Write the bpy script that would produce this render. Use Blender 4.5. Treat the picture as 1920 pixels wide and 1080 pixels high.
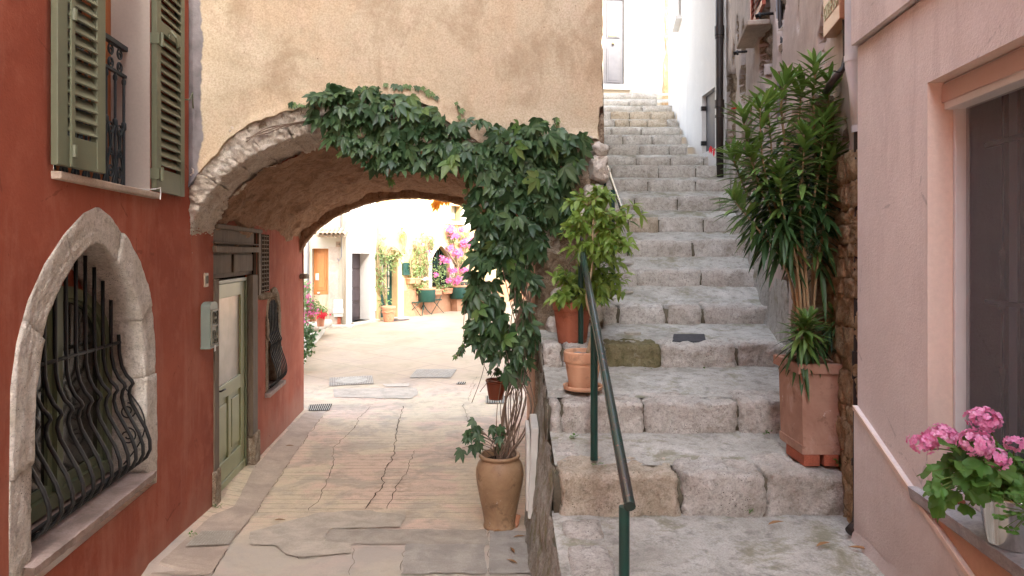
import bpy, math, random
from mathutils import Vector, Matrix, noise as NZ
from mathutils.geometry import tessellate_polygon
PI = math.pi
R = math.radians
V = Vector
sc = bpy.context.scene
COL = sc.collection
for _o in list(bpy.data.objects): bpy.data.objects.remove(_o)

# ------------------------------------------------------------------ camera, sky, sun, exposure
EYE = 2.15; F = 1280.0; HOR = 475.0
cam_d = bpy.data.cameras.new("camera"); cam = bpy.data.objects.new("camera", cam_d); COL.objects.link(cam)
cam.location = (0, 0, EYE); cam.rotation_euler = (PI/2, 0, 0)
cam_d.sensor_width = 36; cam_d.lens = 36*F/1920; cam_d.shift_y = -(540-HOR)/1920
cam_d.clip_start = .05; cam_d.clip_end = 2000
sc.camera = cam
SUN_AZ = R(158); SUN_EL = R(40)
w = bpy.data.worlds.new("World"); sc.world = w; w.use_nodes = True
wn = w.node_tree; bg = wn.nodes['Background']
sky = wn.nodes.new('ShaderNodeTexSky'); sky.sky_type = 'NISHITA'; sky.sun_disc = False
sky.sun_elevation = SUN_EL; sky.sun_rotation = SUN_AZ; sky.air_density = 1.0; sky.dust_density = 2.5; sky.ozone_density = 1.0
hs = wn.nodes.new('ShaderNodeHueSaturation'); hs.inputs['Saturation'].default_value = .55; wn.links.new(sky.outputs[0], hs.inputs['Color']); wn.links.new(hs.outputs[0], bg.inputs[0]); bg.inputs[1].default_value = 0.15
sd = bpy.data.lights.new("sun", 'SUN'); sd.energy = 1.4; sd.angle = R(10); sd.color = (1, .93, .82)
so = bpy.data.objects.new("sun", sd); COL.objects.link(so)
sdir = V((math.sin(SUN_AZ)*math.cos(SUN_EL), math.cos(SUN_AZ)*math.cos(SUN_EL), math.sin(SUN_EL)))
so.rotation_euler = sdir.to_track_quat('Z', 'Y').to_euler(); so.location = sdir*60
sc.view_settings.view_transform = 'Standard'; sc.view_settings.look = 'None'
sc.view_settings.exposure = 3.38; sc.view_settings.gamma = 1
sc.render.engine = 'CYCLES'
sc.cycles.max_bounces = 8; sc.cycles.diffuse_bounces = 5; sc.cycles.transparent_max_bounces = 12
sc.cycles.use_denoising = True

# ------------------------------------------------------------------ helpers
WO = {}
class MB:
    def __init__(s): s.v = []; s.f = []; s.m = []; s.mi = 0; s.uvs = None
    def add(s, vs, fs, mi=None):
        b = len(s.v); s.v.extend([tuple(p) for p in vs])
        for f in fs: s.f.append(tuple(b+i for i in f)); s.m.append(s.mi if mi is None else mi)
    def quad(s, a, b, c, d): s.add([a, b, c, d], [(0, 1, 2, 3)])
    def box(s, x0, x1, y0, y1, z0, z1):
        s.add([(x, y, z) for z in (z0, z1) for y in (y0, y1) for x in (x0, x1)],
              [(0, 2, 3, 1), (4, 5, 7, 6), (0, 1, 5, 4), (2, 6, 7, 3), (0, 4, 6, 2), (1, 3, 7, 5)])
    def fbox(s, fr, a0, a1, z0, z1, n0, n1):
        s.add([fr(a, z, n) for z in (z0, z1) for n in (n0, n1) for a in (a0, a1)],
              [(0, 2, 3, 1), (4, 5, 7, 6), (0, 1, 5, 4), (2, 6, 7, 3), (0, 4, 6, 2), (1, 3, 7, 5)])
    def tube(s, pts, r, n=8, caps=True):
        pts = [V(p) for p in pts]; m = len(pts)
        rs = r if isinstance(r, (list, tuple)) else [r]*m
        t = (pts[1]-pts[0]).normalized()
        up = V((0, 0, 1)) if abs(t.z) < .9 else V((1, 0, 0))
        nrm = t.cross(up).normalized(); vs = []
        for i, p in enumerate(pts):
            if i == 0: t2 = pts[1]-pts[0]
            elif i == m-1: t2 = pts[-1]-pts[-2]
            else: t2 = (pts[i+1]-pts[i]).normalized()+(pts[i]-pts[i-1]).normalized()
            if t2.length < 1e-9: t2 = t
            t2 = t2.normalized()
            nrm = (nrm-t2*nrm.dot(t2))
            if nrm.length < 1e-6: nrm = t2.orthogonal()
            nrm.normalize(); bn = t2.cross(nrm); t = t2
            for k in range(n):
                a = 2*PI*k/n
                vs.append(p+(nrm*math.cos(a)+bn*math.sin(a))*rs[i])
        fs = [(i*n+k, i*n+(k+1) % n, (i+1)*n+(k+1) % n, (i+1)*n+k) for i in range(m-1) for k in range(n)]
        if caps: fs.append(tuple(range(n-1, -1, -1))); fs.append(tuple((m-1)*n+k for k in range(n)))
        s.add(vs, fs)
    def lathe(s, c, prof, n=32, wob=0, seed=0):
        vs = []
        for (r, z) in prof:
            for k in range(n):
                a = 2*PI*k/n
                rr = r*(1+wob*NZ.noise(V((math.cos(a)*2+seed, math.sin(a)*2, z*6)))) if wob else r
                vs.append((c[0]+rr*math.cos(a), c[1]+rr*math.sin(a), c[2]+z))
        fs = [(i*n+k, i*n+(k+1) % n, (i+1)*n+(k+1) % n, (i+1)*n+k) for i in range(len(prof)-1) for k in range(n)]
        s.add(vs, fs)
    def grid(s, fn, nu, nv, mfn=None):
        vs = [fn(i/nu, j/nv) for j in range(nv+1) for i in range(nu+1)]
        b = len(s.v); s.v.extend([tuple(p) for p in vs])
        for j in range(nv):
            for i in range(nu):
                k = b+j*(nu+1)+i
                s.f.append((k, k+1, k+nu+2, k+nu+1)); s.m.append(mfn((i+.5)/nu, (j+.5)/nv) if mfn else s.mi)
    def stone(s, c, size, r=.02, amp=.008, freq=9, seed=0, rot=0, n=8, warp=None, tilt=0):
        """rounded, noise-roughened block; warp maps local unit coords to world"""
        hx, hy, hz = size[0]/2, size[1]/2, size[2]/2
        r = min(r, hx*.8, hy*.8, hz*.8)
        nx = max(2, min(26, int(size[0]/n) if n < 1 else n)); ny = max(2, min(16, int(size[1]/n) if n < 1 else n)); nz_ = max(2, min(16, int(size[2]/n) if n < 1 else n))
        idx = {}; vs = []; fs = []
        def vert(i, j, k):
            key = (i, j, k)
            if key in idx: return idx[key]
            p = V(((i/nx*2-1)*hx, (j/ny*2-1)*hy, (k/nz_*2-1)*hz))
            q = V((max(-hx+r, min(hx-r, p.x)), max(-hy+r, min(hy-r, p.y)), max(-hz+r, min(hz-r, p.z))))
            d = p-q
            if d.length > 1e-9: d = d.normalized(); p = q+d*r
            sp = p*freq+V((seed*7.31, seed*3.17, seed*1.7))
            nn = .8*NZ.noise(sp)+.9*(.28-abs(NZ.noise(sp*1.9+V((9, 0, 0)))))+.6*(.25-abs(NZ.noise(sp*4.3)))+.25*NZ.noise(sp*9)
            p = p+d*amp*nn*1.3+V((NZ.noise(sp*.4+V((5, 0, 0))), NZ.noise(sp*.4+V((0, 5, 0))), NZ.noise(sp*.4+V((0, 0, 5)))))*amp*.8
            if warp: p = warp(p)
            else:
                if tilt: p = Matrix.Rotation(tilt, 3, 'Y') @ p
                if rot: p = Matrix.Rotation(rot, 3, 'Z') @ p
                p = p+V(c)
            idx[key] = len(vs); vs.append(p); return idx[key]
        for i in range(nx):
            for j in range(ny):
                fs.append((vert(i, j, 0), vert(i, j+1, 0), vert(i+1, j+1, 0), vert(i+1, j, 0)))
                fs.append((vert(i, j, nz_), vert(i+1, j, nz_), vert(i+1, j+1, nz_), vert(i, j+1, nz_)))
        for i in range(nx):
            for k in range(nz_):
                fs.append((vert(i, 0, k), vert(i+1, 0, k), vert(i+1, 0, k+1), vert(i, 0, k+1)))
                fs.append((vert(i, ny, k), vert(i, ny, k+1), vert(i+1, ny, k+1), vert(i+1, ny, k)))
        for j in range(ny):
            for k in range(nz_):
                fs.append((vert(0, j, k), vert(0, j, k+1), vert(0, j+1, k+1), vert(0, j+1, k)))
                fs.append((vert(nx, j, k), vert(nx, j+1, k), vert(nx, j+1, k+1), vert(nx, j, k+1)))
        s.add(vs, fs)
    def panel(s, fr, outline, holes=(), depth=.25, n=0.0, sides=False):
        polys = [[V((a, b, 0)) for a, b in outline]]+[[V((a, b, 0)) for a, b in h] for h in holes]
        tris = tessellate_polygon(polys)
        flat = [p for pl in polys for p in pl]
        s.add([fr(p.x, p.y, n) for p in flat], tris)
        for h in list(holes)+([outline] if sides else []):
            m = len(h)
            for i in range(m):
                a, b = h[i], h[(i+1) % m]
                s.add([fr(a[0], a[1], n), fr(b[0], b[1], n), fr(b[0], b[1], n-depth), fr(a[0], a[1], n-depth)], [(0, 1, 2, 3)])
    def build(s, name, mats, parent=None, smooth=False, bevel=0, origin=None, angle=None):
        me = bpy.data.meshes.new(name); 
        off = WO[parent] if parent is not None else (V(origin) if origin is not None else V((0, 0, 0)))
        me.from_pydata([(x-off.x, y-off.y, z-off.z) for x, y, z in s.v], [], s.f)
        if not isinstance(mats, (list, tuple)): mats = [mats]
        for m in mats: me.materials.append(m)
        if len(mats) > 1: me.polygons.foreach_set('material_index', s.m)
        me.validate(); 
        import bmesh
        if not getattr(s, 'noflip', False):
            bm = bmesh.new(); bm.from_mesh(me); bmesh.ops.recalc_face_normals(bm, faces=bm.faces); bm.to_mesh(me); bm.free()
        if smooth: me.polygons.foreach_set('use_smooth', [True]*len(me.polygons))
        o = bpy.data.objects.new(name, me); COL.objects.link(o)
        if parent is not None: o.parent = parent; WO[o] = off
        else: o.location = off; WO[o] = off
        if bevel:
            b = o.modifiers.new('bevel', 'BEVEL'); b.width = bevel; b.segments = 2; b.limit_method = 'ANGLE'; b.angle_limit = R(35)
        if angle:
            me.polygons.foreach_set('use_smooth', [True]*len(me.polygons))
            try: me.set_sharp_from_angle(angle=R(angle))
            except Exception: pass
        me.update(); return o
def tag(o, label, cat=None, group=None, kind=None):
    if label: o['label'] = label
    if cat: o['category'] = cat
    if group: o['group'] = group
    if kind: o['kind'] = kind
    return o
def thing(name, loc, label, cat, group=None):
    o = bpy.data.objects.new(name, None); COL.objects.link(o); o.location = loc; o.empty_display_size = .1
    WO[o] = V(loc); return tag(o, label, cat, group)
def copy_tree(o, parent=None):
    c = o.copy(); COL.objects.link(c)
    if parent is not None: c.parent = parent
    for ch in o.children: copy_tree(ch, c)
    return c
class Fr:
    """vertical wall plane through two ground points; call (a, z, n) -> world; n towards the camera"""
    def __init__(s, p0, p1):
        s.p = V((p0[0], p0[1])); d = V((p1[0]-p0[0], p1[1]-p0[1])); s.L = d.length; s.d = d.normalized()
        n = V((s.d.y, -s.d.x))
        if n.dot(-s.p) < 0: n = -n
        s.n = n
    def __call__(s, a, z, n=0):
        q = s.p+s.d*a+s.n*n; return V((q.x, q.y, z))
    def az(s, px, py, n=0):
        dx = (px-960)/F; p = s.p+s.n*n
        det = s.d.x-dx*s.d.y
        a = (dx*p.y-p.x)/det; t = p.y+a*s.d.y
        return a, EYE-(py-HOR)/F*t
    def a(s, px, n=0): return s.az(px, 0, n)[0]
def P(px, py, d): return V(((px-960)/F*d, d, EYE-(py-HOR)/F*d))
def lerp(a, b, t): return a+(b-a)*t
def interp(x, tab):
    if x <= tab[0][0]: return tab[0][1]
    for (x0, y0), (x1, y1) in zip(tab, tab[1:]):
        if x <= x1: return y0+(y1-y0)*(x-x0)/(x1-x0)
    return tab[-1][1]
def fbm(p, o=4):
    s = 0; a = 1
    for i in range(o): s += a*NZ.noise(p); p = p*2.1; a *= .5
    return s
rnd = random.Random(7)

# ------------------------------------------------------------------ materials
class M:
    def __init__(s, name, rough=.85, spec=.3, metal=0):
        s.m = bpy.data.materials.new(name); s.m.use_nodes = True; s.t = s.m.node_tree
        s.b = s.t.nodes['Principled BSDF']; s.b.inputs['Roughness'].default_value = rough
        s.b.inputs['Specular IOR Level'].default_value = spec; s.b.inputs['Metallic'].default_value = metal
        s.tc = s.t.nodes.new('ShaderNodeTexCoord'); s.co = s.tc.outputs['Object']; s.h = None
    def N(s, k): return s.t.nodes.new(k)
    def L(s, a, b): s.t.links.new(a, b)
    def _map(s, st):
        if st == (1, 1, 1): return s.co
        m = s.N('ShaderNodeMapping'); m.inputs['Scale'].default_value = st; s.L(s.co, m.inputs[0]); return m.outputs[0]
    def noise(s, scale, detail=5, rough=.6, dist=0, st=(1, 1, 1)):
        n = s.N('ShaderNodeTexNoise'); n.inputs['Scale'].default_value = scale; n.inputs['Detail'].default_value = detail
        n.inputs['Roughness'].default_value = rough; n.inputs['Distortion'].default_value = dist
        s.L(s._map(st), n.inputs['Vector']); return n.outputs['Fac']
    def vor(s, scale, feat='F1', st=(1, 1, 1), out='Distance', rand=1):
        n = s.N('ShaderNodeTexVoronoi'); n.feature = feat; n.inputs['Scale'].default_value = scale
        n.inputs['Randomness'].default_value = rand; s.L(s._map(st), n.inputs['Vector']); return n.outputs[out]
    def wave(s, scale, axis='Y', dist=1, st=(1, 1, 1), dscale=1):
        n = s.N('ShaderNodeTexWave'); n.bands_direction = axis; n.inputs['Scale'].default_value = scale
        n.inputs['Distortion'].default_value = dist; n.inputs['Detail'].default_value = 3; n.inputs['Detail Scale'].default_value = dscale
        s.L(s._map(st), n.inputs['Vector']); return n.outputs['Fac']
    def thr(s, fac, lo, hi, a=0., b=1.):
        n = s.N('ShaderNodeMapRange'); n.inputs[1].default_value = lo; n.inputs[2].default_value = hi
        n.inputs[3].default_value = a; n.inputs[4].default_value = b; s.L(fac, n.inputs[0]); return n.outputs[0]
    def ramp(s, fac, stops):
        n = s.N('ShaderNodeValToRGB'); e = n.color_ramp.elements
        while len(e) < len(stops): e.new(.5)
        for i, (p, c) in enumerate(stops): e[i].position = p; e[i].color = (*c, 1)
        s.L(fac, n.inputs[0]); return n.outputs[0]
    def mix(s, fac, a, b, mode='MIX'):
        n = s.N('ShaderNodeMix'); n.data_type = 'RGBA'; n.blend_type = mode
        for sock, v in ((n.inputs[0], fac), (n.inputs[6], a), (n.inputs[7], b)):
            if isinstance(v, (int, float)): sock.default_value = v
            elif isinstance(v, tuple): sock.default_value = (*v, 1)
            else: s.L(v, sock)
        return n.outputs[2]
    def math(s, op, a, b=0.):
        n = s.N('ShaderNodeMath'); n.operation = op
        for sock, v in ((n.inputs[0], a), (n.inputs[1], b)):
            if isinstance(v, (int, float)): sock.default_value = v
            else: s.L(v, sock)
        return n.outputs[0]
    def island(s): return s.N('ShaderNodeNewGeometry').outputs['Random Per Island']
    def objrand(s): return s.N('ShaderNodeObjectInfo').outputs['Random']
    def xyz(s):
        n = s.N('ShaderNodeSeparateXYZ'); s.L(s.co, n.inputs[0]); return n.outputs
    def col(s, c):
        if isinstance(c, tuple): s.b.inputs['Base Color'].default_value = (*c, 1)
        else: s.L(c, s.b.inputs['Base Color'])
        return s
    def rough(s, fac, lo, hi): s.L(s.thr(fac, .3, .7, lo, hi), s.b.inputs['Roughness'])
    def bump(s, h, strength=.5, dist=.01):
        n = s.N('ShaderNodeBump'); n.inputs['Strength'].default_value = strength; n.inputs['Distance'].default_value = dist
        s.L(h, n.inputs['Height'])
        if s.h is not None: s.L(s.h, n.inputs['Normal'])
        s.h = n.outputs[0]; s.L(s.h, s.b.inputs['Normal']); return s
    def translucent(s, c, fac=.3):
        t = s.N('ShaderNodeBsdfTranslucent'); mx = s.N('ShaderNodeMixShader'); mx.inputs[0].default_value = fac
        if isinstance(c, tuple): t.inputs[0].default_value = (*c, 1)
        else: s.L(c, t.inputs[0])
        out = s.t.nodes['Material Output']; s.L(s.b.outputs[0], mx.inputs[1]); s.L(t.outputs[0], mx.inputs[2]); s.L(mx.outputs[0], out.inputs[0])
        return s

def plaster(name, c1, c2, c3=None, bump=.5, grain=60, big=1.2, st=(1, 1, 1), stain=None, stain_amt=.5, foot=None, foot_c=(.3, .25, .2)):
    m = M(name, .92, .15)
    n1 = m.noise(big, 6, .62, .4, st); n2 = m.noise(big*5, 5, .65)
    c = m.mix(m.thr(n1, .36, .64), c1, c2)
    if c3: c = m.mix(m.math('MULTIPLY', m.thr(n2, .5, .72), .55), c, c3)
    if stain:
        n3 = m.noise(1.6, 6, .7, .2, (2.2, 2.2, .35))
        c = m.mix(m.math('MULTIPLY', m.thr(n3, .5, .72), stain_amt), c, stain)
    g = m.noise(grain, 4, .7)
    c = m.mix(m.math('MULTIPLY', m.thr(g, .35, .75), .22), c, (c1[0]*.55, c1[1]*.55, c1[2]*.55))
    if foot:
        zc = m.math('ADD', m.xyz()[2], m.math('MULTIPLY', m.noise(2.2, 6, .7, .3), -.9)); c = m.mix(m.thr(zc, foot[0], foot[1], .75, 0), c, foot_c)
        ck = m.vor(1.3, 'DISTANCE_TO_EDGE'); ck2 = m.math('ADD', ck, m.math('MULTIPLY', m.noise(5, 5, .7), .10)); c = m.mix(m.math('MULTIPLY', m.thr(ck2, .043, .049, 1, 0), .45), c, tuple(x*.4 for x in c1))
    m.col(c); m.bump(n2, bump*.35, .02); m.bump(g, bump, .004); return m
def paint(name, c, c2=None, rough=.45, chips=None, bump=.12, wear=.66):
    m = M(name, rough, .4)
    n = m.noise(6, 5, .6)
    cc = m.mix(m.thr(n, .35, .7), c, c2 or tuple(x*.75 for x in c))
    if chips:
        k = m.noise(38, 6, .75); cc = m.mix(m.thr(k, wear, wear+.03), cc, chips)
        m.bump(k, bump, .002)
    m.col(cc); m.bump(m.noise(90, 3, .6), bump, .001); return m

MAT = {}
MAT['red'] = plaster('red_render', (.38, .105, .06), (.28, .070, .040), (.46, .155, .095), .45, 70, 1.1, stain=(.50, .22, .15), stain_amt=.5, foot=(-.55, -.15), foot_c=(.34, .17, .12)).m
MAT['red_dark'] = MAT['red']
def _facade():
    m = M('ochre_render', .95, .1)
    n1 = m.noise(.9, 7, .65, .6); n2 = m.noise(5, 6, .7); n3 = m.noise(1.4, 6, .7, .5, (1.7, 1.7, 1.0)); g = m.noise(75, 5, .75)
    c = m.ramp(n1, [(.30, (.47, .345, .22)), (.44, (.60, .475, .325)), (.55, (.56, .475, .335)), (.68, (.67, .58, .43))])
    c = m.mix(m.math('MULTIPLY', m.thr(n2, .48, .66), .5), c, (.64, .51, .38))
    c = m.mix(m.math('MULTIPLY', m.thr(n3, .48, .62), .6), c, (.36, .265, .17))
    c = m.mix(m.math('MULTIPLY', m.thr(g, .40, .66), .5), c, (.26, .17, .10))
    v = m.vor(9, 'F1'); c = m.mix(m.thr(v, .035, .05, 1, 0), c, (.16, .10, .07))
    x = m.xyz()[0]; cem = m.math('ADD', x, m.math('MULTIPLY', m.noise(3.0, 4, .6, 0, (.2, .2, 1)), -.16))
    c = m.mix(m.thr(cem, -1.585, -1.573, 1, 0), c, m.ramp(m.noise(8, 5), [(.35, (.17, .16, .16)), (.7, (.27, .25, .25))]))
    m.col(c); m.bump(n2, .35, .02); m.bump(g, .6, .004); return m.m
MAT['facade'] = _facade()
MAT['pink'] = plaster('pink_render', (.84, .755, .715), (.75, .675, .64), (.88, .81, .78), .95, 95, .9, stain=(.56, .47, .44), stain_amt=.75, foot=(-.45, .05), foot_c=(.50, .42, .38)).m
MAT['peach'] = plaster('peach_reveal', (.80, .64, .54), (.75, .59, .49), None, .3, 60).m
MAT['peach_dark'] = plaster('orange_render', (.60, .37, .26), (.55, .33, .23), None, .3, 60).m
MAT['white_wall'] = plaster('white_lime_render', (.68, .66, .62), (.62, .60, .57), (.72, .70, .66), .3, 60, .8, stain=(.6, .58, .55), stain_amt=.35).m
MAT['cream'] = plaster('cream_render', (.52, .46, .36), (.47, .40, .30), (.56, .5, .4), .3, 60, .6, stain=(.45, .39, .3), stain_amt=.5).m
MAT['yellow'] = plaster('yellow_render', (.54, .40, .21), (.48, .34, .175), (.58, .45, .27), .3, 50, .7, stain=(.55, .36, .2), stain_amt=.4).m
MAT['orange_dado'] = plaster('terracotta_render', (.40, .215, .13), (.34, .18, .105), (.46, .28, .19), .4, 50, 1.2).m
MAT['reveal_white'] = plaster('white_reveal', (.55, .49, .42), (.50, .44, .38), None, .2, 60).m
MAT['rough_plaster'] = plaster('old_grey_pink_render', (.58, .49, .43), (.46, .40, .36), (.66, .60, .55), .8, 50, 1.5, stain=(.30, .24, .20), stain_amt=.75).m
def stone_mat(name, cols, joint=None, sc_=7, bump=.9, pits=True, moss=None, per_island=True):
    m = M(name, .93, .15)
    n1 = m.noise(sc_, 7, .68, .5); n2 = m.noise(sc_*5, 6, .72); g = m.noise(110, 4, .7)
    c = m.ramp(n1, [(.30, cols[0]), (.45, cols[1]), (.58, cols[2]), (.70, cols[3] if len(cols) > 3 else cols[1])])
    if per_island:
        r = m.island()
        c = m.mix(m.thr(r, .0, 1., .0, .38), c, m.ramp(r, [(0, cols[0]), (.35, cols[2]), (.7, cols[1]), (1, cols[-1])]))
    c = m.mix(m.math('MULTIPLY', m.thr(n2, .50, .66), .6), c, tuple(x*.55 for x in cols[0])); c = m.mix(m.math('MULTIPLY', m.thr(g, .44, .64), .35), c, tuple(x*.5 for x in cols[0]))
    if pits:
        zs_ = m.thr(m.noise(4.3, 5, .75, 1.0), .52, .60); v = m.vor(62, 'F1', (1, 1, 1.6)); v = m.math('ADD', v, m.math('MULTIPLY', m.noise(70, 3, .7), .5)); p = m.math('MULTIPLY', m.thr(v, .40, .47, 1, 0), zs_)
        c = m.mix(p, c, tuple(x*.18 for x in cols[0])); m.bump(m.math('SUBTRACT', 1., p), .8, .008)
    if moss:
        mm = m.noise(3.5, 6, .7, .3); c = m.mix(m.math('MULTIPLY', m.thr(mm, .52, .64), .75), c, moss)
    m.col(c); m.bump(n1, .6, .04); m.bump(n2, bump, .022); m.bump(g, .6, .004); return m.m
MAT['step'] = stone_mat('pitted_limestone', [(.38, .34, .28), (.56, .52, .46), (.66, .63, .57), (.76, .73, .68)])
MAT['step_moss'] = stone_mat('mossy_limestone', [(.13, .12, .06), (.21, .19, .10), (.27, .24, .14), (.42, .40, .32)], pits=False)
MAT['step_ochre'] = stone_mat('ochre_limestone', [(.38, .31, .22), (.54, .46, .35), (.63, .55, .44), (.70, .64, .54)])
MAT['tread'] = stone_mat('worn_cement_tread', [(.30, .29, .25), (.45, .435, .385), (.54, .525, .475), (.64, .625, .58)], sc_=3.2, pits=False, bump=.5, moss=(.22, .21, .13), per_island=False)
MAT['voussoir'] = stone_mat('arch_limestone', [(.54, .43, .33), (.70, .61, .50), (.80, .73, .63), (.84, .79, .72)], sc_=8, bump=1.)
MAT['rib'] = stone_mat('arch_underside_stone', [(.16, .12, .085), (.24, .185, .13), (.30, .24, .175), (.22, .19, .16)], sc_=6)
MAT['vault'] = stone_mat('vault_rubble', [(.22, .125, .07), (.34, .205, .125), (.42, .27, .175), (.30, .185, .12)], sc_=5, pits=False, per_island=False)  # orange-brown warmth of sun bounced under the arch is put into this colour
MAT['rubble'] = stone_mat('rubble_masonry', [(.20, .135, .085), (.36, .265, .18), (.52, .42, .31), (.66, .58, .48)], sc_=11, bump=1.)
MAT['ochre_rubble'] = stone_mat('ochre_rubble', [(.30, .19, .10), (.42, .28, .15), (.50, .37, .22), (.56, .45, .31)], sc_=9, bump=1.)
MAT['mosswall'] = stone_mat('damp_mossy_wall', [(.28, .26, .20), (.42, .39, .33), (.52, .49, .42), (.60, .57, .51)], sc_=8, pits=False, moss=(.19, .18, .06), per_island=False)
MAT['surround'] = stone_mat('window_stone', [(.56, .49, .40), (.68, .62, .53), (.76, .70, .62), (.82, .77, .70)], sc_=7, bump=1., per_island=False, pits=True)
def _road():
    m = M('worn_concrete_paving', .8, .25)
    n1 = m.noise(.8, 7, .66, .8); n2 = m.noise(7, 6, .7); g = m.noise(120, 4, .7); n3 = m.noise(1.7, 6, .65, .4)
    c = m.ramp(n1, [(.30, (.52, .42, .31)), (.46, (.66, .56, .39)), (.56, (.70, .52, .40)), (.70, (.58, .47, .36))])  # gold and pink stops hint at the warm glow on the alley floor
    c = m.mix(m.math('MULTIPLY', m.thr(n3, .50, .60), .7), c, (.42, .36, .29))
    c = m.mix(m.math('MULTIPLY', m.thr(n2, .5, .66), .45), c, (.33, .26, .19)); c = m.mix(m.math('MULTIPLY', m.thr(g, .45, .65), .35), c, (.25, .20, .15))
    x, y, z = m.xyz()
    # combed grooves across the slope of the passage
    wv = m.N('ShaderNodeTexWave'); wv.bands_direction = 'Y'; wv.wave_profile = 'SAW'; wv.inputs['Scale'].default_value = 2.6
    wv.inputs['Distortion'].default_value = 1.2; wv.inputs['Detail'].default_value = 3; wv.inputs['Detail Scale'].default_value = 1.3
    m.L(m._map((.12, 1, 1)), wv.inputs['Vector'])
    line = m.thr(wv.outputs['Fac'], .86, .97)
    zone = m.math('MULTIPLY', m.thr(y, 5.3, 5.7), m.thr(y, 9.9, 11.0, 1, 0))
    zone = m.math('MULTIPLY', zone, m.thr(m.noise(2.5, 4, .6), .40, .52))
    lz = m.math('MULTIPLY', line, zone)
    c = m.mix(m.math('MULTIPLY', lz, .55), c, (.17, .13, .10))
    # slabs of the little square beyond
    br = m.N('ShaderNodeTexBrick'); br.inputs['Scale'].default_value = 1.0; br.inputs['Brick Width'].default_value = 1.5; br.inputs['Row Height'].default_value = 1.1
    br.inputs['Mortar Size'].default_value = .012; mp = m.N('ShaderNodeMapping'); mp.inputs['Rotation'].default_value = (0, 0, R(38)); m.L(m.co, mp.inputs[0]); m.L(mp.outputs[0], br.inputs['Vector'])
    far = m.thr(y, 11.5, 12.5); c = m.mix(m.math('MULTIPLY', far, .9), c, m.ramp(n1, [(.35, (.29, .225, .15)), (.5, (.37, .285, .195)), (.65, (.33, .26, .19))])); c = m.mix(m.math('MULTIPLY', m.math('MULTIPLY', br.outputs['Fac'], far), .6), c, (.2, .17, .13))  # base colour of the square darkened to offset the strong light on it
    c = m.mix(m.math('MULTIPLY', m.thr(m.noise(1.3, 5, .7), .55, .7), m.math('MULTIPLY', far, .4)), c, (.20, .19, .11))
    grey = m.thr(y, 4.9, 5.5, 1, 0); c = m.mix(m.math('MULTIPLY', grey, .6), c, m.ramp(n2, [(.35, (.38, .345, .30)), (.7, (.50, .47, .41))]))
    m.col(c); m.bump(m.math('SUBTRACT', 1., lz), .8, .006); m.bump(n2, .4, .01); m.bump(g, .45, .003); m.rough(n1, .6, .9); return m.m
MAT['road'] = _road()
MAT['crack'] = M('crack_dirt', 1, 0).col((.10, .08, .06)).m
def flat_mat(name, c, sc_=5, bump=.5, var=.72):
    m = M(name, .88, .2); n = m.noise(sc_, 6, .72, .4); g = m.noise(110, 4, .7)
    m.col(m.mix(m.math('MULTIPLY', m.thr(g, .42, .66), .4), m.mix(m.thr(n, .38, .62), c, tuple(x*var for x in c)), tuple(x*.45 for x in c))); m.bump(n, .3, .01); m.bump(g, bump, .003); return m.m
MAT['joint'] = flat_mat('joint_dirt', (.15, .13, .09), 9)
MAT['patch_grey'] = flat_mat('grey_cement_patch', (.46, .42, .36))
MAT['patch_dark'] = flat_mat('dark_cement_patch', (.46, .405, .33))
MAT['patch_light'] = flat_mat('light_cement_patch', (.58, .51, .41))
MAT['kerb_cement'] = flat_mat('kerb_cement', (.54, .44, .35), 3)
MAT['marble'] = flat_mat('weathered_marble', (.50, .49, .50), 7, .4, .62)
MAT['sill_pink'] = flat_mat('pink_marble_sill', (.43, .33, .29), 6, .4, .6)
MAT['shutter'] = paint('olive_paint', (.150, .160, .098), (.125, .135, .085), .5, (.33, .27, .2), wear=.69)
MAT['shutter'] = MAT['shutter'].m
MAT['green_frame'] = paint('pale_olive_paint', (.13, .15, .08), (.11, .125, .07), .45).m
MAT['door_green'] = paint('light_olive_door_paint', (.31, .33, .17), (.28, .29, .15), .4).m
MAT['iron'] = paint('black_iron', (.007, .007, .007), (.012, .011, .010), .55).m
MAT['iron_blue'] = paint('blue_black_iron', (.022, .033, .038), (.035, .045, .048), .5).m
def _wood(name, c1, c2, sc_=9, rough=.55, axis=(1, 1, .08)):
    m = M(name, rough, .35); n = m.noise(sc_*3, 6, .7, .6, axis); n2 = m.noise(3, 4)
    c = m.mix(m.thr(n, .3, .7), c1, c2); c = m.mix(m.math('MULTIPLY', m.thr(n2, .5, .7), .4), c, tuple(x*.5 for x in c1)); m.col(c); m.bump(n, .4, .003); return m.m
MAT['wood_orange'] = _wood('varnished_orange_wood', (.42, .14, .04), (.27, .08, .025))
MAT['wood_orange_light'] = _wood('orange_door_wood', (.58, .25, .08), (.45, .17, .05))
MAT['wood_bleached'] = _wood('bleached_door_wood', (.56, .40, .26), (.66, .52, .37))
MAT['wood_old'] = _wood('old_brown_wood', (.105, .075, .05), (.19, .14, .095), 8, .8)
MAT['wood_dark'] = _wood('dark_brown_wood', (.085, .06, .06), (.05, .038, .04))
MAT['wood_stake'] = _wood('bamboo_cane', (.38, .25, .12), (.50, .36, .2))
def glass(name, c, rough=.08, alpha=None):
    m = M(name, rough, .9); m.col(c); return m.m
MAT['glass_dark'] = glass('dark_window_glass', (.022, .02, .016), .1)
def _frost():
    m = M('frosted_door_glass', .22, .6); m.col(m.ramp(m.noise(4, 4, .6), [(.3, (.36, .33, .27)), (.7, (.48, .42, .35))])); m.bump(m.noise(60, 3), .1, .002); return m.m
MAT['glass_frost'] = _frost()
MAT['void'] = M('dark_interior', 1, 0).col((.012, .01, .009)).m
MAT['curtain'] = M('grey_curtain', 1, 0).col((.28, .30, .33)).m
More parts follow.
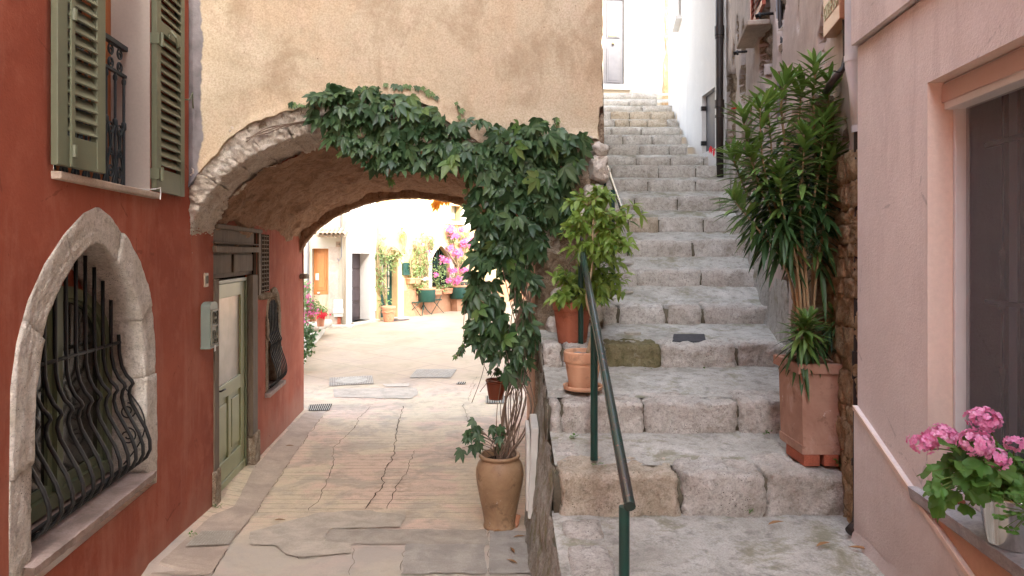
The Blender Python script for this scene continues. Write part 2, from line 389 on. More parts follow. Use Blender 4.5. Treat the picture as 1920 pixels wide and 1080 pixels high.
def _screen():
    m = M('insect_screen', .8, .2); m.col((.24, .25, .265)); t = m.N('ShaderNodeBsdfTransparent'); mx = m.N('ShaderNodeMixShader'); mx.inputs[0].default_value = .45
    m.L(t.outputs[0], mx.inputs[1]); m.L(m.b.outputs[0], mx.inputs[2]); m.L(mx.outputs[0], m.t.nodes['Material Output'].inputs[0]); return m.m
MAT['screen'] = _screen()
MAT['mailbox'] = paint('grey_green_enamel', (.17, .20, .165), (.14, .165, .14), .45).m
MAT['brassy'] = paint('antique_relief', (.17, .16, .11), (.10, .095, .07), .5).m
MAT['rail_green'] = paint('dark_green_gloss', (.012, .062, .046), (.016, .05, .04), .3, (.10, .045, .03), .2, .70).m
MAT['rail_worn'] = paint('worn_handrail_paint', (.02, .055, .045), (.055, .045, .042), .22, (.10, .06, .05), .15, .60).m
def terra(name, c1, c2, c3, rough=.8):
    m = M(name, rough, .25); n = m.noise(5, 6, .68, .5); n2 = m.noise(16, 6, .75, .2); g = m.noise(120, 3)
    c = m.ramp(n, [(.3, c1), (.55, c2), (.72, c3)]); c = m.mix(m.thr(n2, .64, .70), c, (.62, .52, .45)); c = m.mix(m.math('MULTIPLY', m.thr(m.noise(9, 5, .7), .56, .66), .6), c, tuple(x*.5 for x in c1))
    m.col(c); m.bump(n2, .25, .004); m.bump(g, .3, .002); return m.m
MAT['terra'] = terra('terracotta', (.44, .19, .10), (.50, .23, .13), (.55, .30, .19))
MAT['terra_light'] = terra('light_terracotta', (.58, .31, .18), (.62, .36, .22), (.66, .43, .3))
MAT['terra_red'] = terra('red_terracotta', (.32, .10, .05), (.38, .13, .075), (.42, .18, .11))
MAT['terra_box'] = terra('weathered_terracotta', (.33, .185, .13), (.43, .26, .19), (.56, .43, .36), .9)
MAT['plastic_pot'] = M('red_brown_plastic', .4, .4).col((.26, .07, .035)).m
MAT['jar'] = terra('glazed_stoneware', (.24, .14, .08), (.36, .225, .125), (.47, .33, .21), .45)
MAT['soil'] = flat_mat('potting_soil', (.05, .035, .025), 30, 1.)
MAT['pebble'] = flat_mat('grey_pebbles', (.32, .31, .29), 8)
MAT['brick'] = flat_mat('red_brick', (.42, .13, .075), 9)
MAT['white_box'] = paint('white_plastic_box', (.62, .60, .54), (.52, .50, .45), .5).m
MAT['black_pipe'] = paint('black_cast_pipe', (.022, .02, .02), (.05, .03, .022), .5, (.12, .05, .03), .2, .68).m
def _pipe():
    m = M('peeling_zinc_pipe', .55, .4); n = m.noise(5, 6, .7, .5, (1, 1, .5)); c = m.ramp(n, [(.3, (.52, .55, .57)), (.5, (.70, .71, .71)), (.66, (.76, .72, .66))])
    k = m.noise(3.2, 5, .7, .2, (1, 1, .35)); c = m.mix(m.thr(k, .58, .61), c, (.62, .50, .16)); m.col(c); m.bump(n, .3, .004); return m.m
MAT['zinc'] = _pipe()
MAT['grey_conduit'] = paint('grey_conduit', (.22, .22, .23), (.28, .28, .28), .6).m
MAT['rust_shutter'] = paint('rust_orange_paint', (.40, .10, .05), (.34, .085, .045), .5, (.2, .14, .1)).m
MAT['grey_door'] = paint('grey_door_paint', (.14, .135, .145), (.11, .108, .118), .55, (.25, .24, .23), .2, .7).m
MAT['slate_door'] = paint('slate_metal_door', (.085, .08, .085), (.07, .066, .07), .5).m
MAT['white_paint'] = paint('white_gloss_paint', (.74, .73, .70), (.66, .65, .62), .35).m
MAT['pink_frame'] = paint('pale_pink_frame', (.60, .44, .37), (.56, .41, .35), .45).m
MAT['brass'] = M('brass', .3, .5, 1).col((.55, .42, .2)).m
MAT['steel'] = M('polished_steel', .13, .5, 1)
MAT['steel'].col((.72, .70, .66)).bump(MAT['steel'].noise(9, 3), .15, .01); MAT['steel'] = MAT['steel'].m
MAT['court_green'] = paint('deep_green_paint', (.008, .050, .036), (.007, .04, .03), .5).m
MAT['tile'] = terra('roof_tile', (.42, .30, .2), (.52, .39, .27), (.6, .48, .36))
MAT['cast'] = flat_mat('cast_iron_cover', (.50, .46, .38), 12)
MAT['grate'] = M('rusty_grate', .6, .4).col((.20, .17, .14)).m
MAT['meter_dark'] = flat_mat('dark_slate_inset', (.075, .075, .08), 20)
def tilemat():
    m = M('enamel_plaque', .35, .5); m.col(m.ramp(m.noise(6, 4), [(.3, (.44, .20, .11)), (.7, (.50, .26, .15))])); return m.m
MAT['plaque'] = tilemat()
MAT['plaque_letters'] = M('plaque_letters', .4, .5).col((.42, .40, .22)).m
MAT['num_tile'] = M('number_tile', .5, .4).col((.34, .24, .16)).m
MAT['num_ink'] = M('number_ink', .6, .3).col((.06, .05, .03)).m
def leafm(name, c1, c2, c3, rough=.42, tr=.22, tc=None):
    m = M(name, rough, .35); r = m.island(); n = m.noise(30, 3, .6)
    c = m.ramp(r, [(0, c1), (.5, c2), (1, c3)]); c = m.mix(m.math('MULTIPLY', m.thr(n, .35, .7), .25), c, tuple(x*.6 for x in c1)); m.col(c)
    m.bump(n, .2, .004); m.translucent(tc or tuple(min(1, x*1.6) for x in c2), tr); return m.m
MAT['creeper'] = leafm('creeper_leaf', (.028, .062, .024), (.048, .098, .040), (.10, .165, .065), .38, .18, (.07, .15, .04))
MAT['creeper_young'] = leafm('young_creeper_leaf', (.08, .16, .035), (.11, .19, .05), (.15, .2, .06))
MAT['lemon'] = leafm('lemon_leaf', (.13, .22, .04), (.20, .31, .06), (.32, .42, .10), .4, .35, (.4, .55, .1))
MAT['oleander'] = leafm('oleander_leaf', (.075, .15, .035), (.11, .20, .05), (.19, .30, .08), .4, .22, (.2, .34, .06))
MAT['oleander_dark'] = leafm('old_oleander_leaf', (.03, .075, .025), (.04, .095, .03), (.06, .13, .04), .4, .15)
MAT['geranium'] = leafm('geranium_leaf', (.06, .15, .03), (.09, .21, .04), (.14, .27, .06), .5, .25, (.2, .4, .06))
MAT['green_far'] = leafm('climber_leaf', (.12, .20, .06), (.20, .28, .10), (.30, .33, .15), .5, .3)
MAT['ivy'] = leafm('ivy_leaf', (.05, .12, .03), (.10, .18, .06), (.30, .34, .2), .5, .2)
MAT['pink_petal'] = leafm('pink_petal', (.86, .27, .54), (.92, .40, .66), (.94, .58, .78), .6, .3, (.9, .3, .5))
MAT['magenta_petal'] = leafm('magenta_bract', (.66, .12, .34), (.78, .22, .46), (.84, .34, .55), .6, .35, (.9, .2, .4))
MAT['red_petal'] = leafm('red_petal', (.55, .02, .03), (.7, .04, .06), (.72, .1, .15), .6, .3)
MAT['white_petal'] = leafm('white_petal', (.7, .7, .68), (.8, .8, .78), (.8, .78, .75), .6, .3)
MAT['autumn'] = leafm('autumn_leaf', (.6, .22, .03), (.7, .3, .04), (.75, .42, .08), .6, .4)
MAT['stem_brown'] = _wood('woody_stem', (.15, .10, .07), (.24, .17, .12), 12, .85)
MAT['stem_tan'] = _wood('tan_stem', (.30, .21, .12), (.40, .30, .17), 12, .8)
MAT['stem_green'] = M('green_stem', .5, .3).col((.14, .2, .05)).m
MAT['dead'] = leafm('dead_leaf', (.22, .11, .05), (.30, .16, .07), (.38, .24, .10), .8, .1)
# ------------------------------------------------------------------ frames of the main walls
LW = Fr((-1.854, 0), (-1.854-.1203*10, 10))          # red house
RW = Fr((1.252, 0), (1.252+.105*4, 4))               # pink house
RG = Fr((1.028, 0), (1.028+.2*10, 10))               # old stone house on the right
FC = Fr((-2.487, 5.26), (.754, 5.584))               # arch facade
NEWY = LW.d.y
def ad(fr, d): return (d-fr.p.y)/fr.d.y              # distance along a wall from world depth
# ------------------------------------------------------------------ ground
ZP = [(-6, .50), (0, .34), (3, .145), (4.43, .06), (5.8, -.055), (7.1, -.10), (10, -.20), (11.2, -.19), (13, -.12), (16, -.02), (21, .05), (24, .12), (30, .3), (60, .4)]
def zg(x, y):
    z = interp(y, ZP)
    if y > 17 and x > -3.6: z += .035*(min(x, 2)+3.6)*min(1, (y-17)/4)
    wall = -1.854-.1203*y
    if y < 11: z += .05*max(0, 1-(x-wall)/.35)**1.3 * (1 if y > 4.5 else .4)
    return z
def G(px, py):
    d = 5.
    for _ in range(60):
        x = (px-960)/F*d; d = lerp(d, (EYE-zg(x, d))*F/(py-HOR), .5)
    x = (px-960)/F*d; return V((x, d, zg(x, d)))
mb = MB()
def gnd(u, v):
    y = -8+ (v**1.5)*38; x = -9+18*u
    return (x, y, zg(x, y)+.006*fbm(V((x*1.3, y*1.3, 0)), 3)+.002*NZ.noise(V((x*9, y*9, 2))))
mb.grid(gnd, 260, 300)
road = mb.build('road', MAT['road'], smooth=True); tag(road, 'worn concrete alley paving running under the arch to the square', kind='structure')
mb = MB()
mb.grid(lambda u, v: (lerp(-400, 400, u), lerp(-300, 500, v), -.45), 8, 8)
tag(mb.build('ground', MAT['kerb_cement']), 'ground around the houses', kind='structure')

def ribbon(mb, pts, wd, lift=.006, seed=0):
    # thin irregular crack following the paving
    fine = []
    for i in range(len(pts)-1):
        n = max(2, int((pts[i+1]-pts[i]).length/.05))
        for k in range(n): fine.append(pts[i].lerp(pts[i+1], k/n))
    fine.append(pts[-1]); vs = []
    for i, p in enumerate(fine):
        t = (fine[min(i+1, len(fine)-1)]-fine[max(i-1, 0)]).normalized(); s = V((-t.y, t.x, 0))
        off = .030*fbm(V((i*.33, seed*9.1, 0)), 3)
        wv = .62*wd*(.35+.9*abs(NZ.noise(V((i*.21, seed*3., 5)))))
        for sg in (-1, 1):
            q = p+s*(off+sg*wv); vs.append((q.x, q.y, zg(q.x, q.y)+lift+.006*fbm(V((q.x*1.3, q.y*1.3, 0)), 3)))
    mb.add(vs, [(2*i, 2*i+1, 2*i+3, 2*i+2) for i in range(len(fine)-1)])
mb = MB()
for k, (line, wd) in enumerate([
    ([(578, 958), (600, 935), (625, 872), (625, 840), (652, 815), (668, 800), (672, 785), (695, 762)], .009),
    ([(685, 955), (715, 915), (722, 882), (738, 855), (745, 800), (756, 762)], .012),
    ([(725, 955), (742, 915), (760, 890), (772, 858), (778, 845)], .009),
    ([(868, 758), (878, 790), (890, 802)], .010), ([(890, 720), (880, 740), (878, 752)], .008), ([(895, 705), (880, 728)], .006),
    ([(480, 962), (530, 885), (580, 812), (612, 770)], .007), ([(395, 1080), (440, 1010), (478, 962)], .007),
    ([(480, 962), (560, 960), (640, 955), (700, 958)], .006),
    ([(540, 1025), (560, 1050), (590, 1048)], .004), ([(655, 1080), (664, 1030)], .005),
    ([(752, 1070), (758, 1040), (762, 1020)], .006), ([(917, 1080), (916, 985)], .004), ([(620, 992), (760, 991), (915, 993)], .004),
    ([(655, 745), (700, 752), (735, 748), (772, 750)], .006)]):
    ribbon(mb, [G(*p) for p in line], wd, seed=k)
tag(mb.build('pavement_cracks', MAT['crack']), 'cracks in the alley paving', kind='structure')
def patch(name, pts, m, lift, seed, rough=.02):
    P3 = [G(*p) for p in pts]; fine = []
    for i in range(len(P3)):
        a, b = P3[i], P3[(i+1) % len(P3)]; n = max(2, int((b-a).length/.05))
        for k in range(n):
            q = a.lerp(b, k/n); fine.append(V((q.x+rough*fbm(V((q.x*7, q.y*7, seed)), 3), q.y+rough*1.6*fbm(V((q.x*7, q.y*7, seed+9)), 3), 0)))
    # interior grid clipped by triangulation
    tr = tessellate_polygon([fine]); 
    import bmesh
    bm = bmesh.new(); vs = [bm.verts.new(p) for p in fine]
    for t in tr:
        try: bm.faces.new([vs[i] for i in t])
        except Exception: pass
    for _ in range(3):
        bmesh.ops.subdivide_edges(bm, edges=[e for e in bm.edges if e.calc_length() > .15], cuts=1, use_grid_fill=False); bmesh.ops.triangulate(bm, faces=bm.faces)
    for v in bm.verts: v.co.z = zg(v.co.x, v.co.y)+lift+.006*fbm(V((v.co.x*1.3, v.co.y*1.3, 0)), 3)
    bmesh.ops.recalc_face_normals(bm, faces=bm.faces)
    me = bpy.data.meshes.new(name); bm.to_mesh(me); bm.free(); me.materials.append(m)
    o = bpy.data.objects.new(name, me); COL.objects.link(o); tag(o, 'cement patch in the alley paving', kind='structure')
patch('paving_patch', [(625, 992), (912, 994), (918, 1022), (700, 1022), (608, 1020), (606, 1005)], MAT['patch_dark'], .007, 1)
patch('paving_patch', [(468, 1000), (520, 985), (600, 962), (690, 958), (760, 968), (752, 990), (620, 992), (604, 1018), (662, 1022), (658, 1040), (560, 1048), (530, 1038), (515, 1024), (470, 1024)], MAT['patch_light'], .010, 2)
patch('paving_patch', [(762, 1022), (908, 1022), (912, 1078), (752, 1078)], MAT['patch_grey'], .0085, 3)
patch('paving_patch', [(918, 994), (990, 998), (1000, 1078), (917, 1078)], MAT['patch_grey'], .0085, 4, .008)
patch('paving_patch', [(625, 730), (780, 727), (785, 738), (772, 748), (700, 747), (625, 745)], MAT['patch_light'], .007, 6)
patch('paving_patch', [(718, 720), (768, 719), (766, 725), (722, 726)], MAT['patch_light'], .009, 7)
patch('kerb_apron', [(282, 1078), (300, 1055), (352, 1010), (397, 968), (440, 950), (474, 883), (520, 828), (571, 775), (612, 770), (580, 812), (530, 885), (478, 962), (440, 1010), (395, 1078)], MAT['kerb_cement'], .008, 8, .006)

# ------------------------------------------------------------------ red house (left)
red = thing('red_house', LW(5, 0, 0), 'terracotta red house along the left of the alley with arched barred window and olive door', 'house')
lf = lambda x, y: LW.az(x, y)
ART_O = [(-.80, .60), (-.80, 1.0), (-.79, 1.55), (-.745, 1.75), (-.66, 1.93), (-.52, 2.10), (-.34, 2.25), (-.15, 2.365), (0, 2.41)]
ART_I = [(-.63, .74), (-.63, 1.2), (-.62, 1.52), (-.57, 1.70), (-.49, 1.86), (-.37, 2.0), (-.22, 2.12), (-.09, 2.19), (0, 2.21)]
AC = ad(LW, 3.80)
def mirror(t, c): return [(c+a, z) for a, z in t]+[(c-a, z) for a, z in t[-2::-1]]
uw0, uw1 = ad(LW, 3.36), ad(LW, 4.52)
dr0, dr1 = ad(LW, 5.845), ad(LW, 7.30)
sw = ad(LW, 8.10)
SM_O = [(-.40, .57), (-.40, 1.40), (-.36, 1.55), (-.27, 1.66), (-.14, 1.73), (0, 1.75)]
SM_I = [(-.29, .60), (-.29, 1.36), (-.26, 1.48), (-.19, 1.57), (-.10, 1.61), (0, 1.63)]
vt0, vt1 = ad(LW, 7.42), ad(LW, 7.78)
wall = MB()
wall.panel(LW, [(-9, -1), (ad(LW, 10.05), -1), (ad(LW, 10.02), 1), (ad(LW, 9.9), 2.2), (ad(LW, 9.9), 6.6), (-9, 6.6)],
    [mirror(ART_O, AC), [(uw0, 2.56), (uw1, 2.56), (uw1, 5.0), (uw0, 5.0)], [(dr0, -.3), (dr1, -.3), (dr1, 2.40), (dr0, 2.40)],
     mirror(SM_O, sw), [(vt0, 1.72), (vt1, 1.72), (vt1, 2.36), (vt0, 2.36)]], depth=.0015)
e0 = ad(LW, 10.04)
wall.quad(LW(e0, -1, 0), LW(e0, 6.6, 0), LW(e0, 6.6, -6), LW(e0, -1, -6))
wall.quad(LW(-9, -1, 0), LW(-9, 6.6, 0), LW(-9, 6.6, -6), LW(-9, -1, -6))
wall.quad(LW(-9, -1, -6), LW(e0, -1, -6), LW(e0, 9.5, -6), LW(-9, 9.5, -6))
wall.quad(LW(-9, 9.5, 0), LW(e0, 6.6, 0), LW(e0, 6.6, -6), LW(-9, 9.5, -6))
wall.build('wall', MAT['red'], red)
# soft rim where the render meets the stone window
def ring_faces(mb, fr, outer, inner, n0, n1):
    m = len(outer)
    for i in range(m-1):
        mb.add([fr(*outer[i], n0), fr(*outer[i+1], n0), fr(*inner[i+1], n1), fr(*inner[i], n1)], [(0, 1, 2, 3)])
def resample(pts, n):
    L = [0]
    for a, b in zip(pts, pts[1:]): L.append(L[-1]+math.hypot(b[0]-a[0], b[1]-a[1]))
    out = []
    for k in range(n+1):
        s = L[-1]*k/n; j = 0
        while j < len(L)-2 and L[j+1] < s: j += 1
        t = (s-L[j])/max(1e-9, L[j+1]-L[j]); out.append((lerp(pts[j][0], pts[j+1][0], t), lerp(pts[j][1], pts[j+1][1], t)))
    return out
def stone_ring(mb, fr, outer, inner, n_blocks, depth, front, seed, back=None, amp=.012, res=(7, 5, 6), gap=.0):
    """jamb and arch stones between two outlines; reveal runs back by depth"""
    N = 240; O = resample(outer, N); I = resample(inner, N); rr = random.Random(seed)
    cuts = [0]
    for k in range(1, n_blocks): cuts.append(int(N*(k+rr.uniform(-.22, .22))/n_blocks))
    cuts.append(N)
    for k in range(n_blocks):
        a, b = cuts[k], cuts[k+1]; ph = rr.uniform(-.01, .01)
        def warp(p, a=a, b=b, ph=ph):
            s = a+(p.x+.5)*(b-a); j = max(0, min(N-1, int(s))); t = s-j
            o = (lerp(O[j][0], O[j+1][0], t), lerp(O[j][1], O[j+1][1], t)); i_ = (lerp(I[j][0], I[j+1][0], t), lerp(I[j][1], I[j+1][1], t))
            v = p.y+.5; q = (lerp(o[0], i_[0], v), lerp(o[1], i_[1], v))
            return fr(q[0], q[1], front+ph+(p.z-.5)*depth)
        mb.stone(None, (1-gap*2, 1, 1), r=.015, amp=amp*1.3, freq=7, seed=seed+k, n=20, warp=warp)
win = thing('x', (0, 0, 0), None, None); bpy.data.objects.remove(win)
def part(mb, name, m, parent, **k): return mb.build(name, m, parent, **k)
# arched window
mb = MB(); stone_ring(mb, LW, mirror(ART_O, AC), mirror(ART_I, AC), 7, .30, .012, 3, amp=.011)
aw = part(mb, 'arched_window', MAT['surround'], red, smooth=True); aw['label'] = 'pointed stone arched window with a bellied iron grille'
mb = MB()
mb.grid(lambda u, v: LW(AC-.70+1.40*u+.0, .745-.03*(v)+.004*NZ.noise(V((u*14, v*5, 3))), lerp(-.29, .055+.006*NZ.noise(V((u*22, 0, 1))), v)), 60, 12)
mb.grid(lambda u, v: LW(AC-.70+1.40*u, .715-.045*v, .055+.006*NZ.noise(V((u*22, 0, 1)))+.006*NZ.noise(V((u*30, v*3, 7)))-.01*v), 60, 3)
mb.quad(LW(AC+.70, .745, -.2), LW(AC+.70, .715, .05), LW(AC+.70, .67, .04), LW(AC+.70, .67, -.2))
part(mb, 'sill', MAT['sill_pink'], aw, smooth=True)
mb = MB()   # back filling red above the frame and the dark room
I2 = mirror(ART_I, AC)
mb.panel(LW, [(a+(0 if abs(a-AC) < 1e-6 else (.03 if a > AC else -.03)), z) for a, z in I2], [], n=-.285)
part(mb, 'head_infill', MAT['red'], aw)
def arch_top(w, z0, rise, c, n=14, s=1):
    return [(c+w*math.cos(PI-PI*k/n), z0+rise*math.sin(PI*k/n)) for k in range(n+1)]
fo = [(AC-.62, .76)]+arch_top(.62, 1.55, .42, AC)+[(AC+.62, .76)]
lefth = [(AC-.55, .84), (AC-.03, .84)]+[(AC-.03, 1.90)]+[(a, z) for a, z in arch_top(.55, 1.55, .355, AC)[6::-1]]
righth = [(2*AC-a, z) for a, z in lefth]
mb = MB(); mb.panel(LW, fo, [lefth, righth], depth=.05, n=-.19, sides=True)
for h in (lefth, righth):
    hh = [(AC+(a-AC)*1.0, z) for a, z in h]
    c = (sum(a for a, z in h)/len(h), sum(z for a, z in h)/len(h))
    inn = [(c[0]+(a-c[0])*.84, c[1]+(z-c[1])*.93) for a, z in h]
    mb.panel(LW, [(c[0]+(a-c[0])*.995, c[1]+(z-c[1])*.995) for a, z in h], [inn], depth=.02, n=-.215)
part(mb, 'frame', MAT['green_frame'], aw, bevel=.006)
mb = MB()
for h in (lefth, righth): mb.panel(LW, h, [], n=-.232)
part(mb, 'pane', MAT['glass_dark'], aw)
# bellied grille
def bar_profile(z0, z1, belly, zc, nb=0.0):
    pts = []
    for k in range(40):
        z = lerp(z1, z0, k/39.)
        pts.append((z, 0))
    return pts
GP = [(9, 0), (1.62, 0), (1.50, .004), (1.42, .018), (1.36, .045), (1.325, .075), (1.305, .082), (1.28, .066), (1.24, .060), (1.18, .075), (1.10, .115), (1.02, .155), (.94, .180), (.88, .182), (.83, .160), (.79, .110), (.765, .06), (.76, .03)]
def topz(a, tab):
    w = abs(a); 
    for (w0, z0), (w1, z1) in zip(tab, tab[1:]):
        if -w0 >= w >= -w1: return z0+(z1-z0)*((-w0-w)/max(1e-6, (-w0+w1)))
    return tab[-1][1]
def grille(fr, c, half, nbars, tab, dz=0, r=.0105, sc_n=1., zs=1., z00=0, hbar=1.58, base_n=-.02, scr=True):
    mb = MB()
    for k in range(nbars):
        a = -half+2*half*k/(nbars-1); zt = topz(a, tab)-.015
        pts = []
        for z, n in GP:
            zz = z00+(z-.76)*zs
            if zz > zt: zz = zt
            pts.append(fr(c+a, zz, base_n+n*sc_n))
        # denser
        fine = []
        for i in range(len(pts)-1):
            if (pts[i+1]-pts[i]).length < 1e-5: continue
            fine.append(pts[i])
        fine.append(pts[-1]); mb.tube(fine, r, 6)
    mb.tube([fr(c-half-.02, hbar, base_n), fr(c+half+.02, hbar, base_n)], r*1.1, 6)
    zb = z00+.02
    mb.tube([fr(c-half, zb, base_n+.05*sc_n), fr(c+half, zb, base_n+.05*sc_n)], r*1.1, 6)
    zb2 = z00+(.92-.76)*zs
    if scr:
        for sg, cz in ((1, 1.14), (1, .98), (-1, 1.14), (-1, .98)):
            pts = []
            for i in range(30):
                th = i/29*3.4*PI; rr = .055*(1-i/36.)
                pts.append(fr(c+sg*(half-.002), cz+rr*math.cos(th), base_n+.055+rr*math.sin(th)))
            mb.tube(pts, .005, 5)
        pts = [fr(c+half, lerp(1.3, .8, i/16), base_n+.03+.13*math.sin(PI*i/16)) for i in range(17)]
        mb.tube(pts, .005, 5)
    return mb
g = grille(LW, AC, .585, 12, ART_I, z00=.77, sc_n=1.05, base_n=-.135)
part(g, 'grille', MAT['iron'], aw, smooth=True)

# small window further in
mb = MB(); stone_ring(mb, LW, mirror(SM_O, sw), mirror(SM_I, sw), 13, .22, .008, 31, amp=.010)
w2 = part(mb, 'small_window', MAT['rubble'], red, smooth=True); w2['label'] = 'small round-headed window with bulging grille'
mb = MB(); mb.panel(LW, mirror([(a-.03, z-.05) for a, z in SM_I[:-1]]+[SM_I[-1]], sw), [], n=-.19); part(mb, 'pane', MAT['glass_dark'], w2)
mb = MB(); mb.fbox(LW, sw-.44, sw+.42, .525, .575, -.2, .06); part(mb, 'sill', MAT['sill_pink'], w2, bevel=.008)
g = grille(LW, sw, .27, 8, SM_I, z00=.60, zs=.92, hbar=1.2, scr=False, r=.007, sc_n=.62, base_n=-.015)
part(g, 'grille', MAT['iron'], w2, smooth=True)

# upper window: reveal, wooden casement, railing, shutters
uw = MB()
uw.quad(LW(uw1, 2.56, .002), LW(uw1, 5, .002), LW(uw1, 5, -.29), LW(uw1, 2.56, -.29))
uw.quad(LW(uw0, 2.56, .002), LW(uw0, 5, .002), LW(uw0, 5, -.29), LW(uw0, 2.56, -.29))
uw.quad(LW(uw0, 5, 0), LW(uw1, 5, 0), LW(uw1, 5, -.29), LW(uw0, 5, -.29))
uw.quad(LW(uw0, 2.56, -.02), LW(uw1, 2.56, -.02), LW(uw1, 2.56, -.29), LW(uw0, 2.56, -.29))
uwn = part(uw, 'french_window', MAT['reveal_white'], red); uwn['label'] = 'upper french window with louvred shutters and iron railing'
mb = MB()
mb.fbox(LW, uw1-.07, uw1-.001, 2.57, 5, -.31, -.24); mb.fbox(LW, uw0+.001, uw0+.07, 2.57, 5, -.31, -.24)
mb.fbox(LW, (uw0+uw1)/2-.05, (uw0+uw1)/2+.05, 2.57, 5, -.32, -.25); mb.fbox(LW, uw0+.07, uw1-.07, 2.57, 2.75, -.315, -.26)
mb.fbox(LW, uw1-.2, uw1-.07, 2.75, 5, -.33, -.27); mb.fbox(LW, uw0+.07, uw0+.2, 2.75, 5, -.33, -.27)
part(mb, 'casement', MAT['wood_orange'], uwn, bevel=.006)
mb = MB(); mb.quad(LW(uw0, 2.56, -.335), LW(uw1, 2.56, -.335), LW(uw1, 5, -.335), LW(uw0, 5, -.335)); part(mb, 'pane', MAT['glass_dark'], uwn)
mb = MB(); mb.fbox(LW, uw0-.02, uw1+.06, 2.515, 2.555, -.28, .045); part(mb, 'sill', MAT['kerb_cement'], uwn, bevel=.008)
def spiral(fr, c, z, r, turns, n, start, sg, k=26, shrink=.75):
    return [fr(c+sg*r*(1-shrink*i/(k-1))*math.cos(start+turns*2*PI*i/(k-1)), z+r*(1-shrink*i/(k-1))*math.sin(start+turns*2*PI*i/(k-1)), n) for i in range(k)]
mb = MB(); rn = -.15
r0, r1 = uw0+.01, uw1-.01
mb.fbox(LW, r0, r1, 3.475, 3.505, rn-.018, rn+.018)
mb.fbox(LW, r0, r1, 3.30, 3.318, rn-.012, rn+.012)
mb.fbox(LW, r0, r1, 2.575, 2.592, rn-.010, rn+.010)
nb = 9
for k in range(nb+1):
    a = lerp(r0+.02, r1-.02, k/nb)
    mb.tube([LW(a, 2.58, rn), LW(a, 3.31, rn)], .0085, 6)
    mb.lathe(LW(a, 2.98, rn), [(.009, -.03), (.016, -.02), (.016, .02), (.009, .03)], 8)
    mb.lathe(LW(a, 3.27, rn), [(.009, -.02), (.014, -.01), (.014, .01), (.009, .02)], 8)
    if k < nb:
        h = (r1-r0-.04)/nb/2; c = a+h
        for s_ in (-1, 1):
            mb.tube(spiral(LW, c+s_*h*.0, 3.43, h*.62, 1.1, rn, PI/2, s_), .006, 5)
            mb.tube(spiral(LW, c, 3.355, h*.62, 1.1, rn, -PI/2, s_), .006, 5)
            mb.tube([LW(c+s_*h*.9, 2.97, rn), LW(c+s_*h*.25, 2.90, rn), LW(c+s_*h*.12, 2.83, rn), LW(c+s_*h*.55, 2.74, rn), LW(c+s_*h*.85, 2.66, rn), LW(c+s_*h*.4, 2.60, rn)], .0075, 6)
            mb.tube(spiral(LW, c, 2.94, h*.6, 1.2, rn, PI/2, s_), .006, 5)
            mb.tube(spiral(LW, c, 2.665, h*.65, 1.2, rn, PI/2, s_), .006, 5)
            mb.tube(spiral(LW, c, 2.80, h*.45, 1.2, rn, -PI/2, s_), .006, 5)
part(mb, 'railing', MAT['iron_blue'], uwn, smooth=False, angle=40)
def shutter(fr, w, z0, z1, label):
    mb = MB(); t = .018
    mb.fbox(fr, 0, .075, z0, z1, -t, t); mb.fbox(fr, w-.075, w, z0, z1, -t, t)
    for a, b in ((z0, z0+.155), (z0+1.08, z0+1.16), (z1-.1, z1)): mb.fbox(fr, .075, w-.075, a, b, -t+.002, t-.002)
    o = mb.build('shutter', MAT['shutter'], red, bevel=.004); o['label'] = label
    mb = MB(); 
    for a, b in ((z0+.155, z0+1.08), (z0+1.16, z1-.1)):
        n = int((b-a)/.062)
        for k in range(n):
            z = lerp(a+.02, b-.02, (k+.5)/n)
            mb.add([fr(x, z+dz, nn) for x in (.07, w-.07) for dz, nn in ((.030, -.020), (.036, -.014), (-.024, .022), (-.030, .016))], [(0, 1, 5, 4), (1, 2, 6, 5), (2, 3, 7, 6), (3, 0, 4, 7)])
    mb.build('louvre', MAT['shutter'], o)
    return o
fr_ls = Fr(LW(ad(LW, 3.30), 0, .035).xy, LW(ad(LW, 3.30)+.50, 0, .10).xy)
fr_ls.n = V((fr_ls.d.y, -fr_ls.d.x))
s1 = shutter(fr_ls, .385, 2.58, 4.9, 'left louvred shutter, nearly closed')
mb = MB()
mb.fbox(fr_ls, .088, .112, 2.58, 4.9, .018, .030); mb.build('hinge_bar', MAT['shutter'], s1)
for z in (2.66, 3.34, 4.1): mb = MB(); mb.tube([fr_ls(.10, z-.03, .034), fr_ls(.10, z+.03, .034)], .014, 8); mb.build('hinge', MAT['shutter'], s1, angle=40)
fr_rs = Fr(LW(ad(LW, 4.53), 0, .022).xy, LW(ad(LW, 5.03), 0, .03).xy); fr_rs.n = V((fr_rs.d.y, -fr_rs.d.x))
s2 = shutter(fr_rs, .50, 2.565, 4.9, 'right louvred shutter folded back against the wall')
for z in (2.68, 3.58):
    mb = MB(); mb.fbox(LW, uw1+.005, uw1+.05, z-.035, z+.035, .0, .055); mb.tube([LW(uw1+.045, z-.045, .06), LW(uw1+.045, z+.045, .06)], .012, 8); mb.build('hinge', MAT['shutter'], s2)
mb = MB()
mb.tube([fr_rs(.24, 3.70, .02), fr_rs(.24, 3.66, .05), fr_rs(.28, 3.60, .05)], .008, 6); mb.fbox(fr_rs, .2, .3, 3.64, 3.67, .018, .026); mb.build('latch', MAT['shutter'], s2); mb = MB()
mb.tube([LW(ad(LW, 5.1), 3.30, 0), LW(ad(LW, 5.1), 3.30, .06), LW(ad(LW, 5.12), 3.36, .07), LW(ad(LW, 5.13), 3.24, .07)], .007, 6)
mb.build('shutter_hook', MAT['shutter'], uwn, smooth=True)
mb = MB(); mb.tube([LW(uw1-.13, 2.565, -.05), LW(uw1-.05, 2.568, .0), LW(uw1+.0, 2.575, .03), LW(uw1+.045, 2.59, .05), LW(uw1+.05, 2.55, .05), LW(uw1+.04, 2.51, .05)], .004, 5)
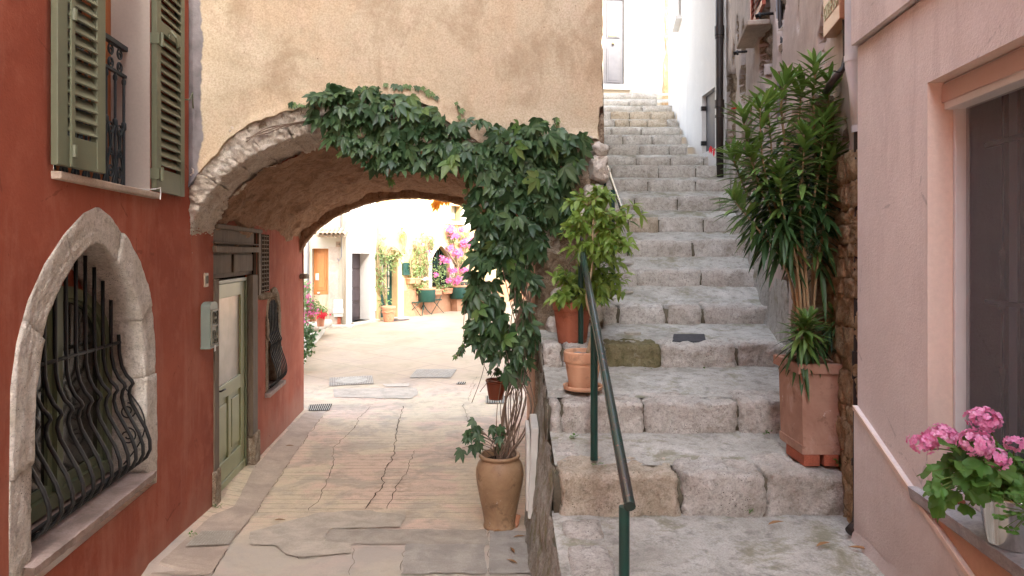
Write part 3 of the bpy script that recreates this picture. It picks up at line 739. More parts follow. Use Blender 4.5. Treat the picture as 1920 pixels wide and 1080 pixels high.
tag(mb.build('cable', MAT['white_paint'], origin=LW(uw1, 2.56, 0)), 'white cable end lying on the upper window sill of the red house', 'cable')

# door
D0 = dr0; 
mb = MB()
zt = 1.905
mb.fbox(LW, D0, D0+.13, .25, zt+.02, -.06, .012)             # near jamb
mb.fbox(LW, dr1-.20, dr1, .22, zt+.02, -.055, .015)           # far jamb
mb.fbox(LW, D0, dr1, zt+.02, 2.40, -.10, -.045)               # panelled overdoor
mb.fbox(LW, D0+.03, D0+.62, zt+.06, 2.14, -.046, -.025); mb.fbox(LW, D0+.72, dr1-.05, zt+.06, 2.14, -.046, -.025)
mb.fbox(LW, D0-.02, dr1+.0, 2.16, 2.215, -.05, .035); mb.fbox(LW, D0-.02, dr1+.02, 2.235, 2.25, -.05, .02)
mb.fbox(LW, D0-.03, dr1+.06, 2.365, 2.405, -.05, .05); mb.fbox(LW, D0+.0, dr1-.1, 2.25, 2.365, -.05, .0)
mb.fbox(LW, D0+.13, D0+.15, .0, zt+.02, -.12, -.05)
dr = part(mb, 'door', MAT['wood_old'], red, bevel=.006); dr['label'] = 'pale olive half-glazed door in a brown frame'
for q_ in ((D0-.03, D0+.13, -.25, .28, -.1, .03), (dr1-.2, dr1+.03, -.3, .26, -.1, .035)): mb = MB(); mb.fbox(LW, *q_); part(mb, 'jamb_base', MAT['rubble'], dr, bevel=.012)
l0, l1 = D0+.15, dr1-.235; zb = -.055
mb = MB()
mb.fbox(LW, l0, l0+.035, zb, zt, -.11, -.035); mb.fbox(LW, l1-.035, l1, zb, zt, -.11, -.035); mb.fbox(LW, l0+.035, l1-.035, zt-.035, zt, -.11, -.035)
part(mb, 'door_frame', MAT['green_frame'], dr, bevel=.004)
mb = MB(); a0, a1 = l0+.04, l1-.04; n0, n1 = -.10, -.055
mb.fbox(LW, a0, a0+.12, zb+.02, zt-.04, n0, n1); mb.fbox(LW, a1-.12, a1, zb+.02, zt-.04, n0, n1)
mb.fbox(LW, a0+.12, a1-.12, zb+.02, zb+.27, n0, n1-.001); mb.fbox(LW, a0+.12, a1-.12, .80, .93, n0, n1-.001); mb.fbox(LW, a0+.12, a1-.12, zt-.17, zt-.04, n0, n1-.001)
mb.fbox(LW, (a0+a1)/2-.045, (a0+a1)/2+.045, zb+.27, .80, n0, n1-.002)
for x0, x1 in ((a0+.12, (a0+a1)/2-.045), ((a0+a1)/2+.045, a1-.12)):
    mb.fbox(LW, x0, x1, zb+.27, .80, n0, n1-.022); mb.fbox(LW, x0+.045, x1-.045, zb+.33, .74, n0, n1-.006)
mb.fbox(LW, a0+.05, a1, zb+.0, zb+.10, n1-.001, n1+.012)
lf_ = part(mb, 'leaf', MAT['door_green'], dr, bevel=.004)
mb = MB(); mb.quad(LW(a0+.12, .93, n1-.02), LW(a1-.12, .93, n1-.02), LW(a1-.12, zt-.17, n1-.02), LW(a0+.12, zt-.17, n1-.02)); part(mb, 'pane', MAT['glass_frost'], dr)
mb = MB(); mb.fbox(LW, a0+.03, a0+.065, .78, 1.02, n1, n1+.008); mb.tube([LW(a0+.048, .92, n1), LW(a0+.048, .92, n1+.05), LW(a0+.10, .922, n1+.055), LW(a0+.17, .915, n1+.05)], .009, 8)
part(mb, 'handle', MAT['iron'], dr, smooth=True)
mb = MB(); mb.fbox(LW, l0-.02, l1+.02, -.32, zb, -.14, .10); part(mb, 'threshold', MAT['sill_pink'], dr, bevel=.01)
mb = MB(); mb.fbox(LW, D0-.05, dr1+.06, -.4, -.03, -.2, -.13); mb.fbox(LW, D0-.05, dr1+.06, -.4, 2.45, -.2, -.125); part(mb, 'back_panel', MAT['void'], dr)
# lattice vent
mb = MB(); mb.fbox(LW, vt0, vt1, 1.72, 2.36, -.12, -.06); vent = part(mb, 'vent_window', MAT['void'], red); vent['label'] = 'narrow dark lattice window above a broken stone sill'
mb = MB()
for k in range(14): z = 1.74+.6*k/13; mb.fbox(LW, vt0, vt1, z-.006, z+.006, -.02, .02)
for k in range(4): a = lerp(vt0+.01, vt1-.01, k/3); mb.fbox(LW, a-.008, a+.008, 1.72, 2.36, -.022, .024)
part(mb, 'lattice', MAT['wood_old'], vent)
mb = MB(); mb.fbox(LW, vt0-.10, vt0, 1.70, 2.38, -.04, .02); part(mb, 'frame', MAT['wood_old'], vent, bevel=.005)
mb = MB(); mb.stone(LW((vt0+vt1)/2-.05, 1.675, .0), (.10, .60, .06), r=.02, amp=.012, rot=-.12, seed=2); part(mb, 'sill', MAT['rubble'], vent, smooth=True)
# number plaque
mb = MB(); pa, pz = lf(385, 525); mb.fbox(LW, pa-.045, pa+.045, pz-.058, pz+.058, 0, .012); pl = part(mb, 'number_plaque', MAT['num_tile'], red, bevel=.003)
def text(name, body, size, fr, a, z, n, m, parent, depth=.002, sx=1., align='CENTER', flip=False):
    cu = bpy.data.curves.new(name, 'FONT'); cu.body = body; cu.size = size; cu.extrude = depth; cu.align_x = align; cu.align_y = 'CENTER'
    ob = bpy.data.objects.new(name, cu); COL.objects.link(ob); bpy.context.view_layer.update()
    me = bpy.data.meshes.new_from_object(ob); bpy.data.objects.remove(ob)
    sgn = 1 if V((fr.d.x, fr.d.y)).cross(fr.n) < 0 else -1      # reading direction runs to the viewer's right
    off = WO[parent]
    for v in me.vertices:
        x, y, zz = v.co; q = fr(a+sgn*x*sx, z+y, n+zz); v.co = q-off
    o = bpy.data.objects.new(name, me); COL.objects.link(o); me.materials.clear(); me.materials.append(m); o.parent = parent; WO[o] = off; return o
text('number', '10', .10, LW, pa, pz, .013, MAT['num_ink'], pl, sx=.75)

# mailbox
ma, mz = LW.az(376, 610, .0)
mbx = thing('mailbox', LW(ma, mz, 0), 'grey-green enamel mailbox with relief front on the red wall beside the olive door', 'mailbox')
mb = MB(); w_, h_ = .20, .185
prof = [(-.5*w_, -.19), (.5*w_, -.19), (.5*w_, .15)]+[(.5*w_*math.cos(PI*k/10), .15+.035*math.sin(PI*k/10)) for k in range(1, 10)]+[(-.5*w_, .15)]
mc = ma+.10
dN = .075
for n0_, n1_, s_ in ((.0, dN, 1.),):
    fr_p = [LW(mc+a*s_, mz+z, n0_) for a, z in prof]; bk = [LW(mc+a*s_, mz+z, n1_) for a, z in prof]; m_ = len(prof)
    mb.add(fr_p+bk, [tuple(range(m_)), tuple(range(2*m_-1, m_-1, -1))]+[(i, (i+1) % m_, m_+(i+1) % m_, m_+i) for i in range(m_)])
mb.fbox(LW, mc-.108, mc+.108, mz-.195, mz-.18, -.0, dN+.006); 
part(mb, 'body', MAT['mailbox'], mbx, bevel=.004)
mb = MB(); 
mb.fbox(LW, mc-.085, mc+.085, mz-.02, mz-.008, dN, dN+.012); mb.fbox(LW, mc-.08, mc+.08, mz+.105, mz+.12, dN, dN+.014); mb.fbox(LW, mc-.085, mc+.085, mz-.17, mz-.16, dN, dN+.012)
mb.fbox(LW, mc-.088, mc-.076, mz-.17, mz+.11, dN, dN+.01); mb.fbox(LW, mc+.076, mc+.088, mz-.17, mz+.11, dN, dN+.01)
mb.tube([LW(mc+.04*math.cos(t*PI/8), mz+.05+.045*math.sin(t*PI/8), dN+.006) for t in range(17)], .006, 6)
mb.tube([LW(mc+.03*math.cos(t*PI/8), mz-.09+.035*math.sin(t*PI/8), dN+.006) for t in range(17)], .006, 6)
for q in range(5): mb.lathe(LW(mc-.05+.025*q, mz-.13+.02*math.sin(q*2), dN+.004), [(.001, -.012), (.012, -.006), (.012, .006), (.001, .012)], 8)
mb.lathe(LW(mc, mz+.05, dN+.004), [(.001, -.02), (.02, -.01), (.02, .01), (.001, .02)], 8)
part(mb, 'relief', MAT['brassy'], mbx)
mb = MB(); mb.fbox(LW, mc-.02, mc+.02, mz-.225, mz-.175, dN+.007, dN+.009); part(mb, 'tag', MAT['white_box'], mbx)

# ------------------------------------------------------------------ arch house
arch = thing('arch_house', FC(1.6, 0, 0), 'ochre rendered house built over a stone vaulted passage, in the middle', 'house')
ARS = {'xc0': -1.137, 'a0': 1.34, 'b0': .985}
AX0 = ad  # placeholder
ac0 = FC.a(682); TOPZ = 13.2  # unseen roof height, raised so the house shades the square behind
BK = Fr((-3.03, 9.85), (.55, 10.15))     # rear facade plane
bc = BK.a(775); ba = 1.67; bb = 1.11; bz = 1.84
def ell(c, z0, a, b, t): return (c-a*math.cos(t), z0+b*math.sin(t))
# depth coordinate s: 0 = front plane, 1 = back plane
def vaultpt(t, s, grow=0, ext=0, spring=None, crown=0):
    q0 = ell(ac0, 2.15 if spring is None else spring[0], 1.34+grow, .985+crown, t)
    q1 = ell(bc, 1.84 if spring is None else spring[1], ba+grow, bb+crown, t)
    p0 = FC(q0[0], q0[1], 0); p1 = BK(q1[0], q1[1], 0)
    return p0.lerp(p1, s)
# front rib of voussoirs
def rib(mb, s0, s1, thick, nb, seed, front):
    rr = random.Random(seed); cuts = [0.]
    for k in range(1, nb): cuts.append((k+rr.uniform(-.25, .25))/nb)
    cuts.append(1.)
    for k in range(nb):
        t0, t1 = cuts[k]*PI, cuts[k+1]*PI; e = rr.uniform(-.03, .05); ph = rr.uniform(-.012, .004)
        def warp(p, t0=t0, t1=t1, e=e, ph=ph):
            t = lerp(t0, t1, p.x+.5); g_ = (p.y+.5)*(thick+e)
            s = lerp(s0, s1, p.z+.5)
            q0 = ell(ac0, 2.15, 1.34+g_, .985+g_, t); q1 = ell(bc, bz, ba+g_, bb+g_, t)
            a = FC(q0[0], q0[1], -ph); b = BK(q1[0], q1[1], 0); return a.lerp(b, s)
        mb.stone(None, (1.0, 1, 1), r=.035, amp=.060, freq=5.5, seed=seed*3+k, n=20, warp=warp)
mb = MB(); rib(mb, .004, .125, .26, 17, 5, True); part(mb, 'arch_ring', MAT['voussoir'], arch, smooth=True)
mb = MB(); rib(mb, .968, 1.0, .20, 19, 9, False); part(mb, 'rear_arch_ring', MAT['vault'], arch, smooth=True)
mb = MB()
def vfn(u, v):
    t = lerp(.0, PI, u); s = lerp(.10, .975, v)
    g_ = .075+.06*fbm(V((u*14, v*9, 1)), 4)+.020*NZ.noise(V((u*90, v*40, 3)))+.015*NZ.noise(V((u*45, v*14, 3)))
    return vaultpt(t, s, grow=g_, spring=(2.02, 1.92), crown=.03+(g_-.075)+.045*(1-v))
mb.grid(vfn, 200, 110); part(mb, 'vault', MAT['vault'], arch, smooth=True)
mb = MB()   # left edge filler between rib and wall handled by the red wall; rear springer block
mb.stone(LW(ad(LW, 9.8), 1.82, .02), (.16, .16, .07), r=.015, amp=.006, seed=4); part(mb, 'springer', MAT['rib'], arch, smooth=True)
# rubble skin of the front, right of the arch and above the ring (shows where the render has gone)
mb = MB()
def front_rubble(u, v):
    a = lerp(-.02, FC.L+.0, u); z = lerp(.9, 3.9, v)
    n = -.05+.030*fbm(V((a*6, z*6, 4)), 3)-.035*max(0, .12-NZ.voronoi(V((a*5.2, 0, z*7)))[0][0]) if False else -.045+.03*fbm(V((a*6, z*6, 4)), 4)
    d = NZ.voronoi(V((a*4.6, 7., z*6.2)))[0]; n += .05*min(.25, (d[1]-d[0]))
    return FC(a, z, n)
# right pier (from the arch's right springing to the corner)
def pier(u, v):
    a = lerp(FC.a(1004), FC.L, u); z = lerp(.0, 3.3, v)
    zb_ = max(z, -.3); 
    n = -.04+.03*fbm(V((a*6, z*6, 4)), 4); d = NZ.voronoi(V((a*4.6, 7., z*6.2)))[0]; n += .10*min(.25, (d[1]-d[0]))
    return FC(a+(.02*fbm(V((z*5, 3, 3)), 2) if u > .99 else 0), z-.3*(1-v), n)
mb.grid(pier, 46, 150); 
# spandrels above the ring
def spandrel(u, v):
    t = lerp(0, PI, u); q = ell(ac0, 2.15, 1.34+.17, .985+.17, t); z = lerp(q[1], 4.0, v)
    a = max(0.005, min(FC.L, q[0])); return FC(a, z, -.03+.02*fbm(V((a*6, z*6, 4)), 3))
mb.grid(spandrel, 120, 16)
part(mb, 'stone_wall', MAT['rubble'], arch, smooth=True)
# render coat with a broken lower edge
EDGE = [(355, 352), (380, 318), (405, 292), (430, 262), (452, 245), (480, 228), (520, 216), (560, 203), (600, 190), (650, 180), (720, 178), (780, 188), (815, 205), (832, 226), (850, 236), (872, 246), (893, 268), (915, 272), (935, 262), (970, 262), (1010, 262), (1050, 264), (1090, 258), (1122, 262), (1128, 250), (1134, 250)]
EAZ = [FC.az(*p) for p in EDGE]
mb = MB()
def redge(z): return FC.L-.012-.035*abs(fbm(V((z*4, 1, 1)), 3))-(.03 if z < 3.35 else 0)
NU = 300; NVv = 150
def coat(u, v):
    a = u*FC.L; zl = interp(a, EAZ)+.016*fbm(V((a*12, 0, 2)), 3); zt = TOPZ if v == 1 else 4.6
    vv = v**1.3
    z = lerp(zl, 4.6, min(1, vv/.93)) if v < .985 else TOPZ
    bulge = .018*math.exp(-((z-zl)/.05)**2)
    n = .012+bulge+.006*fbm(V((a*2.5, z*2.5, 0)), 4)+.0015*NZ.noise(V((a*25, z*25, 0)))
    aa = min(a, redge(z)) if u > .9 else a
    return FC(aa, z, n)
mb.grid(coat, NU, NVv)
def lip(u, v):
    a = u*FC.L; zl = interp(a, EAZ)+.016*fbm(V((a*12, 0, 2)), 3); return FC(min(a, redge(zl)) if u > .9 else a, zl+.004*v, lerp(.030+.006*fbm(V((a*2.5, zl*2.5, 0)), 4)+.0015*NZ.noise(V((a*25, zl*25, 0))), -.06, v))
mb.grid(lip, NU, 2)
def rlip(u, v):
    vv = u; z = lerp(3.1, TOPZ, vv**1.6); return FC(redge(z), z, lerp(.014, -.12, v))
mb.grid(rlip, 160, 2)
co = part(mb, 'render_coat', MAT['facade'], arch, smooth=True)
# faint rectangular relief band high up
mb = MB()
# side wall along the stairs, with big corner stones
def side(u, v):
    y = lerp(5.58, 10.3, u); z = lerp(.8, TOPZ, v); return (.74-.02*(y-5.58)+.03*fbm(V((y*4, z*4, 3)), 3), y, z)
mb.grid(side, 60, 80)
mb.quad(BK(-.05, 13.2, 0), BK(BK.L, 13.2, 0), FC(FC.L, TOPZ, -.05), FC(0, TOPZ, -.05))
part(mb, 'side_wall', MAT['rubble'], arch, smooth=True)
mb = MB(); rr = random.Random(8)
for (px, py, sx, sz) in ((1112, 372, .16, .20), (1119, 318, .15, .20), (1124, 282, .11, .10), (1096, 400, .2, .12), (1120, 430, .12, .16), (1112, 470, .17, .14), (1122, 510, .12, .14), (1105, 545, .2, .12), (1118, 585, .14, .15), (1100, 622, .22, .12), (1060, 560, .2, .14), (1050, 610, .2, .15), (1040, 655, .18, .14)):
    a, z = FC.az(px, py); mb.stone(FC(a, z, .0), (sx, .16, sz), r=.05, amp=.03, freq=7, seed=px, rot=.1, n=8)
part(mb, 'corner_stones', MAT['surround'], arch, smooth=True)
mb = MB(); a0, z0 = FC.az(1048, 258); a1, z1 = FC.az(1112, 256); mb.stone(FC((a0+a1)/2, z0, .005), ((a1-a0), .06, .03), r=.012, amp=.008, rot=.1, seed=3); part(mb, 'ledge_stone', MAT['patch_grey'], arch, smooth=True)
# inner right wall of the passage
mb = MB()
def inner(u, v):
    p0 = FC(FC.a(1007), 0, 0); p1 = BK(bc+ba, 0, 0); p = p0.lerp(p1, u); z = lerp(-.4, 2.4, v)
    return (p.x+.02*fbm(V((p.y*4, z*4, 1)), 3), p.y, z)
mb.grid(inner, 60, 40); part(mb, 'passage_wall', MAT['orange_dado'], arch, smooth=True)
# rear facade over the arch
mb = MB()
outl = [(-.3, -1), (-.3, 13.2), (BK.L, 13.2), (BK.L, -1), (bc+ba, -1), (bc+ba, bz)]+[ell(bc, bz, ba+.01, bb+.01, t*PI/24) for t in range(23, 0, -1)]+[(bc-ba, bz), (bc-ba, -1)]
mb.panel(BK, outl, [], n=-.01); part(mb, 'rear_wall', MAT['yellow'], arch)
# ------------------------------------------------------------------ stairs
ST = [ # d, y_bottom, y_top of each riser as measured
 (3.41, 965, 890), (4.05, 812, 755), (4.95, 688, 648), (5.75, 608, 574), (6.35, 537, 506), (6.85, 482, 450), (7.35, 436, 407), (7.85, 395, 369),
 (8.35, 359, 336), (8.85, 333, 311), (9.35, 310, 293), (9.85, 290.5, 272), (10.4, 271, 253), (11.0, 253, 239), (11.6, 238, 224), (12.3, 224, 209), (13.0, 209, 199), (13.7, 198, 188), (14.5, 186, 175)]
JO = [[1047, 1278, 1437, 1603], [1030, 1052, 1210, 1387, 1560], [1018, 1055, 1135, 1240, 1383, 1500], [1110, 1160, 1250, 1320, 1450], [1110, 1195, 1315, 1432], [1110, 1178, 1300, 1424], [1110, 1178, 1236, 1320, 1418], [1110, 1190, 1271, 1350, 1400],
 [1110, 1150, 1215, 1305, 1372], [1105, 1148, 1235, 1305, 1360], [1105, 1193, 1257, 1320, 1350], [1105, 1140, 1200, 1255, 1290], [1105, 1131, 1168, 1223, 1279], [1105, 1145, 1203, 1276], [1105, 1153, 1180, 1214, 1251, 1270], [1105, 1145, 1181, 1221, 1264], [1105, 1125, 1205, 1264], [1105, 1180, 1232], [1105, 1232]]
stair = thing('stone_staircase', (1, 3.2, .8), 'long flight of worn pale limestone steps climbing between the houses on the right', 'staircase')
def zz(d, y): return EYE-(y-HOR)/F*d
def rgx(y): return 1.028+.2*y
def zwall_left(y): return .23 if y < 5.5 else .70
for k, (d, yb, yt) in enumerate(ST):
    z0, z1 = zz(d, yb), zz(d, yt); rr = random.Random(k+50); xs = [(x-960)/F*d for x in JO[k]]
    mb = MB(); mb.mi = 0
    curve = lambda x: (.0 if k < 12 else -.05*(x-1.8)**2*(1 if k < 16 else 1.4))
    for j, (xa, xb) in enumerate(zip(xs, xs[1:])):
        wd = xb-xa; far = d > 7
        mb.mi = 1 if (k == 2 and j == 2) else (2 if (k in (14, 15) and j in (1, 2, 3)) or (k == 0 and j == 0) or (k == 6 and j == 1) else 0)
        dz_ = rr.uniform(-.006, .006)
        cy = d+.15+rr.uniform(-.006, .01)+curve((xa+xb)/2)
        gap = .008 if k > 3 else .020
        mb.stone(((xa+xb)/2, cy, (z0+z1)/2-.02+dz_/2), (wd-gap, .30, z1-z0+.04+dz_), r=.022 if not far else .014, amp=.017 if not far else .009, freq=11, seed=k*13+j, n=(.02 if d < 5 else .035 if d < 7 else .06), rot=-.02*(k > 12)*(xa-1.8))
    # packing behind the stones so that the joints are dark and shallow
    mb.mi = 3; mb.box(xs[0]-.02, xs[-1]+(.1 if k < 8 else -.03), d+(.034 if k < 4 else .024), d+.28, z0-.05, z1-.03)
    st = mb.build('step', [MAT['step'], MAT['step_moss'], MAT['step_ochre'], MAT['joint']], stair, smooth=True)
    # tread
    d2, yb2 = (ST[k+1][0], ST[k+1][1]) if k+1 < len(ST) else (15.6, 175)
    zn = zz(d2, yb2); xl = (.225 if d < 5 else .62); nn = 60 if d < 6 else 26
    def tr(u, v, d=d, d2=d2, z1=z1, zn=zn, xl=xl, k=k):
        y = lerp(d+.17, d2+.06, v); x = lerp(xl, max(rgx(y)+.06, 1.9), u)
        f = min(1, max(0, (y-d-.17)/.10)); zz_ = lerp(z1-.006, zn, max(0, (y-d-.2)/(d2-d-.2)))
        return (x, y, zz_+(.007*fbm(V((x*3, y*3, k)), 4)+.003*NZ.noise(V((x*17, y*17, k))))*f)
    mb = MB(); mb.grid(tr, nn, 18 if d < 6 else 8); mb.build('tread', MAT['tread'], st, smooth=True)
def tz(y):
    for k in range(len(ST)-1, -1, -1):
        if y > ST[k][0]:
            d = ST[k][0]; d2, yb2 = (ST[k+1][0], ST[k+1][1]); return lerp(zz(d, ST[k][2])-.006, zz(d2, yb2), max(0, (y-d-.2)/(d2-d-.2)))
    return .84
def T(px, py):
    best = None; y = 3.45
    while y < 8:
        z = tz(y); e = abs(HOR+(EYE-z)*F/y-py)
        if best is None or e < best[0]: best = (e, y, z)
        y += .01
    return V(((px-960)/F*best[1], best[1], best[2]))
# landing at the foot and the step below it
mb = MB()
def land(u, v):
    y = lerp(2.30, 3.47, v); x = lerp(.20, 1.75, u); return (x, y, .838+.02*(1-v)*0+.008*fbm(V((x*2.6, y*2.6, 9)), 4)+.003*NZ.noise(V((x*17, y*17, 1))))
mb.grid(land, 80, 60)
mb.quad((.235, 2.30, .84), (1.75, 2.30, .84), (1.75, 2.30, .3), (.235, 2.30, .3))
mb.build('landing', MAT['tread'], stair, smooth=True)
mb = MB()
for (px0, px1, py, d_, ln, sd) in ((0, 0, 0, 2.75, .62, 3), (0, 0, 0, 3.24, .22, 4)):
    mb = MB(); mb.stone((.335, d_, .80), (.19, ln, .11), r=.03, amp=.012, freq=6, seed=sd, n=.03); mb.build('edge_stone', MAT['step'], stair, smooth=True)
for (y, z, ln, sd) in ((3.85, 1.055, .32, 5), (4.62, 1.26, .5, 7), (5.2, 1.46, .3, 8)):
    mb = MB(); mb.stone((.30, y, z-.04), (.14, ln, .11), r=.03, amp=.012, freq=6, seed=sd, n=.03); mb.build('edge_stone', MAT['step'], stair, smooth=True)
# battered retaining wall beside the alley
def topz_(y): 
    z = .84
    for k, (d, yb, yt) in enumerate(ST[:3]):
        if y > d+.02: z = zz(d, yt)-.01
    return z
mb = MB()
def ret(u, v):
    y = lerp(1.9, 5.62, u); zt_ = topz_(y)
    if u > .999: zt_ = 2.2
    z = lerp(-.1, zt_, v)
    x = lerp(.125, .236, max(0, min(1, z/1.1)))+.020*fbm(V((y*5, z*5, 3)), 4)+.03*min(.25, NZ.voronoi(V((0, y*4.2, z*5.5)))[0][1]-NZ.voronoi(V((0, y*4.2, z*5.5)))[0][0])-.02
    return (x, y, z)
mb.grid(ret, 180, 60); mb.quad((.13, 1.9, -.1), (.6, 1.9, -.1), (.6, 1.9, .84), (.13, 1.9, .84))
mb.build('retaining_wall', MAT['mosswall'], stair, smooth=True)
mb = MB()
cq = [T(1260, 643), T(1324, 643), T(1321, 629), T(1263, 629)]; mb.add([p+V((0, 0, .014)) for p in cq]+[p-V((0, 0, .03)) for p in cq], [(0, 1, 2, 3), (0, 1, 5, 4), (1, 2, 6, 5), (2, 3, 7, 6), (3, 0, 4, 7)])
mb.build('meter_cover', MAT['meter_dark'], stair, bevel=.004)
for i, (px, py, d_) in enumerate(((1187, 641, 5.22), (1186, 625, 5.42), (1186, 572, 6.0), (1174, 548, 6.2), (1175, 495, 6.62))):
    q = T(px, py); mb = MB(); mb.lathe((q.x, q.y, q.z-.008), [(.0, .02), (.055, .02), (.066, .018), (.07, .0)], 20)
    tag(mb.build('valve_cover', MAT['cast'], origin=q), ['small pale round cover at the front of the fourth tread, left of the slate plate', 'small round cover behind the pale one, at the back of the fourth tread', 'round iron cover at the front of the fifth tread', 'round iron cover at the back of the fifth tread, beneath lemon leaves', 'large round iron cover on the sixth tread beside the upper post'][i], 'cover', 'round covers in the steps')

# ------------------------------------------------------------------ old stone house on the right
old = thing('old_stone_house', RG(5, 1, 0), 'old house with peeling grey-pink render and exposed rubble, on the right of the steps', 'house')
hol = []
for (px, py, rx, rz) in ((1372, 230, .45, .9), (1395, 130, .22, .5), (1440, 150, .30, .45), (1465, 60, .14, .8), (1470, 180, .12, .5), (1500, 40, .03, .1), (1405, 300, .5, .6), (1560, 30, .02, .1), (1590, 420, .10, .5), (1590, 640, .12, .8), (1592, 880, .2, .5), (1480, 330, .4, .3)):
    a, z = RG.az(px, py); hol.append((a, z, rx, rz))
def mask(a, z):
    s = -.32
    for (ca, cz, ra, rz_) in hol: s = max(s, .55-math.hypot((a-ca)/ra, (z-cz)/rz_)*.6)
    return s+.55*fbm(V((a*2.6, z*1.8, 5)), 5)
NA, NZZ = 230, 190
def rgp(u, v):
    a = lerp(ad(RG, 3.12), ad(RG, 10.6), u**1.35); z = lerp(.6, 6.2, v**1.15)
    m_ = mask(a, z); v2 = NZ.voronoi(V((a*4.5, 3, z*5.5)))[0]
    ru = -.075+.06*fbm(V((a*7, z*6, 2)), 5)+.10*min(.3, v2[1]-v2[0]); pl_ = .012*fbm(V((a*2, z*2, 8)), 4)+.01+.003*NZ.noise(V((a*16, z*16, 8)))
    t = max(0, min(1, (m_+.015)/.05)); return RG(a, z, lerp(pl_, ru, t))
mb = MB()
def rgm(u, v):
    a = lerp(ad(RG, 3.12), ad(RG, 10.6), u**1.35); z = lerp(.6, 6.2, v**1.15); return 1 if mask(a, z) > .012 else 0
mb.grid(rgp, NA, NZZ, rgm)
mb.mi = 0
mb.quad(RG(ad(RG, 3.0), 6.2, 0), RG(ad(RG, 10.6), 6.2, 0), RG(ad(RG, 10.6), 11.5, 0), RG(ad(RG, 3.0), 11.5, 0))  # unseen upper wall, raised to block the sun from the square
mb.quad(RG(ad(RG, 3.0), 11.5, 0), RG(ad(RG, 10.6), 11.5, 0), RG(ad(RG, 10.6), 11.5, -6), RG(ad(RG, 3.0), 11.5, -6))
mb.quad(RG(ad(RG, 10.6), 11.5, 0), RG(ad(RG, 10.6), 0, 0), RG(ad(RG, 10.6), 0, -6), RG(ad(RG, 10.6), 11.5, -6))
mb.build('wall', [MAT['rough_plaster'], MAT['rubble']], old, smooth=True)
# dressed jamb of the pier and ochre rubble filling
mb = MB(); z = .9; k = 0; rr = random.Random(4)
while z < 2.85:
    h = rr.uniform(.16, .34); wv = .13+.03*(k % 2)
    mb.stone((1.70+wv/2+.0, 3.93, z+h/2), (wv+.06, .34, h-.004), r=.016, amp=.014, freq=11, seed=k+70, n=.035); z += h; k += 1
mb.build('pier_stones', MAT['rubble'], old, smooth=True)
mb = MB(); z = .80; k = 0
while z < 2.5:
    h = rr.uniform(.05, .17); x = ad(RG, 3.20)
    while x < ad(RG, 3.76):
        wd = rr.uniform(.08, .24); c = RG(x+wd/2, z+h/2, .0); mb.stone(c, (.10, wd-.002, h-.002), r=.010, amp=.014, freq=14, seed=k, rot=-.2+rr.uniform(-.06, .06), n=9); x += wd; k += 1
    z += h
mb.build('rubble_filling', MAT['ochre_rubble'], old, smooth=True)
# curved plinth render at the foot of the wall over the stairs
mb = MB()
def foot(u, v):
    y = lerp(4.4, 9.2, u); zb = None
    zs = .84
    for (d, yb, yt) in ST:
        if y > d: zs = zz(d, yt)
    z = zs-.15+v*.62; return (rgx(y)-.06*(1-v)**2-.012+.02*fbm(V((y*4, z*4, 6)), 3), y, z)
mb.grid(foot, 140, 10); mb.build('wall_foot', MAT['mosswall'] if False else MAT['tread'], old, smooth=True)
# brown shutter with sill high on the wall
mb = MB(); a0, a1 = RG.a(1408, .05), RG.a(1431, .05); zb = 4.35
a0, a1 = min(a0, a1), max(a0, a1); zlo = RG.az(1408, 58, .05)[1]
mb.fbox(RG, a1-.07, a1, zlo, 6.2, .03, .06); mb.fbox(RG, a0, a0+.05, zlo, 6.2, .03, .06); mb.fbox(RG, a0+.05, a1-.07, zlo, zlo+.05, .032, .058)
k = 0; z = zlo+.07
while z < 6.1: 
    mb.add([RG(x, z+dz, nn) for x in (a0+.04, a1-.06) for dz, nn in ((.02, .032), (.026, .038), (-.018, .058), (-.024, .052))], [(0, 1, 5, 4), (1, 2, 6, 5), (2, 3, 7, 6), (3, 0, 4, 7)]); z += .055
osw = mb.build('shutter', MAT['rust_shutter'], old); osw['label'] = 'rust-orange louvred shutter high on the peeling wall'
mb = MB(); mb.fbox(RG, a0+.1, a1+.10, zlo-.14, zlo-.09, -.05, .17); mb.build('sill', MAT['kerb_cement'], old, bevel=.012)
for (px, py) in ((1392, 97), (1437, 26)):
    a, z = RG.az(px, py, .06); mb = MB(); mb.tube([RG(a, z, -.05), RG(a, z, .10), RG(a+.02, z-.01, .14)], [.012, .012, .02], 8); mb.tube([RG(a+.03, z+.02, .11), RG(a-.02, z-.03, .11)], .012, 6)
    mb.build('shutter_catch', MAT['iron'], old, smooth=True)
# tile plaque
pa0, pa1 = RG.a(1549, .06), RG.a(1580, .06); pa0, pa1 = min(pa0, pa1), max(pa0, pa1); pz0 = RG.az(1549, 72, .06)[1]
mb = MB(); mb.fbox(RG, pa0, pa1, pz0, pz0+.62, -.02, .075); plq = mb.build('wall_plaque', MAT['plaque'], old, bevel=.004)
mb = MB(); 
for (b0, b1, b2, b3) in ((pa0+.03, pa1-.03, pz0+.20, pz0+.215), (pa0+.03, pa0+.045, pz0+.215, pz0+.6), (pa1-.045, pa1-.03, pz0+.215, pz0+.6)): mb.fbox(RG, b0, b1, b2, b3, .075, .079)
mb.build('border', MAT['plaque_letters'], plq)
text('lettering', 'GALERIE CASA', .115, RG, (pa0+pa1)/2, pz0+.115, .0765, MAT['plaque_letters'], plq, sx=(pa1-pa0)/.88)
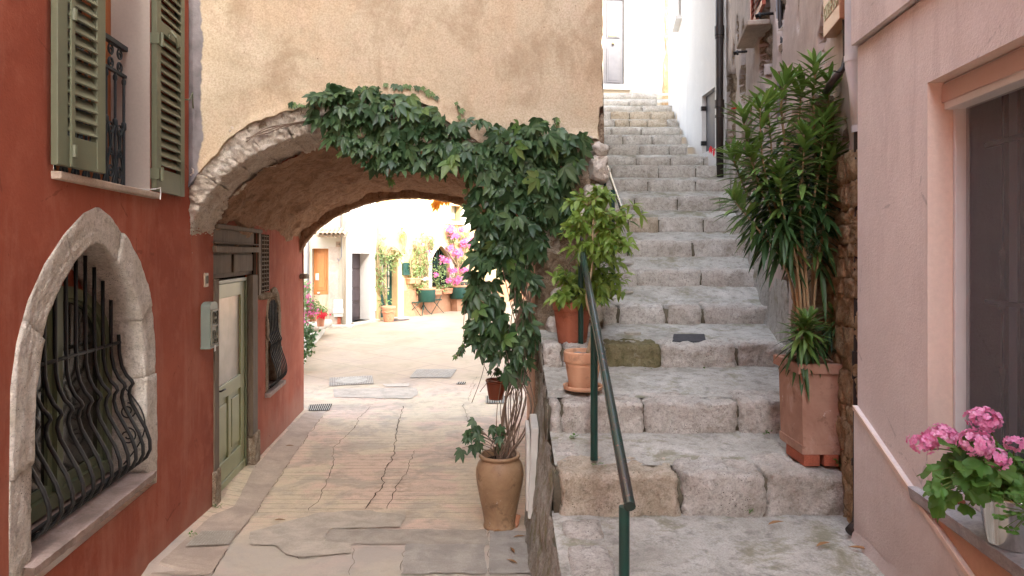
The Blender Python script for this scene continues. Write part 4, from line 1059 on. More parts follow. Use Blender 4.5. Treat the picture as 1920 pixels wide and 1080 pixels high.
# pipes
def pipe_thing(name, pts, r, m, label, cat, collars=(), origin=None):
    t = thing(name, origin or pts[-1], label, cat); mb = MB(); mb.tube(pts, r, 14); mb.build('pipe', m, t, smooth=True)
    for (p, rr_, h) in collars: mb = MB(); mb.lathe(p, [(rr_*.7, -h/2), (rr_, -h/2), (rr_, h/2), (rr_*.7, h/2)], 14); mb.build('collar', m, t, angle=40)
    return t
X0 = 1.625; Y0 = 3.30
pipe_thing('zinc_downpipe', [V((1.625, 3.26, 6.5)), V((1.625, 3.26, 3.05)), V((1.635, 3.25, 2.95)), V((1.645, 3.24, 2.74))], [.034, .034, .031, .028], MAT['zinc'], 'fat peeling white zinc downpipe in the corner against the pink house', 'downpipe', [((1.625, 3.26, 3.08), .037, .03), ((1.645, 3.24, 2.74), .031, .03)])
pipe_thing('cast_iron_downpipe', [V((1.648, 3.235, 2.73)), V((1.636, 3.235, 1.2)), V((1.630, 3.22, .98)), V((1.60, 3.16, .90)), V((1.555, 3.13, .872))], [.020, .020, .020, .024, .028], MAT['black_pipe'], 'thin black iron pipe below the zinc one, ending in an open elbow', 'downpipe', [((1.648, 3.235, 2.68), .026, .10), ((1.640, 3.235, 1.62), .026, .13), ((1.634, 3.235, 1.16), .024, .03)])
pipe_thing('black_downpipe', [P(1349, -40, 8.85), P(1349, 60, 8.85), P(1349, 200, 8.85), P(1350, 332, 8.85)], [.050, .050, .046, .046], MAT['black_pipe'], 'black iron downpipe between the white house and the peeling wall', 'downpipe', [(P(1349, 58, 8.85), .062, .12), (P(1349, 195, 8.85), .062, .10), (P(1349, 70, 8.85), .058, .03), (P(1349, 218, 8.85), .056, .03)])
mb = MB()
a_ = RG.a(1461, .04)
tag((lambda b: (b.tube([P(1461, -40, 5.42), P(1463, 40, 5.42), P(1468, 90, 5.36), P(1477, 132, 5.28)], .020, 8), b.build('wall_cable', MAT['black_pipe'], origin=P(1477, 132, 5.28), smooth=True))[1])(MB()), 'thick black cable running diagonally down the peeling wall', 'cable')
tag((lambda b: (b.tube([P(1457, -40, 5.45), P(1459, 60, 5.45), P(1461, 330, 5.42)], .014, 8), b.build('wall_conduit', MAT['grey_conduit'], origin=P(1461, 330, 5.4), smooth=True))[1])(MB()), 'thin grey conduit running straight down the peeling wall behind the oleander', 'conduit')
tag((lambda b: (b.tube([P(1537, 400, 4.15), P(1537, 560, 4.12), P(1537, 790, 4.12)], .013, 8), b.build('wall_conduit', MAT['grey_conduit'], origin=P(1537, 790, 4.1), smooth=True))[1])(MB()), 'grey conduit at the edge of the stone pier beside the tall planter', 'conduit')
tag((lambda b: (b.tube([P(1582, -60, 3.42), P(1583, 60, 3.42), P(1584, 105, 3.42), P(1581, 128, 3.40), P(1570, 142, 3.40), P(1556, 158, 3.44), P(1549, 172, 3.5)], [.009, .009, .009, .014, .018, .018, .016], 8), b.tube([P(1576, 136, 3.35), P(1563, 133, 3.33)], .004, 5), b.build('corrugated_cable', MAT['black_pipe'], origin=P(1560, 150, 3.4), smooth=True))[2])(MB()), 'black corrugated cable curling round beside the zinc downpipe', 'cable')

# ------------------------------------------------------------------ white house and the lit house at the top
wh = thing('white_house', (2.7, 9.5, 3.4), 'white rendered house on the right near the top of the steps', 'house')
W1 = Fr((2.695, 8.98), (2.665, 10.40)); W2 = Fr((2.665, 10.40), (3.13, 13.6))
mb = MB(); a0, a1 = sorted((W1.a(1316), W1.a(1342))); a0 = max(a0, .08); zlo = W1.az(1328, 283)[1]; zhi = W1.az(1328, 172)[1]
mb.panel(W1, [(-.05, 2.5), (W1.L, 2.5), (W1.L, 8.0), (-.05, 8.0)], [[(a0, zlo), (a1, zlo), (a1, zhi), (a0, zhi)]], depth=.10)
mb.panel(W2, [(0, 2.5), (W2.L+.2, 2.5), (W2.L+.2, 8.0), (0, 8.0)], [[(.85, 6.05), (1.35, 6.05), (1.35, 7.2), (.85, 7.2)]], depth=.18)
mb.quad(W1(0, 8, 0), W2(W2.L+.2, 8, 0), V((8, 13.8, 8)), V((8, 9, 8))); mb.quad(W2(W2.L+.2, 8, 0), V((8, 13.8, 8)), V((8, 13.8, 2)), W2(W2.L+.2, 2, 0)); mb.quad(W1(-.05, 8, 0), W1(-.05, 2.5, 0), W1(-.05, 2.5, -1.5), W1(-.05, 8, -1.5))
mb.build('wall', MAT['white_wall'], wh)
mb = MB(); mb.fbox(W1, a0, a1, zlo, zhi, -.09, -.06); cd = mb.build('cupboard_door', MAT['slate_door'], wh, bevel=.004)
mb = MB()
for z in (zlo+.12, zhi-.2): mb.fbox(W1, a1-.02, a1+.02, z, z+.06, -.06, .01)
mb.build('hinge', MAT['iron'], cd)
mb = MB(); mb.quad(W2(.85, 6.05, -.15), W2(1.35, 6.05, -.15), W2(1.35, 7.2, -.15), W2(.85, 7.2, -.15)); wz = mb.build('window', MAT['glass_dark'], wh)
mb = MB(); mb.fbox(W2, .75, 1.45, 5.98, 6.05, -.15, .10); mb.build('sill', MAT['white_paint'], wz, bevel=.01)
mb = MB()
for k in range(4): mb.tube([W2(.9+.13*k, 6.06, -.05), W2(.9+.13*k, 7.2, -.05)], .01, 5)
mb.build('bars', MAT['iron'], wz)
mb = MB(); mb.stone(P(1272, 222, 12.0), (.10, .06, .5), r=.02, amp=.01, seed=8, tilt=.28); mb.build('prop_stone', MAT['cream'], wh, smooth=True)
eh = thing('sunlit_house', (2, 16, 6), 'sunlit cream house with a narrow grey door closing the top of the steps', 'house')
EW = Fr((.5, 15.7), (4.8, 16.1))
mb = MB(); a0, a1 = sorted((EW.a(1131), EW.a(1170))); zlo = EW.az(1150, 159)[1]
mb.panel(EW, [(-.5, 3), (EW.L, 3), (EW.L, 9.5), (-.5, 9.5)], [[(a0, zlo), (a1, zlo), (a1, zlo+2.02), (a0, zlo+2.02)]], depth=.08)
mb.build('wall', MAT['cream'], eh)
mb = MB(); mb.fbox(EW, a0, a1, zlo, zlo+2.02, -.10, -.05)
c_ = (a0+a1)/2
for (h0, h1) in ((.06, .86), (1.10, 1.95)): 
    mb.fbox(EW, a0+.09, a1-.09, zlo+h0, zlo+h1, -.05, -.035); mb.fbox(EW, a0+.13, a1-.13, zlo+h0+.05, zlo+h1-.05, -.035, -.028)
dd = mb.build('door', MAT['grey_door'], eh, bevel=.006)
mb = MB(); mb.lathe(EW(c_, zlo+.97, -.02), [(.001, -.03), (.03, -.015), (.03, .015), (.001, .03)], 10); mb.fbox(EW, c_-.11, c_+.11, zlo+1.13, zlo+1.18, -.035, -.02); mb.build('handle', MAT['brass'], dd, smooth=False)
mb = MB(); mb.fbox(EW, a0-.12, a1+.16, zlo-.12, zlo-.0, -.05, .06); mb.fbox(EW, a1+.0, a1+.14, zlo, zlo+2.1, -.03, .03); mb.build('door_surround', MAT['white_paint'], eh, bevel=.01)
mb = MB(); a_, z_ = EW.az(1181, 67); mb.fbox(EW, a_-.05, a_+.05, z_-.07, z_+.07, 0, .05); mb.build('bell_box', MAT['white_paint'], eh, bevel=.01)
mb = MB(); a_, z_ = EW.az(1181, 67)
mb.tube([EW(a_, z_-.07, .01), EW(a_, zlo-.3, .01)], .008, 5); mb.build('bell_wire', MAT['white_paint'], eh)
mb = MB(); 
def rs(u, v):
    z = lerp(5.0, 9., v); a = lerp(EW.a(1246+6*math.sin(z*2)), EW.a(1275), u) if False else lerp(EW.az(1247, 0)[0]-.12*max(0, 7-z)/2+.05*fbm(V((z*2.4, 0, 0)), 3), EW.a(1290), u)
    return EW(a, z, .03+.03*fbm(V((a*5, z*5, 0)), 4))
mb.grid(rs, 12, 60); mb.build('bare_strip', MAT['ochre_rubble'], eh, smooth=True)
q = P(1262, 65, 13.4); mb = MB(); mb.box(q.x-.05, q.x+.05, q.y, q.y+.1, q.z-.22, q.z+.22); tag(mb.build('meter_box', MAT['slate_door'], origin=q, bevel=.008), 'narrow dark box on the corner of the white house by the sunlit house', 'box')
# ------------------------------------------------------------------ pink house
pk = thing('pink_house', RW(2, .8, 0), 'pink rendered house at the right edge with a barred window', 'house')
c0 = ad(RW, 3.12)
w0, w1 = ad(RW, .75), ad(RW, 2.485)
zt_ = 2.77; zs_ = 1.275
mb = MB()
BAND = lambda a: 1.455+(a-c0)*.352          # sloping plinth line
sa = ad(RW, 2.56)
mb.panel(RW, [(-7, -1), (c0, -1), (c0, 3.09), (-7, 3.09)], [[(w0, zs_), (w1, zs_), (w1, zt_), (w0, zt_)]], depth=.0008)
mb.build('wall', MAT['pink'], pk)
mb = MB(); 
mb.panel(RW, [(-7, 3.10), (c0+.002, 3.10), (c0+.002, 13.0), (-7, 13.0)], [], n=.028, depth=.05, sides=True)
mb.quad(RW(c0, -1, -.0), RW(c0, 13.0, -.0), RW(c0, 13.0, -6), RW(c0, -1, -6)); mb.quad(RW(-7, -1, 0), RW(-7, 13, 0), RW(-7, 13, -6), RW(-7, -1, -6))
mb.quad(RW(-7, 13, 0), RW(c0, 13, 0), RW(c0, 13, -6), RW(-7, 13, -6)); mb.quad(RW(-7, -1, -6), RW(c0, -1, -6), RW(c0, 13, -6), RW(-7, 13, -6))  # unseen top and back, sized to keep direct sun off the alley
mb.build('upper_wall', MAT['pink'], pk)
mb = MB(); ab = (zs_-.06-1.455)/.352+c0
mb.panel(RW, [(-7, -1), (c0+.001, -1), (c0+.001, 1.455), (-1.5, BAND(-1.5)), (-7, BAND(-1.5))], [], n=.016, depth=.02, sides=True)
mb.build('plinth', MAT['pink'], pk)
mb = MB(); mb.add([RW(c0+.002, 1.455, .003), RW(-1.5, BAND(-1.5), .003), RW(-1.5, BAND(-1.5), .022), RW(c0+.002, 1.455, .022), RW(c0+.002, 1.435, .022), RW(-1.5, BAND(-1.5)-.02, .022)], [(0, 1, 2, 3), (3, 2, 5, 4)])
mb.build('band', MAT['peach'], pk)
# apron under the sill
mb = MB(); mb.add([RW(sa-.0, zs_-.045, .004), RW(-1.0, zs_-.045, .004), RW(-1.0, BAND(-1.0), .004), RW(sa-.02, BAND(sa-.02)+.002, .004)], [(0, 1, 2, 3)]); mb.build('apron', MAT['peach_dark'], pk)
mb = MB()
mb.quad(RW(w1, zs_, .001), RW(w1, zt_, .001), RW(w1, zt_, -.14), RW(w1, zs_, -.14)); mb.quad(RW(w0, zs_, .001), RW(w0, zt_, .001), RW(w0, zt_, -.14), RW(w0, zs_, -.14))
mb.quad(RW(w0, zt_, .001), RW(w1, zt_, .001), RW(w1, zt_, -.14), RW(w0, zt_, -.14)); mb.build('reveal', MAT['peach'], pk)
mb = MB(); f1 = w1-.002; fn = -.105
mb.fbox(RW, f1-.017, f1, zs_, zt_-.09, fn-.03, fn+.02); mb.fbox(RW, w0+.03, f1, zt_-.10, zt_-.001, fn-.03, fn+.05); mb.fbox(RW, w0, w0+.03, zs_, zt_-.09, fn-.03, fn+.025); mb.fbox(RW, w0+.03, f1-.017, zs_+.002, zs_+.03, fn-.03, fn+.02)
wn_ = mb.build('window', MAT['white_paint'], pk, bevel=.003); wn_['label'] = 'window with insect screen over twisted iron bars'
mb = MB(); mb.fbox(RW, w0, f1+.002, zt_-.075, zt_-.010, fn+.04, fn+.058); mb.build('roller_box', MAT['pink_frame'], wn_, bevel=.003)
mb = MB(); mb.quad(RW(w0+.03, zs_+.02, fn-.01), RW(f1-.03, zs_+.02, fn-.01), RW(f1-.03, zt_-.09, fn-.01), RW(w0+.03, zt_-.09, fn-.01)); mb.build('screen', MAT['screen'], wn_)
mb = MB(); k = 0; a = f1-.14
while a > w0+.05:
    tw = (k % 2 == 0)
    mb.fbox(RW, a-.007, a+.007, zs_, zt_-.05, fn-.085, fn-.07)
    if tw:
        for zc in (2.06, 1.66):
            n_ = 12
            for q in range(n_):
                z0_ = zc-.10+.2*q/n_; z1_ = z0_+.2/n_; h0 = .006+.017*abs(q/n_*2-1)
                mb.add([RW(a-h0, z0_, fn-.068), RW(a+h0, z0_, fn-.068), RW(a+h0, z1_, fn-.068), RW(a-h0, z1_, fn-.068)], [(0, 1, 2, 3)])
    a -= .085 if tw else .085; k += 1
for z in (2.53, 1.98): mb.fbox(RW, w0+.05, f1-.06, z-.008, z+.008, fn-.07, fn-.055)
mb.build('bars', MAT['iron'], wn_)
mb = MB(); 
mb.grid(lambda u, v: RW(lerp(w0, f1, u), lerp(zs_, zt_, v), fn-.16+.018*math.sin(u*70)), 160, 2); mb.build('curtain', MAT['curtain'], wn_, smooth=True)
mb = MB(); mb.quad(RW(w0-.1, zs_-.1, -.33), RW(w1+.1, zs_-.1, -.33), RW(w1+.1, zt_+.1, -.33), RW(w0-.1, zt_+.1, -.33)); mb.build('dark_room', MAT['void'], wn_)
mb = MB()
mb.grid(lambda u, v: RW(lerp(w0-.05, sa, u), zs_+.001+.0, lerp(-.13, .035+.004*fbm(V((u*30, 0, 0)), 3), v)), 60, 6)
mb.grid(lambda u, v: RW(lerp(w0-.05, sa, u), zs_+.001-.045*v, .035+.004*fbm(V((u*30, v*2, 0)), 3)-.008*v), 60, 3)
mb.quad(RW(sa, zs_+.001, .033), RW(sa, zs_+.001, -.1), RW(sa, zs_-.045, -.1), RW(sa, zs_-.045, .026)); mb.quad(RW(sa, zs_-.045, .027), RW(w0-.05, zs_-.045, .027), RW(w0-.05, zs_-.045, -.1), RW(sa, zs_-.045, -.1))
mb.build('sill', MAT['marble'], pk)
mb = MB()
def pf(u, v):
    a = lerp(-1, c0+.004, u); return RW(a, lerp(.78, .90+.02*NZ.noise(V((a*9, 0, 0))), v), .018+.035*(1-v)**2+.008*fbm(V((a*8, v, 1)), 3))
mb.grid(pf, 90, 5); mb.build('wall_foot', MAT['pink'], pk, smooth=True)
# handrail
H = thing('lower_handrail', (.45, 3.6, 1.07), 'lower dark green tubular handrail with three posts at the foot of the steps', 'handrail', )
A_ = P(1183, 958, 2.42); B_ = P(1113, 604, 3.62); C_ = P(1089, 444, 5.0)
A_ = V((.425, 2.40, 1.248)); B_ = V((.445, 3.62, 1.775)); C_ = P(1089, 452, 5.0)
A_ = P(1181, 950, 2.40); B_ = P(1116, 604, 3.62)
mb = MB(); mb.tube([A_, A_.lerp(B_, .5)+V((0, 0, .002)), B_, B_.lerp(C_, .5)+V((0, 0, -.01)), C_, C_+V((.0, .08, .02))], .021, 16); mb.build('rail', MAT['rail_worn'], H, smooth=False, angle=50)
for base, top in ((V((A_.x-.015, 2.43, .83)), A_.z-.01), (V((P(1114, 862, 3.62).x, 3.62, 1.055)), B_.z-.02), (V((P(1089, 654, 5.0).x, 5.0, 1.45)), C_.z)):
    mb = MB(); mb.tube([base, V((base.x, base.y, top))], .0195, 16); mb.tube([base, base+V((0, 0, .012))], .0200, 16, caps=False); mb.build('post', MAT['rail_green'], H, angle=50)
H2 = thing('upper_handrail', (.93, 6, 1.9), 'upper dark green handrail climbing along the arch house wall', 'handrail')
D_ = P(1169, 400, 5.75); E_ = P(1134, 300, 8.0); F_ = P(1128, 258, 9.2); 
mb = MB(); mb.tube([P(1113, 411, 5.65), P(1150, 411, 5.68), P(1163, 411, 5.70), D_, D_.lerp(E_, .06), E_, F_], .020, 12); mb.build('rail', MAT['rail_worn'], H2, angle=50)
for b, t in ((P(1149, 541, 6.15), P(1149, 356, 6.15)), (V((E_.x, 8.0, 2.7)), E_)): mb = MB(); mb.tube([b, t], .019, 12); mb.build('post', MAT['rail_green'], H2, angle=50)
mb = MB(); mb.tube([P(1113, 411, 5.65), P(1112, 400, 5.6)], .02, 10); mb.build('bracket', MAT['rail_green'], H2)
# ------------------------------------------------------------------ the square beyond the arch
CO = Fr((-8.5, 19.62), (-4.86, 19.78)); CW = Fr((-4.86, 19.78), (-4.22, 21.1)); YW = Fr((-4.22, 21.2), (1.6, 27.8))
def rect(fr, x0, x1, y0, y1, n=0):
    a0, a1 = sorted((fr.a(x0, n), fr.a(x1, n))); z1 = fr.az((x0+x1)/2, y0, n)[1]; z0 = fr.az((x0+x1)/2, y1, n)[1]; return a0, a1, z0, z1
def hole(r): return [(r[0], r[2]), (r[1], r[2]), (r[1], r[3]), (r[0], r[3])]
oh = thing('cream_house', CO(1, 0, 0), 'cream house beyond the arch with an orange wooden door under a little tiled canopy', 'house')
od = rect(CO, 585, 616, 466, 611)
mb = MB(); mb.panel(CO, [(0, -.5), (CO.L, -.5), (CO.L, 8.8), (0, 8.8)], [hole(od)], depth=.25); mb.quad(CO(0, 8.8, 0), CO(CO.L, 8.8, 0), CO(CO.L, 8.8, -5), CO(0, 8.8, -5)); mb.build('wall', MAT['cream'], oh)
mb = MB(); a0, a1, z0, z1 = od; zm = CO.az(600, 553)[1]
mb.fbox(CO, a0, a1, zm, z1, -.25, -.2); mb.fbox(CO, a0+.1, a1-.1, zm+.12, z1-.1, -.2, -.185); mb.fbox(CO, a0+.15, a1-.15, zm+.2, z1-.18, -.185, -.17)
dd = mb.build('door', MAT['wood_orange_light'], oh, bevel=.01)
mb = MB(); mb.fbox(CO, a0, a1, z0, zm-.0, -.25, -.205); mb.fbox(CO, a0+.12, a1-.12, z0+.1, zm-.1, -.2, -.19); mb.build('lower_panel', MAT['wood_bleached'], dd, bevel=.01)
mb = MB(); mb.fbox(CO, a0+.06, a0+.16, zm+.42, zm+.62, -.185, -.16); mb.lathe(CO(a0+.15, zm+.05, -.17), [(.001, -.03), (.04, -.02), (.04, .02), (.001, .03)], 10); mb.build('lock', MAT['white_box'], dd)
mb = MB(); mb.fbox(CO, a1+.0, a1+.30, z0-.1, z1+.05, -.005, .012); mb.build('door_jamb', MAT['tread'] if False else MAT['kerb_cement'], oh)
mb = MB(); rr = rect(CO, 600, 654, 437, 450)
mb.fbox(CO, rr[0], rr[1], rr[3]-.12, rr[3]-.06, 0, .5)
cn = mb.build('canopy', MAT['cream'], oh)
mb = MB(); n_ = 7
for k in range(n_):
    a = lerp(rr[0], rr[1], (k+.5)/n_); h = (rr[1]-rr[0])/n_/2
    for row in range(2):
        def tl(u, v, a=a, h=h, row=row): th = PI*u; return CO(a+h*.98*math.cos(th), rr[3]+.08-.16*(v*.55+row*.45)+.075*math.sin(th)+.015*(1-row), .03+.62*(v*.55+row*.45))
        mb.grid(tl, 8, 3)
    def tv(u, v, a=a, h=h): th = PI*u; return CO(a+h+h*.6*math.cos(th), rr[3]+.05-.16*v-.03*math.sin(th), .03+.58*v)
    mb.grid(tv, 6, 2)
mb.build('roof_tiles', MAT['tile'], cn, smooth=True)
tag((lambda b: (b.tube([CO(CO.a(646), .1, .06), CO(CO.a(646), 8, .06)], .06, 12), b.build('cream_downpipe', MAT['cream'], origin=CO(CO.a(646), .1, .06), smooth=True))[1])(MB()), 'cream painted downpipe between the orange door and the white house', 'downpipe')
mb = MB(); r_ = rect(CO, 626, 643, 562, 594, .1); mb.fbox(CO, r_[0], r_[1], r_[2], r_[3], 0, .12); mb.fbox(CO, r_[0]-.02, r_[1]+.02, r_[2]+.1, r_[2]+.24, .12, .15)
tag(mb.build('meter_box', MAT['white_box'], origin=CO(r_[0], r_[2], 0), bevel=.01), 'white plastic meter box on the wall right of the orange door', 'meter box')
mb = MB(); r_ = rect(CO, 632, 638, 594, 609, .1); mb.fbox(CO, r_[0], r_[1], 0, r_[3], 0, .05); tag(mb.build('meter_duct', MAT['rust_shutter'], origin=CO(r_[0], 0, 0)), 'small brown duct under the white meter box', 'duct')
r_ = rect(CO, 630, 638, 453, 463); mb = MB(); mb.fbox(CO, *r_, 0, .02); npl = tag(mb.build('house_number', MAT['num_tile'], origin=CO(r_[0], r_[2], 0)), 'small square number tile beside the tiled canopy', 'number tile')
text('number', '14', .11, CO, (r_[0]+r_[1])/2, (r_[2]+r_[3])/2, .022, MAT['num_ink'], npl)
mb = MB(); a_ = CO.a(586)-.12; mb.tube([CO(a_, .45, .04), CO(a_, 2.8, .04), CO(a_, 5, .04)], .03, 8); mb.tube([CO(a_-.0, .45, .04), CO(a_-.12, .3, .04)], .03, 8)
tag(mb.build('grey_conduit', MAT['grey_conduit'], origin=CO(a_, .4, 0), smooth=True), 'grey conduit up the wall left of the orange door', 'conduit')
mb = MB(); mb.tube([CO(CO.a(641), 4.5, .05), CO(CO.a(639), 3.0, .05), CO(CO.a(642), 2.45, .05), CO(CO.a(641), 2.05, .08), CO(CO.a(637), 1.92, .1), CO(CO.a(634), 2.0, .06)], .014, 6)
tag(mb.build('hanging_cable', MAT['grey_conduit'], origin=CO(CO.a(641), 2, .05), smooth=True), 'dark cable looping down beside the tiled canopy', 'cable')
mb = MB(); mb.fbox(CO, od[0]-.2, od[1]+.75, -.1, zg(-5.3, 19.5)+.07, .0, .45); mb.build('doorstep', MAT['patch_light'], oh, bevel=.02)

whs = thing('white_town_house', CW(.3, 0, 0), 'bright white house beyond the arch with a dark panelled door in a deep recess', 'house')
wd = rect(CW, 660, 694, 475, 602); 
mb = MB(); mb.panel(CW, [(0, -.5), (CW.L, -.5), (CW.L, 9.5), (0, 9.5)], [hole(wd)], depth=.45); mb.quad(CW(0, 9.5, 0), CW(CW.L, 9.5, 0), CW(CW.L, 9.5, -5), CW(0, 9.5, -5)); mb.build('wall', MAT['white_wall'], whs)
mb = MB(); a0, a1, z0, z1 = wd; mb.fbox(CW, a0, a1, z0, z1, -.43, -.38)
for h0, h1 in ((.08, .5), (.58, .92), (1.0, 1.5), (1.58, 2.0)):
    for f0, f1 in ((.08, .46), (.54, .92)): mb.fbox(CW, lerp(a0, a1, f0), lerp(a0, a1, f1), z0+h0, z0+h1, -.38, -.355)
mb.build('door', MAT['wood_dark'], whs, bevel=.008)
mb = MB(); mb.fbox(CW, a0-.05, a1+.35, -.1, z0, -.4, .12); mb.build('doorstep', MAT['patch_light'], whs, bevel=.02)
r_ = rect(CW, 700, 704, 548, 583); mb = MB(); mb.fbox(CW, *r_, 0, .03); tag(mb.build('meter_cover', MAT['white_box'], origin=CW(r_[0], r_[2], 0)), 'narrow white wall cover between white house and climber', 'cover')

yh = thing('yellow_house', YW(3, 0, 0), 'yellow house beyond the arch with arched window, green door and climbing plants', 'house')
yd = rect(YW, 714, 745, 478, 596); AWc = YW.a(826)
ao = arch_top(.60, 2.15, .62, AWc, 16)
def ogive(c, w, z0, zs, zt, n=8):
    L_ = [(c-w*math.cos(t*PI/2/n)**.75 if False else c-w*(1-(t/n)**1.9), lerp(zs, zt, t/n)) for t in range(n+1)]
    return [(c-w, z0)]+L_+[(2*c-a, z) for a, z in L_[-2::-1]]+[(c+w, z0)]
zsl = YW.az(826, 545)[1]; zap = YW.az(826, 460)[1]; zsp = YW.az(826, 492)[1]
w_w = abs(YW.a(843)-YW.a(809))/2
OG = ogive(AWc, w_w, zsl, zsp, zap)
bw = rect(YW, 846, 864, 386, 415)
mb = MB(); mb.panel(YW, [(0, -.5), (YW.L, -.5), (YW.L, 9.5), (0, 9.5)], [hole(yd), OG, hole(bw)], depth=.3); mb.quad(YW(0, 9.5, 0), YW(YW.L, 9.5, 0), YW(YW.L, 9.5, -5), YW(0, 9.5, -5)); mb.build('wall', MAT['yellow'], yh)
mb = MB(); d0 = YW.a(757)
mb.grid(lambda u, v: YW(lerp(d0, YW.L, u), lerp(-.3, lerp(.95, 1.35, u)+.03*fbm(V((u*20, 1, 1)), 3), v), .02+.01*fbm(V((u*20, v*5, 1)), 2)), 60, 6); mb.build('dado', MAT['orange_dado'], yh, smooth=True)
mb = MB(); a0, a1, z0, z1 = yd; mb.fbox(YW, a0, a1, z0, z1, -.34, -.28)
for f in (.1, .3, .5, .7, .9): mb.tube([YW(lerp(a0, a1, f), z0+.9, -.25), YW(lerp(a0, a1, f), z1-.05, -.25)], .014, 5)
for h in (.9, 1.3, 1.7): mb.fbox(YW, a0+.05, a1-.05, z0+h, z0+h+.03, -.27, -.24)
gd = mb.build('door', MAT['court_green'], yh)
mb = MB(); mb.quad(YW(a0+.1, z0+.85, -.275), YW(a1-.1, z0+.85, -.275), YW(a1-.1, z1-.06, -.275), YW(a0+.1, z1-.06, -.275)); mb.build('pane', MAT['glass_frost'], gd)
mb = MB(); mb.fbox(YW, YW.a(746), YW.a(757)-.02, -.1, z1+.02, .0, .03); mb.build('door_pilaster', plaster('pale_yellow_render', (.72, .64, .36), (.68, .6, .33), None, .2, 60).m, yh)
mb = MB(); mb.fbox(YW, YW.a(733), YW.a(757), zg(-3.8, 21.8)-.02, z0+.01, -.3, .35); mb.build('doorstep', MAT['patch_grey'], yh, bevel=.015)
mb = MB(); ring_o = ogive(AWc, w_w+.22, zsl, zsp, zap+.22)
mb.noflip = False
m_ = len(OG)
for i in range(m_-1): mb.add([YW(*ring_o[i], .035), YW(*ring_o[i+1], .035), YW(*OG[i+1], .035), YW(*OG[i], .035), YW(*ring_o[i], 0), YW(*ring_o[i+1], 0), YW(*OG[i+1], -.02), YW(*OG[i], -.02)], [(0, 1, 2, 3), (0, 1, 5, 4), (3, 2, 6, 7)])
yaw = mb.build('arched_window', MAT['peach'], yh)
mb = MB(); mb.panel(YW, OG, [], n=-.27); mb.build('pane', MAT['glass_dark'], yaw)
mb = MB()
mb.tube([YW(a, z, -.2) for a, z in ogive(AWc, w_w-.02, zsl, zsp, zap-.03)], .03, 6); mb.tube([YW(AWc, zsl, -.2), YW(AWc, zap, -.2)], .025, 6); mb.tube([YW(AWc-w_w, zsp, -.2), YW(AWc+w_w, zsp, -.2)], .02, 6)
for k in range(-3, 4): mb.tube([YW(AWc+k*w_w/4, zsl, -.06), YW(AWc+k*w_w/4, lerp(zap-.2, zsp, abs(k)/4), -.06)], .011, 5)
mb.build('grille', MAT['court_green'], yaw)
a0, a1, z0, z1 = bw; mb = MB(); mb.fbox(YW, a0, a1, z0, z1, -.3, -.27); upw = mb.build('upper_window', MAT['glass_frost'], yh)
mb = MB()
for f0, f1 in ((0, .08), (.46, .54), (.92, 1)): mb.fbox(YW, lerp(a0, a1, f0), lerp(a0, a1, f1), z0, z1, -.27, -.24)
mb.fbox(YW, lerp(a0, a1, .08), lerp(a0, a1, .92), z0, z0+.1, -.268, -.242); mb.build('frame', MAT['green_frame'], upw)
mb = MB(); mb.fbox(YW, a0-.15, a1+.15, z0-.12, z0, -.05, .12); mb.build('sill', MAT['cream'], upw, bevel=.01)
r_ = rect(YW, 868, 1000, 300, 432, .02); mb = MB(); mb.fbox(YW, r_[0], r_[1], r_[2], 9.4, 0, .03); mb.build('pink_upper_storey', MAT['pink'], yh)
# wall mailbox
r_ = rect(YW, 756, 768, 492, 516, .1); mb = MB(); a0, a1, z0, z1 = r_
pr = [(a0, z0), (a1, z0), (a1, z1-.06)]+[((a0+a1)/2+(a1-a0)/2*math.cos(k*PI/8), z1-.06+.06*math.sin(k*PI/8)) for k in range(1, 8)]+[(a0, z1-.06)]
m_ = len(pr); mb.add([YW(a, z, .0) for a, z in pr]+[YW(a, z, .11) for a, z in pr], [tuple(range(m_)), tuple(range(2*m_-1, m_-1, -1))]+[(i, (i+1) % m_, m_+(i+1) % m_, m_+i) for i in range(m_)])
mb.fbox(YW, a0+.05, a1-.05, z1-.16, z1-.13, .11, .125); mb.tube([YW((a0+a1)/2+.06*math.cos(t*PI/6), (z0+z1)/2-.03+.07*math.sin(t*PI/6), .115) for t in range(13)], .008, 5)
tag(mb.build('mailbox', MAT['court_green'], origin=YW(a0, z0, 0)), 'dark green mailbox on the yellow wall between green door and arched window', 'mailbox')
# ledge with steps at the left of the square
lt = thing('stone_ledge', (-4.6, 15, -.1), 'low cream stone ledge running along the left side beyond the arch', 'ledge')
LP = [(570, 668, 12.6), (580, 655, 13.4), (600, 640, 15.2), (613, 627, 17.2), (619, 619, 18.6)]
mb = MB(); top = [G(578, 690), G(597, 666), G(612, 645), G(621, 628)]
tp = [V((-3.95, 12.9, 0)), V((-4.25, 14.0, 0)), V((-4.62, 15.8, 0)), V((-4.9, 17.5, 0)), V((-5.1, 18.6, 0)), V((-5.5, 19.0, 0))]
def ledge(u, v):
    s = u*(len(tp)-1); j = min(len(tp)-2, int(s)); p = tp[j].lerp(tp[j+1], s-j); h = lerp(.36, .13, u); g0 = zg(p.x, p.y)
    if v < .4: return (p.x+.01*fbm(V((p.y*4, v*3, 0)), 2), p.y, lerp(g0-.1, g0+h, v/.4))
    return (p.x-1.6*(v-.4)/.6, p.y, g0+h+.006*fbm(V((p.y*4, v*9, 0)), 2))
mb.grid(ledge, 60, 20); mb.build('top', MAT['patch_light'], lt, angle=40)
mb = MB(); mb.stone((-5.15, 17.3, .33), (.9, 1.3, .18), r=.05, amp=.01, seed=3, n=.08); mb.build('upper_step', MAT['patch_light'], lt, smooth=True)
mb = MB(); mb.box(-7.5, -3.6, 12.2, 12.9, -.4, 2.0) if False else mb.box(-9, -5.6, 10.2, 19.6, -.4, .6); mb.build('back_bed', MAT['mosswall'], lt)

